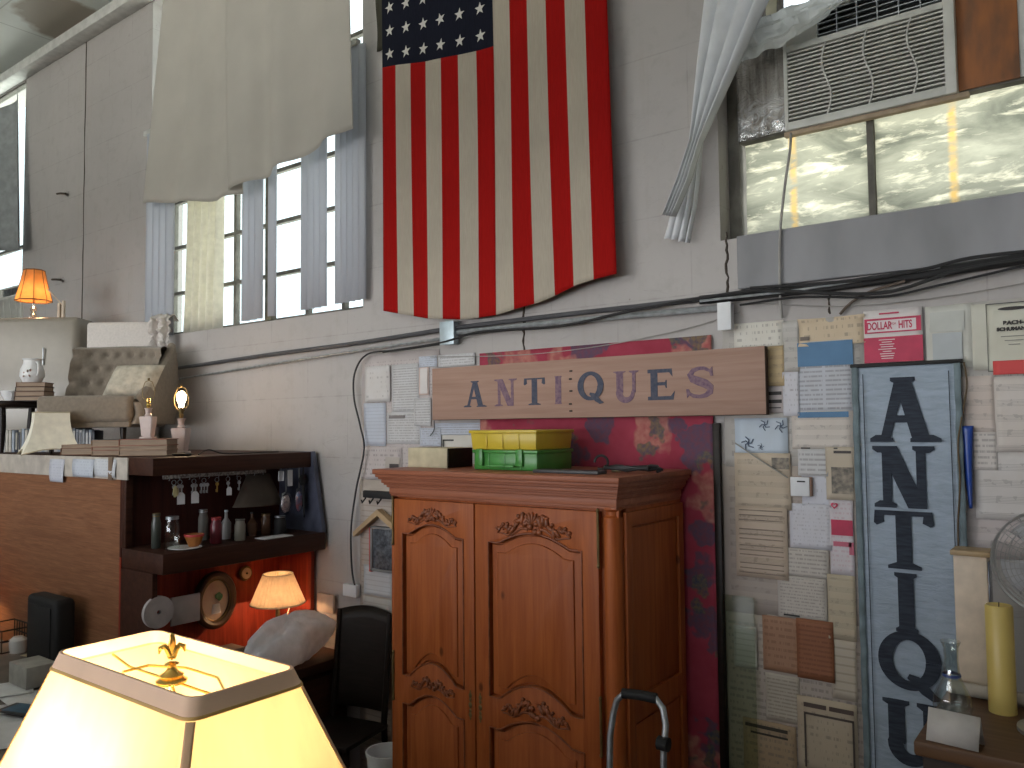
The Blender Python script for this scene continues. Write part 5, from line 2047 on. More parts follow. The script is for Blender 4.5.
J = shelf_item
J(156, 514, 545, -4.55, ('glass_jar', simple('grey_green_jar', (.06, .07, .06), .3), M['dullbrass']), 'tall grey-green jar, first on the hutch shelf at the left', 'jar', 12)
J(172, 517, 547, -4.42, ('glass_jar', M['clear'], M['steel']), 'clear glass jar with bright metal lid on the hutch shelf', 'jar', 19)
J(194, 534, 547, -4.40, ('bowl', M['orange'], M['red']), 'orange bowl with red rim on the hutch shelf', 'bowl', 24)
J(203, 510, 540, -4.62, ('tin_can', simple('grey_tin', (.15, .145, .13), .5), M['steel']), 'tall grey tin behind the orange bowl', 'tin', 12)
J(216, 518, 542, -4.42, ('dark_jar', simple('deep_red_jar', (.14, .02, .03), .3), M['red']), 'deep red jar right of the orange bowl', 'jar', 14)
J(226, 510, 541, -4.55, ('bottle', simple('dull_white_bottle', (.24, .23, .23), .4), M['bluebox']), 'white bottle with blue cap behind the deep red jar', 'bottle', 12)
J(240, 519, 541, -4.42, ('dark_jar', simple('ivory_jar', (.25, .23, .19), .4), M['black']), 'ivory jar with black lid, middle of the hutch shelf', 'jar', 13)
J(252, 512, 537, -4.55, ('bottle', M['clay'], M['black']), 'brown bottle with black cap right of the ivory jar', 'bottle', 12)
J(266, 514, 536, -4.52, ('dark_jar', M['clay'], M['dullbrass']), 'dark brown jar with dull brass lid under the hanging shade', 'jar', 13)
J(280, 516, 534, -4.45, ('dark_jar', M['black'], M['steel']), 'short black jar at the right end of the hutch shelf', 'jar', 14)
c = atX(186, 548, -4.34)
tag(MB().lathe([(0, 0), (.07, 0), (.095, .008), (.093, .011), (.06, .004), (0, .004)], (-4.385, c.y + .02, SZ), 28).build('plate', M['ceramic']), 'flat white plate at the front edge of the hutch shelf', 'plate')
c = atX(270, 531, -4.38)
tag(MB().box(-4.40, -4.30, c.y - .10, c.y + .12, SZ, SZ + .006, .001).build('folded_paper', M['white']), 'folded white paper lying on the right of the hutch shelf', 'paper')

# ---- lower hutch: lit lamp, oval frame, white bag etc.
LX = -4.46
lz = .802
cbot, ctop = atX(277, 605, LX), atX(277, 573, LX)
yl, yr = atX(250, 603, LX).y, atX(304, 600, LX).y
ly = (yl + yr) / 2
rbz = atX(277, 603, LX).z
rtz = atX(277, 574, LX).z
R1, R2 = (yr - yl) / 2 * .82, (yr - yl) / 2 * .45
tl = thing('table_lamp', 'lit table lamp with pleated cream shade inside the hutch', 'lamp', (LX, ly, lz))
M['pleat'] = translucent('pleated_cream_shade', (.66, .50, .33), .34, .8, scale=30)
sh_ = MB()
n = 72
t = bmesh.new()
rings = []
for (r, z) in ((R1, rbz), ((R1 + R2) / 2, (rbz + rtz) / 2), (R2, rtz)):
    rings.append([t.verts.new((LX + math.cos(2 * PI * k / n) * r * (1 + (.018 if k % 2 else -.018)), ly + math.sin(2 * PI * k / n) * r * (1 + (.018 if k % 2 else -.018)), z)) for k in range(n)])
for A, B in zip(rings[:-1], rings[1:]):
    for k in range(n): t.faces.new((A[k], A[(k + 1) % n], B[(k + 1) % n], B[k]))
sh_._merge(t)
sh_.build('pleated_shade', M['pleat'], tl, angle=10)
rm = MB()
rm.tube([(LX + math.cos(2 * PI * k / 32) * R1, ly + math.sin(2 * PI * k / 32) * R1, rbz) for k in range(32)], .005, 6, closed=True)
rm.tube([(LX + math.cos(2 * PI * k / 32) * R2, ly + math.sin(2 * PI * k / 32) * R2, rtz) for k in range(32)], .004, 6, closed=True)
rm.build('shade_trim', simple('cream_braid', (.62, .50, .34), .8), tl)
MB().lathe([(0, lz), (.065, lz), (.06, lz + .015), (.025, lz + .03), (.018, lz + .05), (.024, lz + .07), (.014, lz + .085), (.014, rbz - .02), (.022, rbz - .015), (.012, rbz + .01), (0, rbz + .01)], (LX, ly, 0), 24).build('brass_stem', M['dullbrass'], tl)
MB().ball((LX, ly, rbz + .055), .025, 1, 1, 1.3).build('light_bulb', M['bulb'], tl)
MB().tube([(LX, ly, rbz + .08), (LX, ly, rtz + .012)], .003, 6).build('finial', M['brass'], tl)


def lamp_light(name, loc, power, col, r=.03, parent=None):
    l = bpy.data.lights.new(name, 'POINT')
    l.energy = power
    l.color = col
    l.shadow_soft_size = r
    o = bpy.data.objects.new(name, l)
    COL.objects.link(o)
    o.location = loc
    return o


lamp_light('hutch_lamp_light', (LX, ly, rbz + .02), 9.5, (1.0, .60, .31), .03)

# oval frame
ox = -4.66
c = atX(215, 600, ox)
ry, rz_ = abs(atX(236, 600, ox).y - atX(195, 600, ox).y) / 2, (atX(215, 571, ox).z - atX(215, 628, ox).z) / 2
of = thing('oval_frame', 'dark wooden oval picture frame leaning inside the hutch', 'picture frame', (ox, c.y, c.z - rz_))
tor = []
MB().tube([(ox, c.y + math.cos(2 * PI * k / 40) * ry * .84, c.z + math.sin(2 * PI * k / 40) * rz_ * .86) for k in range(40)], rz_ * .16, 10, closed=True).build('oval_moulding', simple('walnut_gilt', (.07, .032, .016), .4, var=.2), of)
MB().tube([(ox + .012, c.y + math.cos(2 * PI * k / 40) * ry * .70, c.z + math.sin(2 * PI * k / 40) * rz_ * .72) for k in range(40)], rz_ * .03, 8, closed=True).build('gilt_edge', M['dullbrass'], of)
mbp = MB().lathe([(0, .0), (1, .0), (1, -.006), (0, -.006)], (0, 0, 0), 40)
bmesh.ops.transform(mbp.bm, matrix=Matrix.Translation((ox, c.y, c.z)) @ Matrix.Diagonal((1, ry * .74, rz_ * .76, 1)) @ Matrix.Rotation(R(90), 4, 'Y'), verts=mbp.bm.verts)
mbp.build('picture', simple('faded_floral_picture', (.52, .42, .34), .3, scale=9, col2=(.40, .28, .24)), of)
fp = MB()
for dy, dz in ((.0, .03), (.012, .02), (-.012, .025), (.005, .01)):
    fp.ball((ox + .012, c.y + .02 + dy, c.z + dz), .016, .25, 1, 1.1, 2)
fp.build('painted_leaves', simple('painted_green', (.05, .22, .10), .5), of)
MB().lathe([(0, 0), (.035, 0), (.025, .06), (0, .06)], (ox + .006, c.y + .005, c.z - .085), 14, sx=.2).build('painted_vase', M['ceramic'], of)
# small dial
c = atX(245, 573, -4.72)
dl = thing('wall_dial', 'small round cream dial on the red back of the hutch', 'dial', (-4.72, c.y, c.z - .04))
MB().lathe([(0, 0), (.045, 0), (.05, .01), (.045, .02), (0, .02)], (-4.725, c.y, c.z), 28, axis='X').build('dial_case', M['dullbrass'], dl)
MB().lathe([(0, 0), (.036, 0), (.036, .004), (0, .004)], (-4.704, c.y, c.z), 28, axis='X').build('dial_face', simple('cream_dial', (.62, .52, .36), .5), dl)
MB().ball((-4.698, c.y, c.z), .007).build('dial_knob', M['black'], dl)
# spool disc with hole
X_ = -4.40
c = atX(158, 612, X_)
rr = (atX(158, 596, X_).z - atX(158, 628, X_).z) / 2
mbd = MB().lathe([(rr * .14, -.012), (rr, -.012), (rr, .012), (rr * .14, .012), (rr * .14, -.012)], (X_, c.y, c.z), 36, axis='X')
tag(mbd.build('reel_disc', simple('dull_white_disc', (.50, .46, .46), .6)), 'round dull white disc with centre hole at the near end of the hutch', 'disc')
a, b = atX(171, 598, X_ - .04), atX(192, 622, X_ - .04)
tag(MB().box(X_ - .05, X_ - .035, a.y, b.y + .05, b.z, a.z, .004).build('picture_board', simple('dull_white_panel', (.46, .42, .42), .6, var=.08)), 'white rectangular panel behind the round disc', 'panel')
c = atX(146, 624, -4.35)
tag(MB().lathe([(0, 0), (.05, 0), (.09, .06), (.105, .10), (.100, .10), (.08, .055), (0, .01)], (-4.33, c.y, lz), 28).build('white_bowl', simple('dull_white_bowl', (.45, .42, .43), .5)), 'white bowl standing below the round disc', 'bowl')
# basket / boxes between
c = atX(205, 640, -4.35)
tag(MB().lathe([(0, 0), (.07, 0), (.085, .05), (.08, .05), (.066, .008), (0, .008)], (-4.33, c.y, lz), 24).build('shallow_dish', simple('tan_dish', (.35, .27, .18), .6)), 'shallow tan dish in front of the oval frame', 'dish')
# glass tumbler
c = atX(249, 640, -4.22)
tag(MB().lathe([(0, 0), (.04, 0), (.05, .13), (.047, .13), (.037, .008), (0, .008)], (-4.22, c.y, lz), 24).build('glass_tumbler', M['clear']), 'clear glass tumbler left of the white bag', 'glass')
c = atX(236, 628, -4.35)
tag(MB().box(-4.44, -4.30, c.y - .05, c.y + .03, lz, lz + .13, .003).build('small_carton', simple('brown_carton', (.30, .17, .11), .7)), 'small brown carton behind the glass tumbler', 'box')
# plastic bag


def bagfn(c, rx, ry_, rz, seed):
    def f(u, v):
        th = 2 * PI * u
        ph = PI * (v - .5)
        k = 1 + .34 * noise.noise(Vector((math.cos(th) * 1.6, math.sin(th) * 1.6, v * 3 + seed))) + .12 * noise.noise(Vector((math.cos(th) * 7, math.sin(th) * 7, v * 9)))
        z = math.sin(ph) * rz * k
        return Vector((c[0] + math.cos(ph) * math.cos(th) * rx * k, c[1] + math.cos(ph) * math.sin(th) * ry_ * k, max(c[2] + z + .30 * rz * math.sin(th) * math.cos(ph), lz + .002)))
    return f


BX = -4.10
cl, cr = atX(243, 648, BX), atX(338, 630, BX)
tag(MB().grid(bagfn((BX - .06, (cl.y + cr.y) / 2, atX(290, 642, BX - .06).z), .12, (cr.y - cl.y) / 2 * .88, .15, 3), 48, 24, closed_u=True).build('plastic_bag', M['bag'], angle=180), 'bulging white plastic bag on the hutch desk beside the lamp', 'plastic bag')
# pinkish cord arc
cable('cord', 'pale cord arching behind the plastic bag right of the lamp', [atX(286, 618, -4.5), atX(292, 603, -4.5), atX(303, 598, -4.5), atX(310, 612, -4.5), atX(314, 628, -4.5)], .004, M['ivory'], 'cord')

# dark chair beside the hutch
CH = thing('wooden_chair', 'dark high-backed wooden chair standing between hutch and wardrobe', 'chair', (-3.79, -.34, 0), R(12))


def chair_parts(t, h=1.14, seat=.46, w=.42, d=.42, mat=None):
    mat = mat or M['blackwood']
    MB().box(-w / 2, w / 2, -d / 2, d / 2, seat - .03, seat, .01).build('seat', mat, t, world=False)
    for sx in (-1, 1):
        MB().tube([(sx * (w / 2 - .02), -d / 2 + .03, 0), (sx * (w / 2 - .03), -d / 2 + .04, seat - .03)], [.014, .02], 10).build('leg', mat, t, world=False)
        MB().tube([(sx * (w / 2 - .02), d / 2 + .02, 0), (sx * (w / 2 - .02), d / 2 - .02, seat), (sx * (w / 2 - .02), d / 2 + .05, h)], [.015, .02, .016], 10).build('leg', mat, t, world=False)
    b = MB()
    b.grid(lambda u, v: Vector(((u - .5) * (w - .03), d / 2 + .005 + .02 * math.sin(PI * u) + .05 * v, seat + .06 + (h - seat - .06) * v + .03 * math.sin(PI * u) * v)), 12, 8)
    b.build('backrest', mat, t, world=False, solid=.02)


chair_parts(CH, h=1.10)

# ------------------------------------------------------------------ furniture on the loft platform
DZ = 2.0885
FWD = YAW  # local -Y faces back to the viewer when turned by YAW


def deck(px, D):
    """spot on the deck below pixel column px at view depth D"""
    p = atD(px, 440, D)
    return Vector((p.x, p.y, DZ))


# armchair (faces the viewer)
c = atD(84, 431, 5.95)
cr_ = atD(130, 431, 5.95)
hw = .335
ac_ = thing('tufted_armchair', 'low beige armchair with button-tufted back on the platform', 'armchair', (atD(104, 431, 5.95).x, atD(104, 431, 5.95).y, DZ), YAW)
ac_.scale = (.96, .96, 1.05)
# local: x right, -y to viewer. seat: x -.335..+.335, y from -.30 to .36
for sx in (-.27, .27):
    for sy in (-.24, .28):
        MB().tube([(sx, sy, 0), (sx * .96, sy * .96, .10), (sx * .95, sy * .95, .19)], [.012, .018, .026], 10).build('leg', M['blackwood'], ac_, world=False)
MB().box(-.33, .33, -.29, .33, .17, .215, .01).build('seat_rail', M['beige'], ac_, world=False)
MB().box(-.345, .345, -.32, .34, .205, .385, .035, seg=4).build('seat_cushion', M['beige'], ac_, world=False)


def tuft(u, v):
    # concave back wrapping, with wing rising at the right; buttons pull in
    x = (u - .5) * .70
    z = .34 + v * (.40 + .02 * math.cos((u - .5) * 3))
    y = .24 + .11 * v - .16 * abs(2 * u - 1) ** 3
    row = v * 4.0
    col = u * 7.0 + (.5 if int(row) % 2 else 0)
    du, dv = (col % 1) - .5, (row % 1) - .5
    y += .030 * math.exp(-(du * du * 18 + dv * dv * 18)) - .014
    return Vector((x, y, z))


bk = MB()
bk.grid(tuft, 56, 40)
bk.grid(lambda u, v: tuft(u, 1) + Vector((0, .16 * v, .02 * math.sin(PI * v))) if v < .99 else tuft(u, 1) + Vector((0, .16, 0)), 56, 6)
bk.grid(lambda u, v: Vector((tuft(u, 0).x, tuft(u, 1).y + .16 - .05 * (1 - v), .2 + (tuft(u, 1).z - .2) * v)), 56, 6)
bk.build('tufted_back', M['beige'], ac_, world=False, angle=60)
bt = MB()
for r in range(4):
    for q in range(8):
        u = (q + .5 - (.5 if r % 2 else 0)) / 7.0
        if not .05 < u < .95: continue
        p = tuft(u, (r + .5) / 4.0)
        bt.ball((p.x, p.y - .004, p.z), .009, 1, .6, 1, 1)
bt.build('back_buttons', M['beige'], ac_, world=False)
# wing arm on the right
wg = MB()


def wing(u, v, off=0.0):
    y = .36 - .62 * u
    top = .78 - .44 * (u ** .8)
    z = .19 + (top - .19) * v
    return Vector((.335 + .03 * math.sin(PI * v) + off, y, z))


wg.grid(lambda u, v: wing(u, v, .055), 14, 10)
wg.grid(lambda u, v: wing(u, v, -.01), 14, 10)
wg.grid(lambda u, v: wing(u, 1, -.01).lerp(wing(u, 1, .055), v) + Vector((0, 0, .02 * math.sin(PI * v))), 14, 5)
wg.grid(lambda u, v: wing(1, u, -.01).lerp(wing(1, u, .055), v) + Vector((0, -.02 * math.sin(PI * v), 0)), 10, 5)
wg.build('side_wing', M['beige'], ac_, world=False, angle=60)
# cushion on the armchair
p = atD(128, 397, 5.85)
cu = thing('throw_pillow', 'patterned cream pillow leaning on the tufted armchair', 'pillow', (p.x, p.y, DZ + .405), YAW)


def pil(u, v):
    a, b = u * 2 - 1, v * 2 - 1
    return a, b


pm = MB()
for sgn in (-1, 1):
    pm.grid(lambda u, v: Matrix.Rotation(R(-22), 3, 'X') @ Vector(((u - .5) * .36 + .06 * (v - .5), sgn * .065 * ((1 - (2 * u - 1) ** 4) * (1 - (2 * v - 1) ** 4)) ** .6, v * .25)) + Vector((0, .04, 0)), 16, 14)
pm.build('pillow_body', M['pillow'], cu, world=False, angle=60)

# white glossy headboard-like cabinet, left
def fbox(name, label, cat, px0, px1, ptop, D, depth, mat, rnd=.05, parts=None, sidepx=None, base=DZ):
    A, B = atD(px0, 431, D), atD(px1, 431, D)
    zt = atD((px0 + px1) / 2, ptop, D).z
    mid = (A + B) / 2
    w_ = (B - A).length
    t = thing(name, label, cat, (mid.x, mid.y, base), YAW)
    b = MB().box(-w_ / 2, w_ / 2, 0, depth, .02, zt - base, rnd, seg=4)
    b.build('body', mat, t, world=False)
    return t, w_, zt - base


t, w_, h_ = fbox('white_cabinet', 'glossy cream cabinet with rounded corner left of the armchair', 'cabinet', -40, 76, 316, 6.62, .32, M['glosswhite'])
for sx in (-.4, .4):
    for sy in (.05, .27):
        MB().lathe([(0, 0), (.02, 0), (.02, .022), (0, .022)], (sx, sy, 0), 12).build('foot', M['black'], t, world=False)
MB().tube([(.2, -.012, .84), (.205, -.02, .83), (.20, -.012, .70)], .006, 8).build('handle', M['steel'], t, world=False)
CABTOP = DZ + h_
t, w2_, h2_ = fbox('padded_headboard', 'tall cream padded headboard standing behind the armchair', 'headboard', 84, 156, 321, 6.62, .09, M['throw'], .03)
for sx in (-.2, .2): MB().box(sx - .02, sx + .02, .02, .06, 0, .03).build('foot', M['blackwood'], t, world=False)
# throw over its right end
p = atD(160, 431, 6.50)
th = thing('crumpled_throw', 'crumpled cream throw hanging over the right end of the headboard', 'throw', (p.x, p.y, DZ + h2_ - .45), YAW)


def thr(u, v):
    x = (u - .5) * .15
    k = v * .62
    bulge = .022 * noise.noise(Vector((u * 5, v * 14, 1))) + .012 * noise.noise(Vector((u * 14, v * 30, 3)))
    if v < .18:
        a = v / .18 * PI
        return Vector((x, .05 + .09 * math.cos(a) + .02, .455 + .03 * math.sin(a) + bulge))
    return Vector((x + bulge, -.04 - .025 * math.sin(u * 12) + bulge, .455 - (v - .18) * .48))


MB().grid(thr, 30, 60).build('cloth', M['throw'], th, world=False, angle=80, solid=.006)


# amber lamp on the cabinet
p = atD(31, 431, 6.78)
sc_ = 6.78 / FPX
al = thing('amber_lamp', 'small lit lamp with amber bell shade on the cream cabinet', 'lamp', (p.x, p.y, CABTOP))
zb = atD(31, 300, 6.78).z
zt = atD(31, 269, 6.78).z
zb = max(zb, CABTOP + .05)
M['amber'] = translucent('amber_silk_shade', (.80, .38, .12), .5, .8, scale=20)
rb1, rt1 = 16.5 * sc_, 9.5 * sc_
n = 8
prof = [(rb1, zb), (rb1 * .86, zb + (zt - zb) * .3), (rb1 * .70, zb + (zt - zb) * .65), (rt1, zt)]
MB().lathe(prof, (p.x, p.y, 0), 8).build('bell_shade', M['amber'], al, angle=20)
rbm = MB()
for k in range(8):
    a = 2 * PI * (k + .5) / 8
    rbm.tube([(p.x + math.cos(a) * r, p.y + math.sin(a) * r, z) for r, z in prof], .003, 5)
for r, z in (prof[0], prof[-1]):
    rbm.tube([(p.x + math.cos(2 * PI * (k + .5) / 8) * r, p.y + math.sin(2 * PI * (k + .5) / 8) * r, z) for k in range(8)], .005, 5, closed=True)
rbm.build('shade_ribs', simple('brown_braid', (.20, .09, .03), .8), al)
hh = zb + .03 - CABTOP
MB().lathe([(0, 0), (.05, 0), (.05, .015), (.02, .02), (.028, .04), (.012, .055), (.026, .075), (.03, .09), (.012, .11), (.012, hh), (0, hh)], (p.x, p.y, CABTOP), 20).build('crystal_stem', M['crystal'], al)
MB().ball((p.x, p.y, zb + .08), .024, 1, 1, 1.3).build('light_bulb', M['bulb'], al)
lamp_light('amber_lamp_light', (p.x, p.y, zb + .04), 3.5, (1.0, .60, .28), .03)
# pale wooden bracket by it
p = atD(58, 431, 6.74)
wb = thing('wooden_bracket', 'pale wooden post with slanting arm on the cream cabinet beside amber lamp', 'bracket', (p.x, p.y, CABTOP), YAW)
MB().box(-.02, -.0, -.01, .02, 0, .13, .003).build('post', M['ivory'], wb, world=False)
MB().box(.015, .035, -.01, .02, 0, .15, .003).build('post', M['ivory'], wb, world=False)
MB().tube([(-.11, 0, .25), (.03, 0, .10)], .006, 8).build('slanting_arm', M['ivory'], wb, world=False)

# round dark side table, with cup, books and pitcher
p = deck(8, 6.15)
tz_ = atD(12, 402, 6.15).z
st = thing('side_table', 'round dark wooden side table at the left end of the platform', 'table', (p.x, p.y, DZ))
h = tz_ - DZ
MB().lathe([(0, h - .045), (.235, h - .045), (.24, h - .03), (.25, h - .02), (.25, h - .004), (.245, h), (0, h)], (0, 0, 0), 40, ).build('table_top', M['blackwood'], st, world=False)
for k in range(3):
    a = R(-35 + 120 * k)
    MB().tube([(math.cos(a) * .17, math.sin(a) * .17, 0), (math.cos(a) * .15, math.sin(a) * .15, h * .5), (math.cos(a) * .16, math.sin(a) * .16, h - .04)], [.016, .024, .022], 10).build('leg', M['blackwood'], st, world=False)
TT = tz_ + .0005
p = atD(10, 400, 6.15)
cp = thing('teacup', 'white teacup on the round dark side table', 'cup', (p.x, p.y, TT))
MB().lathe([(0, 0), (.03, 0), (.032, .008), (.055, .05), (.066, .085), (.062, .085), (.05, .05), (0, .012)], (0, 0, 0), 28).build('cup_bowl', M['ceramic'], cp, world=False)
MB().tube([(.055 + .03 * math.sin(a), -.02, .045 + .024 * math.cos(a)) for a in [PI * q / 8 for q in range(9)]], .005, 7).build('cup_handle', M['ceramic'], cp, world=False)
MB().lathe([(0, 0), (.05, .0), (.085, .008), (0, .004)], (0, 0, -.0), 28).build('saucer', M['ceramic'], cp, world=False)


def book(label, p, z, w, d, th, rz, cover, group=None):
    t = thing('book', label, 'book', (p.x, p.y, z), rz, group)
    c = MB()
    c.box(-w / 2, w / 2, -d / 2, d / 2, 0, .004, .001)
    c.box(-w / 2, w / 2, -d / 2, d / 2, th - .004, th, .001)
    c.box(-w / 2, -w / 2 + .004, -d / 2, d / 2, 0, th, .001)
    c.build('cover', cover, t, world=False)
    MB().box(-w / 2 + .004, w / 2 - .006, -d / 2 + .006, d / 2 - .006, .004, th - .004).build('page_block', M['pages'], t, world=False)
    return t


bk1 = simple('dark_leather_cover', (.04, .025, .02), .5)
bk2 = simple('brown_cloth_cover', (.20, .10, .06), .7)
bk3 = simple('faded_red_cover', (.32, .12, .08), .7)
bk4 = simple('tan_cloth_cover', (.42, .29, .20), .7)
p = atD(35, 398, 6.05)
z = TT
zz = [(.035, bk1, 'lowest'), (.035, bk2, 'second'), (.035, bk1, 'third'), (.032, bk2, 'topmost')]
for k, (thk, cv, nm) in enumerate(zz):
    book('dark old book, %s of the stack on the side table' % nm, p, z, .22 - .006 * k, .16, thk, YAW + .05 * k, cv, 'old books under the pitcher')
    z += thk + .0005
pt = thing('pitcher', 'white pitcher with painted flowers on the small book stack', 'pitcher', (p.x - .03, p.y - .01, z))
MB().lathe([(0, 0), (.06, 0), (.065, .01), (.085, .05), (.08, .10), (.062, .14), (.06, .165), (.07, .18), (.066, .18), (.055, .16), (0, .15)], (0, 0, 0), 28).build('pitcher_body', M['ceramic'], pt, world=False)
MB().tube([(.07 + .035 * math.sin(a), 0, .10 + .05 * math.cos(a)) for a in [PI * q / 10 for q in range(11)]], .007, 7).build('pitcher_handle', M['ceramic'], pt, world=False)
MB().tube([(-.06, 0, .15), (-.085, 0, .175), (-.10, 0, .185)], [.02, .012, .006], 8).build('spout', M['ceramic'], pt, world=False)
fb = MB()
random.seed(4)
for k in range(9):
    a = R(-50 + random.uniform(-22, 22))
    fb.ball((.084 * math.cos(a), .084 * math.sin(a), .07 + random.uniform(-.03, .03)), random.uniform(.006, .012), 1, .5, 1, 1)
fb.build('painted_flowers', M['flower'], pt, world=False)

# row of thin cases behind the shade (deck shelf)
random.seed(8)
bks = [simple('case_pale_blue', (.45, .52, .62), .4), simple('case_white', (.66, .66, .66), .4), simple('case_dark', (.06, .07, .10), .4), simple('case_cream', (.55, .52, .45), .4), simple('case_grey', (.25, .27, .3), .4)]
D_ = 6.0
base0 = None
for seg_i, (pa_, pb2, grp, lab) in enumerate(((-6, 28, 'thin cases under the side table', 'thin upright disc case under the round side table'), (30, 62, 'thin cases left of the big lampshade', 'thin upright disc case between table leg and big lampshade'), (74, 96, 'thin cases under the armchair', 'thin upright disc case under the front of the armchair'))):
    px = pa_
    k = 0
    while px < pb2:
        p = deck(px, D_ + .1)
        src = None
        t = thing('disc_case', lab, 'disc case', (p.x, p.y, DZ), YAW, grp)
        mt = random.choice(bks)
        ordw = ['first', 'second', 'third', 'fourth', 'fifth', 'sixth', 'seventh', 'eighth', 'ninth', 'tenth', 'eleventh', 'twelfth'][k]
        t['label'] = mt.name.replace('case_', '').replace('_', ' ') + ' disc case, ' + ordw + ' in the row ' + ('under the round side table', 'left of the big cream lampshade', 'under the armchair front')[seg_i]
        hgt = .165 + random.uniform(-.008, .012)
        MB().box(-.010, .010, 0, .13, 0, hgt, .001).build('case_shell', mt, t, world=False)
        MB().box(-.007, .007, -.001, .001, .02, hgt - .02).build('spine_insert', random.choice(bks), t, world=False)
        px += 3.2
        k += 1

# big cream lampshade on the deck edge
pb0 = atD(50, 457, 5.55)
S_ = 5.55 / FPX
ls = thing('lamp_shade', 'unlit cream square bell lampshade standing on the platform edge', 'lamp shade', (pb0.x, pb0.y, DZ), R(37.2 + 35))
Hs = 41 * S_
r_b, r_t = 33 * S_, 21 * S_


def bell(u, v):
    # square plan with scalloped bottom
    a = u * 4
    k = int(a) % 4
    f = a - int(a)
    cs = [(-1, -1), (1, -1), (1, 1), (-1, 1)]
    A_, B_2 = Vector(cs[k]), Vector(cs[(k + 1) % 4])
    q = A_.lerp(B_2, f)
    rr = r_t * .72 + (r_b * .80 - r_t * .72) * (1 - v) ** 2.2
    sc = 1 - .10 * math.sin(PI * f) * (1 - v)
    z = Hs * v + .035 * math.sin(PI * f) * (1 - v) ** 3
    return Vector((q.x * rr * sc, q.y * rr * sc, z + .002))


MB().grid(bell, 64, 20, closed_u=True).build('shade_cloth', translucent('ivory_shade_cloth', (1.0, .96, .82), .08, .8), ls, world=False, angle=25, solid=.003)
tr_ = MB()
tr_.tube([bell(k / 64, 1) for k in range(64)], .004, 5, closed=True)
tr_.tube([bell(k / 64, 0) for k in range(64)], .004, 5, closed=True)
tr_.build('shade_trim', simple('ivory_braid', (.62, .54, .38), .8), ls, world=False)

# stacks of books along the deck edge
def stack(pxc, D, wpx, lst, group, desc, rz=YAW):
    p = atD(pxc, 452, D)
    if p.y < -1.10: p.y = -1.10
    z = DZ + .0005
    nms = ['lowest', 'second from below', 'third from below', 'topmost']
    for k, (thk, cv, dw) in enumerate(lst):
        nm = 'topmost' if k == len(lst) - 1 else nms[k]
        book('%s, %s' % (desc, nm), p, z, wpx * D / FPX + dw, .17, thk, rz + .03 * (k % 2), cv, group)
        z += thk + .0005
    return p, z


stack(84, 5.35, 33, [(.045, bk2, 0), (.022, bk4, -.01)], 'books right of the big lampshade', 'old book in the low stack right of the big lampshade')
stack(112, 5.20, 28, [(.030, bk4, 0), (.024, bk3, 0), (.040, bk4, .005)], 'middle book stack on the platform edge', 'tan old book in the middle stack on the platform edge')
pS, zS = stack(149, 5.06, 48, [(.035, bk4, 0), (.026, bk4, -.005), (.040, bk3, 0)], 'right book stack on the platform edge', 'reddish tan book in the right stack under the unlit marble lamp')

# marble column lamps
def marble_lamp(label, p, z, s, lit):
    t = thing('marble_lamp', label, 'lamp', (p.x, p.y, z), YAW)
    MB().box(-.055 * s, .055 * s, -.055 * s, .055 * s, 0, .018 * s, .004).build('foot_plate', M['marble'] if lit else M['marble'], t, world=False)
    c = MB()
    tt = bmesh.new()
    bmesh.ops.create_cube(tt, size=1)
    for v in tt.verts:
        k = .050 * s if v.co.z < 0 else .043 * s
        if v.co.z > 0: k = .056 * s
        k = (.040 * s if v.co.z < 0 else .056 * s)
        v.co = Vector((k * (1 if v.co.x > 0 else -1), k * (1 if v.co.y > 0 else -1), .018 * s if v.co.z < 0 else .19 * s))
    bmesh.ops.bevel(tt, geom=tt.edges[:], offset=.004, segments=2, affect='EDGES')
    c._merge(tt)
    c.lathe([(0, .188 * s), (.022 * s, .188 * s), (.030 * s, .20 * s), (.020 * s, .215 * s), (.026 * s, .25 * s), (.034 * s, .262 * s), (0, .265 * s)], (0, 0, 0), 20)
    c.build('marble_column', M['marble'], t, world=False)
    MB().lathe([(0, .262 * s), (.012 * s, .262 * s), (.020 * s, .285 * s), (.014 * s, .30 * s), (.018 * s, .31 * s), (.016 * s, .345 * s), (0, .345 * s)], (0, 0, 0), 16).build('socket', M['gold'] if not lit else M['dullbrass'], t, world=False)
    if lit:
        MB().lathe([(0, .34 * s), (.015 * s, .345 * s), (.018 * s, .37 * s), (.034 * s, .41 * s), (.034 * s, .435 * s), (.02 * s, .46 * s), (0, .468 * s)], (0, 0, 0), 20).build('light_bulb', emis('bare_bulb_glow', (1.0, .68, .38), 85), t, world=False)
    h0, h1 = .31 * s, .50 * s
    pts = [(-.012 * s, 0, h0), (-.05 * s, 0, h0 + .05 * s), (-.055 * s, 0, h0 + .11 * s), (-.03 * s, 0, h1 - .01), (0, 0, h1), (.03 * s, 0, h1 - .01), (.055 * s, 0, h0 + .11 * s), (.05 * s, 0, h0 + .05 * s), (.012 * s, 0, h0)]
    MB().tube(pts, .0022, 6).build('harp_wire', M['dullbrass'], t, world=False)
    MB().ball((0, 0, h1 + .008), .008).build('finial', M['dullbrass'], t, world=False)
    return t


zt_ = atD(148, 379, 5.08).z
s_ = (zt_ - zS) / .51
pL = atD(148, 440, 5.08)
marble_lamp('unlit pink marble lamp base with brass socket on the right book stack', Vector((pL.x, max(pL.y, -1.09), 0)), zS, s_, False)
pz = atZ(181, 453, DZ)
pz = atD(181, 440, 5.35)
s2_ = (atD(181, 388, 5.35).z - DZ) / .49
marble_lamp('marble column lamp with a bare lit bulb beside the armchair', Vector((pz.x, pz.y, 0)), DZ, s2_, True)
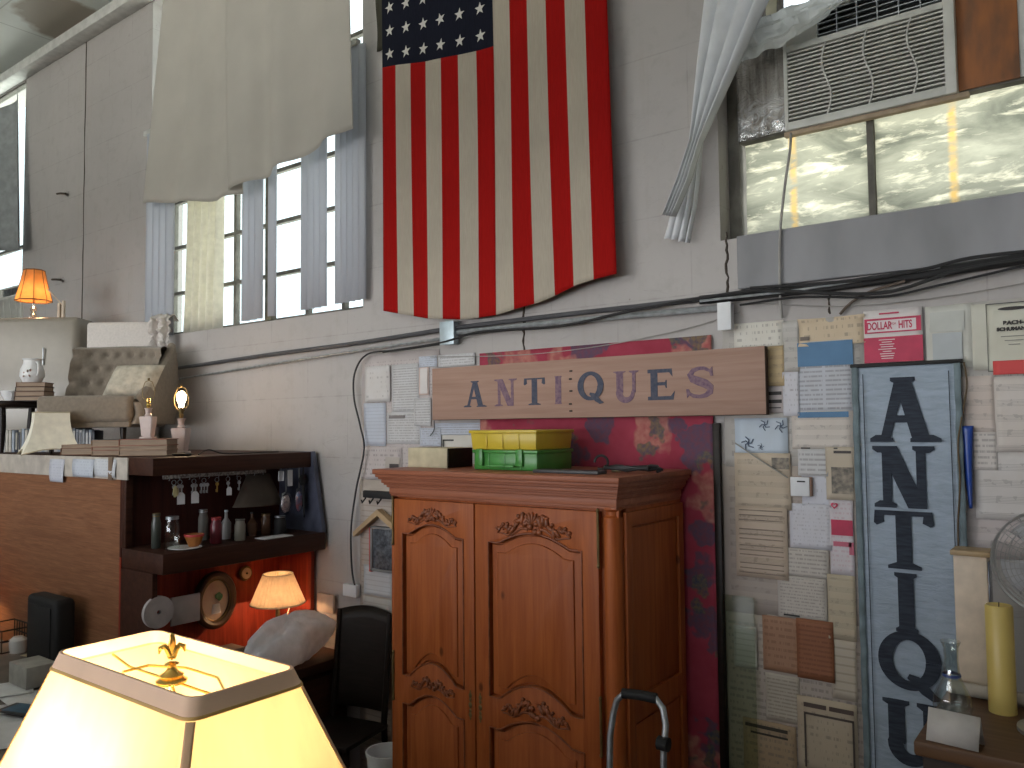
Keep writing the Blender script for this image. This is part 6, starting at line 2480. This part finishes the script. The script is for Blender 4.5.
# small dark dish and wire on the hutch top
p = atZ(182, 455, DZ)
p = Vector((-4.60, atX(182, 455, -4.60).y, 0))
tag(MB().lathe([(0, 0), (.05, 0), (.06, .012), (.055, .016), (0, .010)], (p.x, p.y, DZ - .002), 24).build('dark_dish', M['blackwood']), 'small dark dish on top of the hutch near the lit bulb', 'dish')
cable('cord', 'thin dark cord lying curled on top of the hutch', [(-4.55, -.80, DZ + .004), (-4.6, -.70, DZ + .03), (-4.58, -.60, DZ + .004), (-4.5, -.40, DZ + .004), (-4.5, -.25, DZ + .004)], .004, M['blackcable'], 'cord')
# pinned curtain-like pale card right of armchair wing
# white books under chair
p = deck(112, 6.0)
for k, nm in enumerate(('lower', 'upper')):
    book('white-edged book under the armchair, %s of the two' % nm, p, DZ + .0005 + .046 * k, .20, .18, .045, YAW, simple('white_cover_%d' % k, (.55, .56, .60), .6), 'white-edged books under the armchair')

# ------------------------------------------------------------------ low left: cluttered table in front of the plywood
TZ = .80
tb_ = thing('work_table', 'cluttered low table in front of the plywood panel at left', 'table', (-5.4, -1.75, 0))
MB().box(-6.8, -4.0, -2.35, -1.21, TZ - .04, TZ, .006).build('table_top', simple('worn_grey_table', (.22, .19, .17), .6, var=.2, scale=5), tb_)
for x in (-6.7, -4.1):
    for y in (-2.27, -1.29):
        MB().box(x - .03, x + .03, y - .03, y + .03, 0, TZ - .04, .004).build('leg', M['darkwood'], tb_)
# black box-like speaker
a, b = at(34, 640, -1.32), at(64, 640, -1.32)
zt = at(54, 597, -1.32).z
sp_t = thing('black_case', 'black upright case with rounded top on the low left table', 'case', ((a.x + b.x) / 2, -1.34, TZ))
MB().box(a.x, b.x, -1.37, -1.25, TZ, zt, .03, seg=4).build('case_body', M['black'], sp_t)
MB().box(a.x + .04, b.x - .06, -1.378, -1.368, TZ + .06, zt - .05, .004).build('front_grille', M['black'], sp_t)
tag(MB().box(a.x - .08, b.x + .22, -1.46, -1.22, TZ - .001, TZ + .02, .008).build('black_tray', M['black']) if False else MB().box(b.x + .03, b.x + .35, -1.44, -1.24, TZ, TZ + .03, .008).build('black_tray', M['black']), 'flat black tray right of the black case', 'tray')
# papers heap, white carton, blue book
random.seed(31)
for k, (px, py, w, d, lab) in enumerate(((22, 715, .45, .30, 'large white sheet spread under the blue booklet'), (6, 735, .40, .30, 'creased white sheet at the left front of the low table'), (30, 700, .30, .22, 'white sheet beside the small white carton'), (48, 655, .26, .20, 'folded tan sheet behind the white carton'), (12, 690, .28, .2, 'grey sheet at the left edge of the low table'))):
    p = atZ(px, py, TZ + .004 + .002 * k)
    rz = random.uniform(-.5, .5)
    o = MB().grid(lambda u, v: Vector((p.x + ((u - .5) * w) * math.cos(rz) - (v - .5) * d * math.sin(rz), p.y + (u - .5) * w * math.sin(rz) + (v - .5) * d * math.cos(rz), TZ + .004 + .004 * k + .004 * abs(noise.noise(Vector((u * 3, v * 3, k)))))), 10, 8).build('loose_paper', M['white'] if k != 3 else M['creambox'], solid=.0008)
    tag(o, lab, 'paper')
p = atZ(22, 690, TZ)
tag(MB().box(p.x - .13, p.x + .10, p.y - .02, p.y + .14, TZ + .022, TZ + .14, .004).build('small_carton', simple('dull_white_carton', (.42, .41, .38), .7)), 'small dull white carton on the low left table', 'box')
p = atZ(20, 709, TZ + .03)
bb_ = thing('booklet', 'dark booklet with blue cover on the papers of the low table', 'booklet', (p.x, p.y, TZ + .024), R(20))
MB().box(-.09, .11, -.06, .06, 0, .012, .002).build('booklet_body', M['dkgrey'], bb_, world=False)
MB().box(-.06, .105, -.055, .055, .012, .014, .001).build('blue_cover', simple('blue_cover', (.04, .13, .22), .5), bb_, world=False)
p = atZ(8, 648, TZ)
wbk = thing('wire_basket', 'black wire basket at the left end of the low table', 'basket', (p.x, p.y, TZ))
m_ = MB()
for k in range(3):
    z = .01 + .07 * k
    m_.tube([(-.16, -.1, z), (.16, -.1, z), (.16, .1, z), (-.16, .1, z)], .005, 5, closed=True)
for k in range(9):
    xx = -.16 + .04 * k
    m_.tube([(xx, -.1, .01), (xx, -.1, .15)], .003, 5)
    m_.tube([(xx, .1, .01), (xx, .1, .15)], .003, 5)
m_.build('wire_mesh', M['black'], wbk, world=False)
p = atZ(18, 650, TZ)
tag(MB().lathe([(0, 0), (.05, 0), (.055, .08), (.03, .10), (0, .10)], (p.x + .05, p.y - .02, TZ), 20).build('white_pot', M['ceramic']), 'small white pot behind the carton on the low table', 'pot')

# lamp just beyond the left edge lighting the plywood
p = at(-34, 600, -1.36)
ol = thing('table_lamp', 'lit table lamp at the extreme left, glowing on the plywood', 'lamp', (p.x, p.y, TZ))
MB().lathe([(0, 0), (.06, 0), (.06, .015), (.02, .03), (.03, .10), (.012, .18), (.012, .26), (0, .26)], (0, 0, 0), 20).build('lamp_stem', M['dullbrass'], ol, world=False)
MB().lathe([(.12, .26), (.07, .44)], (0, 0, 0), 28).build('cone_shade', M['amber'], ol, world=False, solid=.002)
MB().ball((0, 0, .31), .025, 1, 1, 1.3).build('light_bulb', M['strongbulb'], ol, world=False)

# ------------------------------------------------------------------ hand truck beside the wardrobe
Y = -.60
Y = -.90
ht = thing('hand_truck', 'grey tube hand truck with black grip leaning beside the wardrobe', 'hand truck', (at(645, 768, Y).x, Y, 0))
xl, xr = at(613, 740, -.90).x, at(666, 740, -.90).x
zt = at(640, 697, Y).z
pts = [(xl - .0, Y - .10, .12), (xl, Y - .06, .5), (xl, Y - .02, zt - .16), (xl + .004, Y, zt - .08), (xl + .02, Y, zt - .03), (xl + .05, Y, zt), (xr - .05, Y + .02, zt), (xr - .02, Y + .02, zt - .03), (xr, Y, zt - .08), (xr, Y - .02, zt - .16), (xr, Y - .06, .5), (xr, Y - .10, .12)]
MB().tube(pts, .012, 12).build('tube_frame', M['steel'], ht)
MB().tube([(xl + .045, Y, zt), ((xl + xr) / 2, Y + .01, zt + .003), (xr - .045, Y + .02, zt)], .019, 12).build('grip', M['black'], ht)
for z in (.75, .45, .2): MB().tube([(xl, Y - .05, z), (xr, Y - .05, z)], .009, 8).build('cross_bar', M['steel'], ht)
MB().lathe([(0, -.02), (.025, -.02), (.025, .02), (0, .02)], (xr, Y - .02, zt - .14), 16, axis='X').build('release_knob', M['black'], ht)
MB().box(xl - .03, xr + .03, Y - .30, Y - .10, .01, .02, .003).build('toe_plate', M['steel'], ht)
for x in (xl - .04, xr + .04):
    MB().lathe([(0, -.02), (.06, -.02), (.085, -.012), (.085, .012), (.06, .02), (0, .02)], (x, Y - .02, .086), 24, axis='X').build('wheel', M['black'], ht)

# white bucket bottom left of wardrobe
bkx = at(374, 752, -.40).x + .10
hb = at(380, 748, -.40).z
MBk = thing('white_bucket', 'white bucket at the bottom of the picture, just left of the wardrobe', 'bucket', (bkx, -.40, 0))
pd = thing('small_stool', 'dark stool carrying the white bucket', 'stool', (bkx, -.40, 0))
MB().lathe([(0, hb - .33), (.12, hb - .33), (.125, hb - .32), (.12, hb - .30), (0, hb - .30)], (0, 0, 0), 24).build('stool_seat', M['blackwood'], pd, world=False)
for k in range(4):
    a = R(45 + 90 * k)
    MB().tube([(math.cos(a) * .13, math.sin(a) * .13, 0), (math.cos(a) * .09, math.sin(a) * .11, hb - .32)], .013, 8).build('leg', M['blackwood'], pd, world=False)
MB().lathe([(0, hb - .298), (.09, hb - .298), (.108, hb - .02), (.115, hb - .02), (.115, hb), (.106, hb), (.088, hb - .29), (0, hb - .29)], (0, 0, 0), 28).build('bucket_body', M['white'], MBk, world=False)

# ------------------------------------------------------------------ chest at right with its things
CZ = 1.30
cf = at(915, 738, -.90)
CX0, CX1, CYF, CYB = -.525, .35, -.90, -.30
ct = thing('brown_chest', 'brown wooden chest at the lower right carrying candle and bottle', 'chest', ((CX0 + CX1) / 2, (CYF + CYB) / 2, 0))
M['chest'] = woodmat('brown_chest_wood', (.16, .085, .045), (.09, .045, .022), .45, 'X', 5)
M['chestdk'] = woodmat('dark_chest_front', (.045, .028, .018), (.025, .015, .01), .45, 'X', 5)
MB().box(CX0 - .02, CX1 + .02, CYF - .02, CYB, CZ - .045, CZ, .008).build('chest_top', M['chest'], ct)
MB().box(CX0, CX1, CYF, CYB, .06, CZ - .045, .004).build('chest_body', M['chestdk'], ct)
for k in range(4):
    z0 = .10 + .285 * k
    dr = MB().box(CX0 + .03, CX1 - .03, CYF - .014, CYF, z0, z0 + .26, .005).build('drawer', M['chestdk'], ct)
    for x in (CX0 + .2, CX1 - .2): MB().ball((x, CYF - .026, z0 + .13), .015).build('knob', M['dullbrass'], dr)
for x in (CX0 + .04, CX1 - .04):
    for y in (CYF + .04, CYB - .04): MB().lathe([(0, 0), (.025, 0), (.032, .06), (0, .06)], (x, y, 0), 14).build('foot', M['chestdk'], ct)
# things on chest
def onchest(px, py): return atZ(px, py, CZ)


p = onchest(1003, 712)
r_c = 12.5 * (p - CAM).dot(F_) / FPX
zt = CAM.z + 0
hc = (712 - 606) * (p - CAM).dot(F_) / FPX
cdl = thing('pillar_candle', 'tall yellow pillar candle on the right chest', 'candle', (p.x, p.y, CZ))
MB().lathe([(0, 0), (r_c, 0), (r_c, hc - .006), (r_c - .004, hc), (r_c * .6, hc - .006), (0, hc - .008)], (0, 0, 0), 36).build('wax', M['candle'], cdl, world=False)
MB().tube([(0, 0, hc - .01), (.001, 0, hc + .008)], .0015, 6).build('wick', M['black'], cdl, world=False)
# tent card
p = onchest(953, 745)
tc = thing('price_card', 'white folded price card standing at the front of the right chest', 'card', (p.x, p.y, CZ), R(-6))
wdc = .14
M['tent'] = simple('cream_card_stock', (.55, .52, .50), .7)
for nm, (y0, y1) in (('card_front', (-.012, .022)), ('card_back', (.056, .022))):
    MB().grid(lambda u, v: Vector(((u - .5) * wdc, y0 + (y1 - y0) * v, .001 + .088 * v)), 2, 2).build(nm, M['tent'], tc, world=False, solid=.0008)
# bottle with stopper: narrow carafe
p = onchest(953, 712)
s = (p - CAM).dot(F_) / FPX
bt_ = thing('glass_carafe', 'clear glass carafe standing left of the yellow candle', 'carafe', (p.x, p.y, CZ))
MB().lathe([(0, .002), (16 * s, .0), (18 * s, 6 * s), (17 * s, 16 * s), (8 * s, 36 * s), (6.5 * s, 52 * s), (7 * s, 64 * s), (9.5 * s, 70 * s), (9 * s, 70 * s), (6 * s, 63 * s), (5.5 * s, 52 * s), (7 * s, 36 * s), (15 * s, 16 * s), (14 * s, 5 * s), (0, 4 * s)], (0, 0, 0), 32).build('carafe_glass', M['clear'], bt_, world=False)
MB().lathe([(8.2 * s, 35 * s), (8.8 * s, 36 * s), (8.2 * s, 38 * s)], (0, 0, 0), 32).build('neck_ring', simple('blue_neck_ring', (.05, .08, .25), .3), bt_, world=False)
# rolled white paper
p = onchest(985, 708)
rp = MB().tube([(p.x - .12, p.y + .10, CZ + .024), (p.x + .25, p.y + .07, CZ + .024)], .022, 20)
tag(rp.build('paper_roll', simple('cream_paper_roll', (.50, .44, .38), .7)), 'cream paper roll lying behind the carafe and candle', 'paper roll')
# ivory tall box frame
p = onchest(975, 694)
fz = at(975, 553, p.y).z
vf = thing('ivory_cabinet', 'tall narrow ivory wooden case standing at the back of the right chest', 'case', (p.x, p.y, CZ))
wv = 15 * (p - CAM).dot(F_) / FPX
hv = fz - CZ
MB().box(-wv, wv, 0, .10, 0, hv, .004).build('case_body', M['ivory'], vf, world=False)
MB().box(-wv - .008, wv + .012, -.010, .11, hv - .012, hv + .006, .003).build('case_cap', simple('tan_cap', (.42, .29, .15), .5), vf, world=False)
MB().box(wv, wv + .004, .012, .088, .03, hv - .03, .001).build('mirror_side', simple('grey_mirror', (.25, .27, .32), .15, .6), vf, world=False)
# desk fan (only its left edge shows)
pf = at(1052, 562, -.62)
fn_ = thing('desk_fan', 'round wire desk fan cut by the right edge of the picture', 'fan', (pf.x, -.62, CZ))
Rf = (1052 - 1001) * (pf - CAM).dot(F_) / FPX
gr = MB()
for r in [Rf * k / 12 for k in range(2, 13)]:
    for yy, dy in ((-.66, .05 * (1 - (r / Rf) ** 2)),):
        gr.tube([(pf.x + math.cos(2 * PI * k / 48) * r, yy - dy, pf.z + math.sin(2 * PI * k / 48) * r) for k in range(48)], .0014 if r < Rf else .004, 5, closed=True)
for k in range(30):
    a = 2 * PI * k / 30
    gr.tube([(pf.x + math.cos(a) * Rf * q, -.66 - .05 * (1 - q * q), pf.z + math.sin(a) * Rf * q) for q in (.15, .4, .7, 1)], .0012, 5)
gr.build('front_guard', M['grille'], fn_)
gr = MB()
for r in (Rf * .5, Rf * .75, Rf):
    gr.tube([(pf.x + math.cos(2 * PI * k / 48) * r, -.60 + .05 * (1 - (r / Rf) ** 2), pf.z + math.sin(2 * PI * k / 48) * r) for k in range(48)], .002 if r < Rf else .004, 5, closed=True)
for k in range(20):
    a = 2 * PI * k / 20
    gr.tube([(pf.x + math.cos(a) * Rf * q, -.60 + .05 * (1 - q * q), pf.z + math.sin(a) * Rf * q) for q in (.15, .4, .7, 1)], .0012, 5)
gr.build('rear_guard', M['grille'], fn_)
for k in range(4):
    a0 = k * PI / 2
    MB().grid(lambda u, v: Vector((pf.x + math.cos(a0 + v * .9) * Rf * (.15 + .72 * u), -.63 + .02 * (v - .5), pf.z + math.sin(a0 + v * .9) * Rf * (.15 + .72 * u))), 6, 6).build('blade', simple('pale_fan_blade', (.50, .50, .52), .4), fn_, solid=.002)
MB().lathe([(0, -.03), (.05, -.03), (.055, .0), (.05, .10), (.03, .13), (0, .13)], (pf.x, -.58, pf.z), 24, axis='Y').build('motor', simple('pale_motor', (.45, .44, .42), .4), fn_)
MB().tube([(pf.x, -.55, pf.z - .03), (pf.x, -.60, CZ + .02)], .016, 12).build('stand', M['grille'], fn_)
MB().lathe([(0, 0), (.11, 0), (.11, .012), (.05, .025), (0, .025)], (pf.x, -.62, CZ), 28).build('fan_base', M['grille'], fn_)

# ------------------------------------------------------------------ foreground lamp
LZ = 1.99
FA, FB, FC = Vector((-1.005, -3.162, LZ)), Vector((-.722, -3.158, LZ)), Vector((-.722, -3.036, LZ))
lx0, lx1, ly0, ly1 = -1.008, -.722, -3.160, -3.036
lcx, lcy = (lx0 + lx1) / 2, (ly0 + ly1) / 2
fl_ = thing('rectangular_lamp', 'large lit cream rectangular lamp with gold finial in the foreground', 'lamp', (lcx, lcy, 1.30))
EX, EY, HS = .36, .36, .27


def rrect(x0, x1, y0, y1, r, z, n=5):
    pts = []
    for cx, cy, a0 in ((x1 - r, y1 - r, 0), (x0 + r, y1 - r, 90), (x0 + r, y0 + r, 180), (x1 - r, y0 + r, 270)):
        for k in range(n + 1):
            a = R(a0 + 90 * k / n)
            pts.append(Vector((cx + r * math.cos(a), cy + r * math.sin(a), z)))
    return pts


def shade_ring(t):   # t: drop below rim
    k = t + .25 * t * t
    return rrect(lx0 - EX * k, lx1 + EX * k, ly0 - EY * k, ly1 + EY * k, .012 + .05 * t, LZ - t)


t = bmesh.new()
rings = [[t.verts.new(p) for p in shade_ring(HS * k / 12)] for k in range(13)]
for A, B in zip(rings[:-1], rings[1:]):
    for k in range(len(A)): t.faces.new((A[k], B[k], B[(k + 1) % len(A)], A[(k + 1) % len(A)]))
m_ = MB()
m_._merge(t)
M['bigshade'] = translucent('cream_silk_shade', (.88, .76, .50), .5, .8, (1, 1, .12), 60, .05)
m_.build('shade_cloth', M['bigshade'], fl_, angle=25)


def band(t0, t1, off):
    mb = MB()
    t = bmesh.new()
    RR = []
    for tt, o in ((t0, off), (t1, off), (t1, -.0015), (t0, -.0015)):
        k = tt + .25 * tt * tt
        RR.append([t.verts.new(p) for p in rrect(lx0 - EX * k - o, lx1 + EX * k + o, ly0 - EY * k - o, ly1 + EY * k + o, .013 + .05 * tt + max(o, 0), LZ - tt)])
    n = len(RR[0])
    for i in range(4):
        A, B = RR[i], RR[(i + 1) % 4]
        for k in range(n): t.faces.new((A[k], B[k], B[(k + 1) % n], A[(k + 1) % n]))
    bmesh.ops.recalc_face_normals(t, faces=t.faces[:])
    mb._merge(t)
    return mb


band(-.002, .0145, .0016).build('rim_band', simple('lit_taupe_binding', (.90, .62, .45), .8, var=.04), fl_)  # lamplight put into the rim colour, lighter than the hem
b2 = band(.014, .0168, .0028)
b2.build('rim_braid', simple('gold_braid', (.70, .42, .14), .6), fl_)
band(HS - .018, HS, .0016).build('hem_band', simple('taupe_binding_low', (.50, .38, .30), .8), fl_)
# vertical strips over the four corners
for cx, cy, sx, sy in ((lx1, ly0, 1, -1), (lx0, ly0, -1, -1), (lx1, ly1, 1, 1), (lx0, ly1, -1, 1)):
    def strip(u, v):
        tt = .018 + (HS - .03) * v
        k = tt + .25 * tt * tt
        r = .012 + .05 * tt
        a = R(45) * 1
        base = Vector((cx + sx * EX * k - sx * r, cy + sy * EY * k - sy * r, LZ - tt))
        aa = math.atan2(sy, sx) + (u - .5) * .55 * (.012 / r) * 1.3
        return base + Vector((math.cos(aa), math.sin(aa), 0)) * (r + .0012)
    MB().grid(strip, 4, 14).build('corner_strip', simple('brown_corner_tape', (.72, .46, .28), .8), fl_, solid=.001)
# spider, harp and finial
wz = LZ - .004
sp_w = MB()
sp_w.tube([(lx0 + .01, lcy, wz - .01), (lx0 + .05, lcy, wz - .018), (lx1 - .05, lcy, wz - .018), (lx1 - .01, lcy, wz - .01)], .0016, 6)
oc = [(lcx + math.cos(R(22.5 + 45 * k)) * .085, lcy + math.sin(R(22.5 + 45 * k)) * .040, wz - .018) for k in range(8)]
sp_w.tube(oc, .0016, 6, closed=True)
sp_w.build('wire_spider', M['gold'], fl_)
fz0 = wz - .02
MB().lathe([(0, fz0), (.016, fz0), (.017, fz0 + .003), (.012, fz0 + .006), (.013, fz0 + .009), (.008, fz0 + .012), (.005, fz0 + .016), (.0045, fz0 + .019), (.008, fz0 + .021), (.0045, fz0 + .023), (0, fz0 + .024)], (lcx, lcy, 0), 24).build('finial_base', M['gold'], fl_)
fd = MB()
zf = fz0 + .023
fd.ball((0, 0, .017), .0042, 1, .6, 3.6, 3)
for s in (-1, 1):
    fd.tube([(s * .001, 0, .004), (s * .004, 0, .013), (s * .008, 0, .018), (s * .0125, 0, .016), (s * .0135, 0, .010)], [.003, .0034, .0032, .0028, .0008], 8)
fd.ball((0, 0, .006), .0055, 1, .7, .35, 2)
bmesh.ops.transform(fd.bm, matrix=Matrix.Translation((lcx, lcy, zf)) @ Matrix.Rotation(YAW + R(20), 4, 'Z'), verts=fd.bm.verts)
fd.build('fleur_finial', M['gold'], fl_)
MB().tube([(lcx, lcy - .0, 1.78), (lcx - .035, lcy, 1.80), (lcx - .04, lcy, 1.90), (lcx, lcy, fz0), (lcx + .04, lcy, 1.90), (lcx + .035, lcy, 1.80), (lcx, lcy, 1.78)], .0015, 6).build('harp', M['brass'], fl_)
MB().lathe([(0, 1.30), (.08, 1.30), (.08, 1.315), (.03, 1.33), (.02, 1.37), (.05, 1.45), (.055, 1.52), (.03, 1.60), (.015, 1.65), (.015, 1.75), (.02, 1.76), (.02, 1.79), (0, 1.79)], (lcx, lcy, 0), 28).build('lamp_body', M['brass'], fl_)
for k in (-1, 1):
    MB().ball((lcx + k * .06, lcy, 1.84), .022, 1, 1, 1.3).build('light_bulb', M['bulb'], fl_)
    MB().tube([(lcx, lcy, 1.78), (lcx + k * .06, lcy, 1.785), (lcx + k * .06, lcy, 1.815)], .008, 8).build('bulb_holder', M['brass'], fl_)
    lamp_light('foreground_lamp_light', (lcx + k * .06 - .02, lcy - .012, 1.86), 2.7 if k > 0 else 4.6, (1.0, .74, .40), .025)
# chest under it
tc_ = thing('tall_chest', 'dark tall chest below the foreground lamp', 'chest', (lcx, lcy, 0))
MB().box(lcx - .35, lcx + .35, lcy - .22, lcy + .22, 1.27, 1.2995, .006).build('chest_top', M['darkwood'], tc_)
MB().box(lcx - .33, lcx + .33, lcy - .20, lcy + .20, .05, 1.27, .004).build('chest_body', M['darkwood'], tc_)
for k in range(4):
    dr = MB().box(lcx - .30, lcx + .30, lcy + .20, lcy + .212, .10 + .28 * k, .35 + .28 * k, .004).build('drawer', M['darkwood'], tc_)
    MB().ball((lcx, lcy + .222, .225 + .28 * k), .014).build('knob', M['dullbrass'], dr)
for x in (-.29, .29):
    for y in (-.16, .16): MB().lathe([(0, 0), (.025, 0), (.03, .05), (0, .05)], (lcx + x, lcy + y, 0), 12).build('foot', M['darkwood'], tc_)
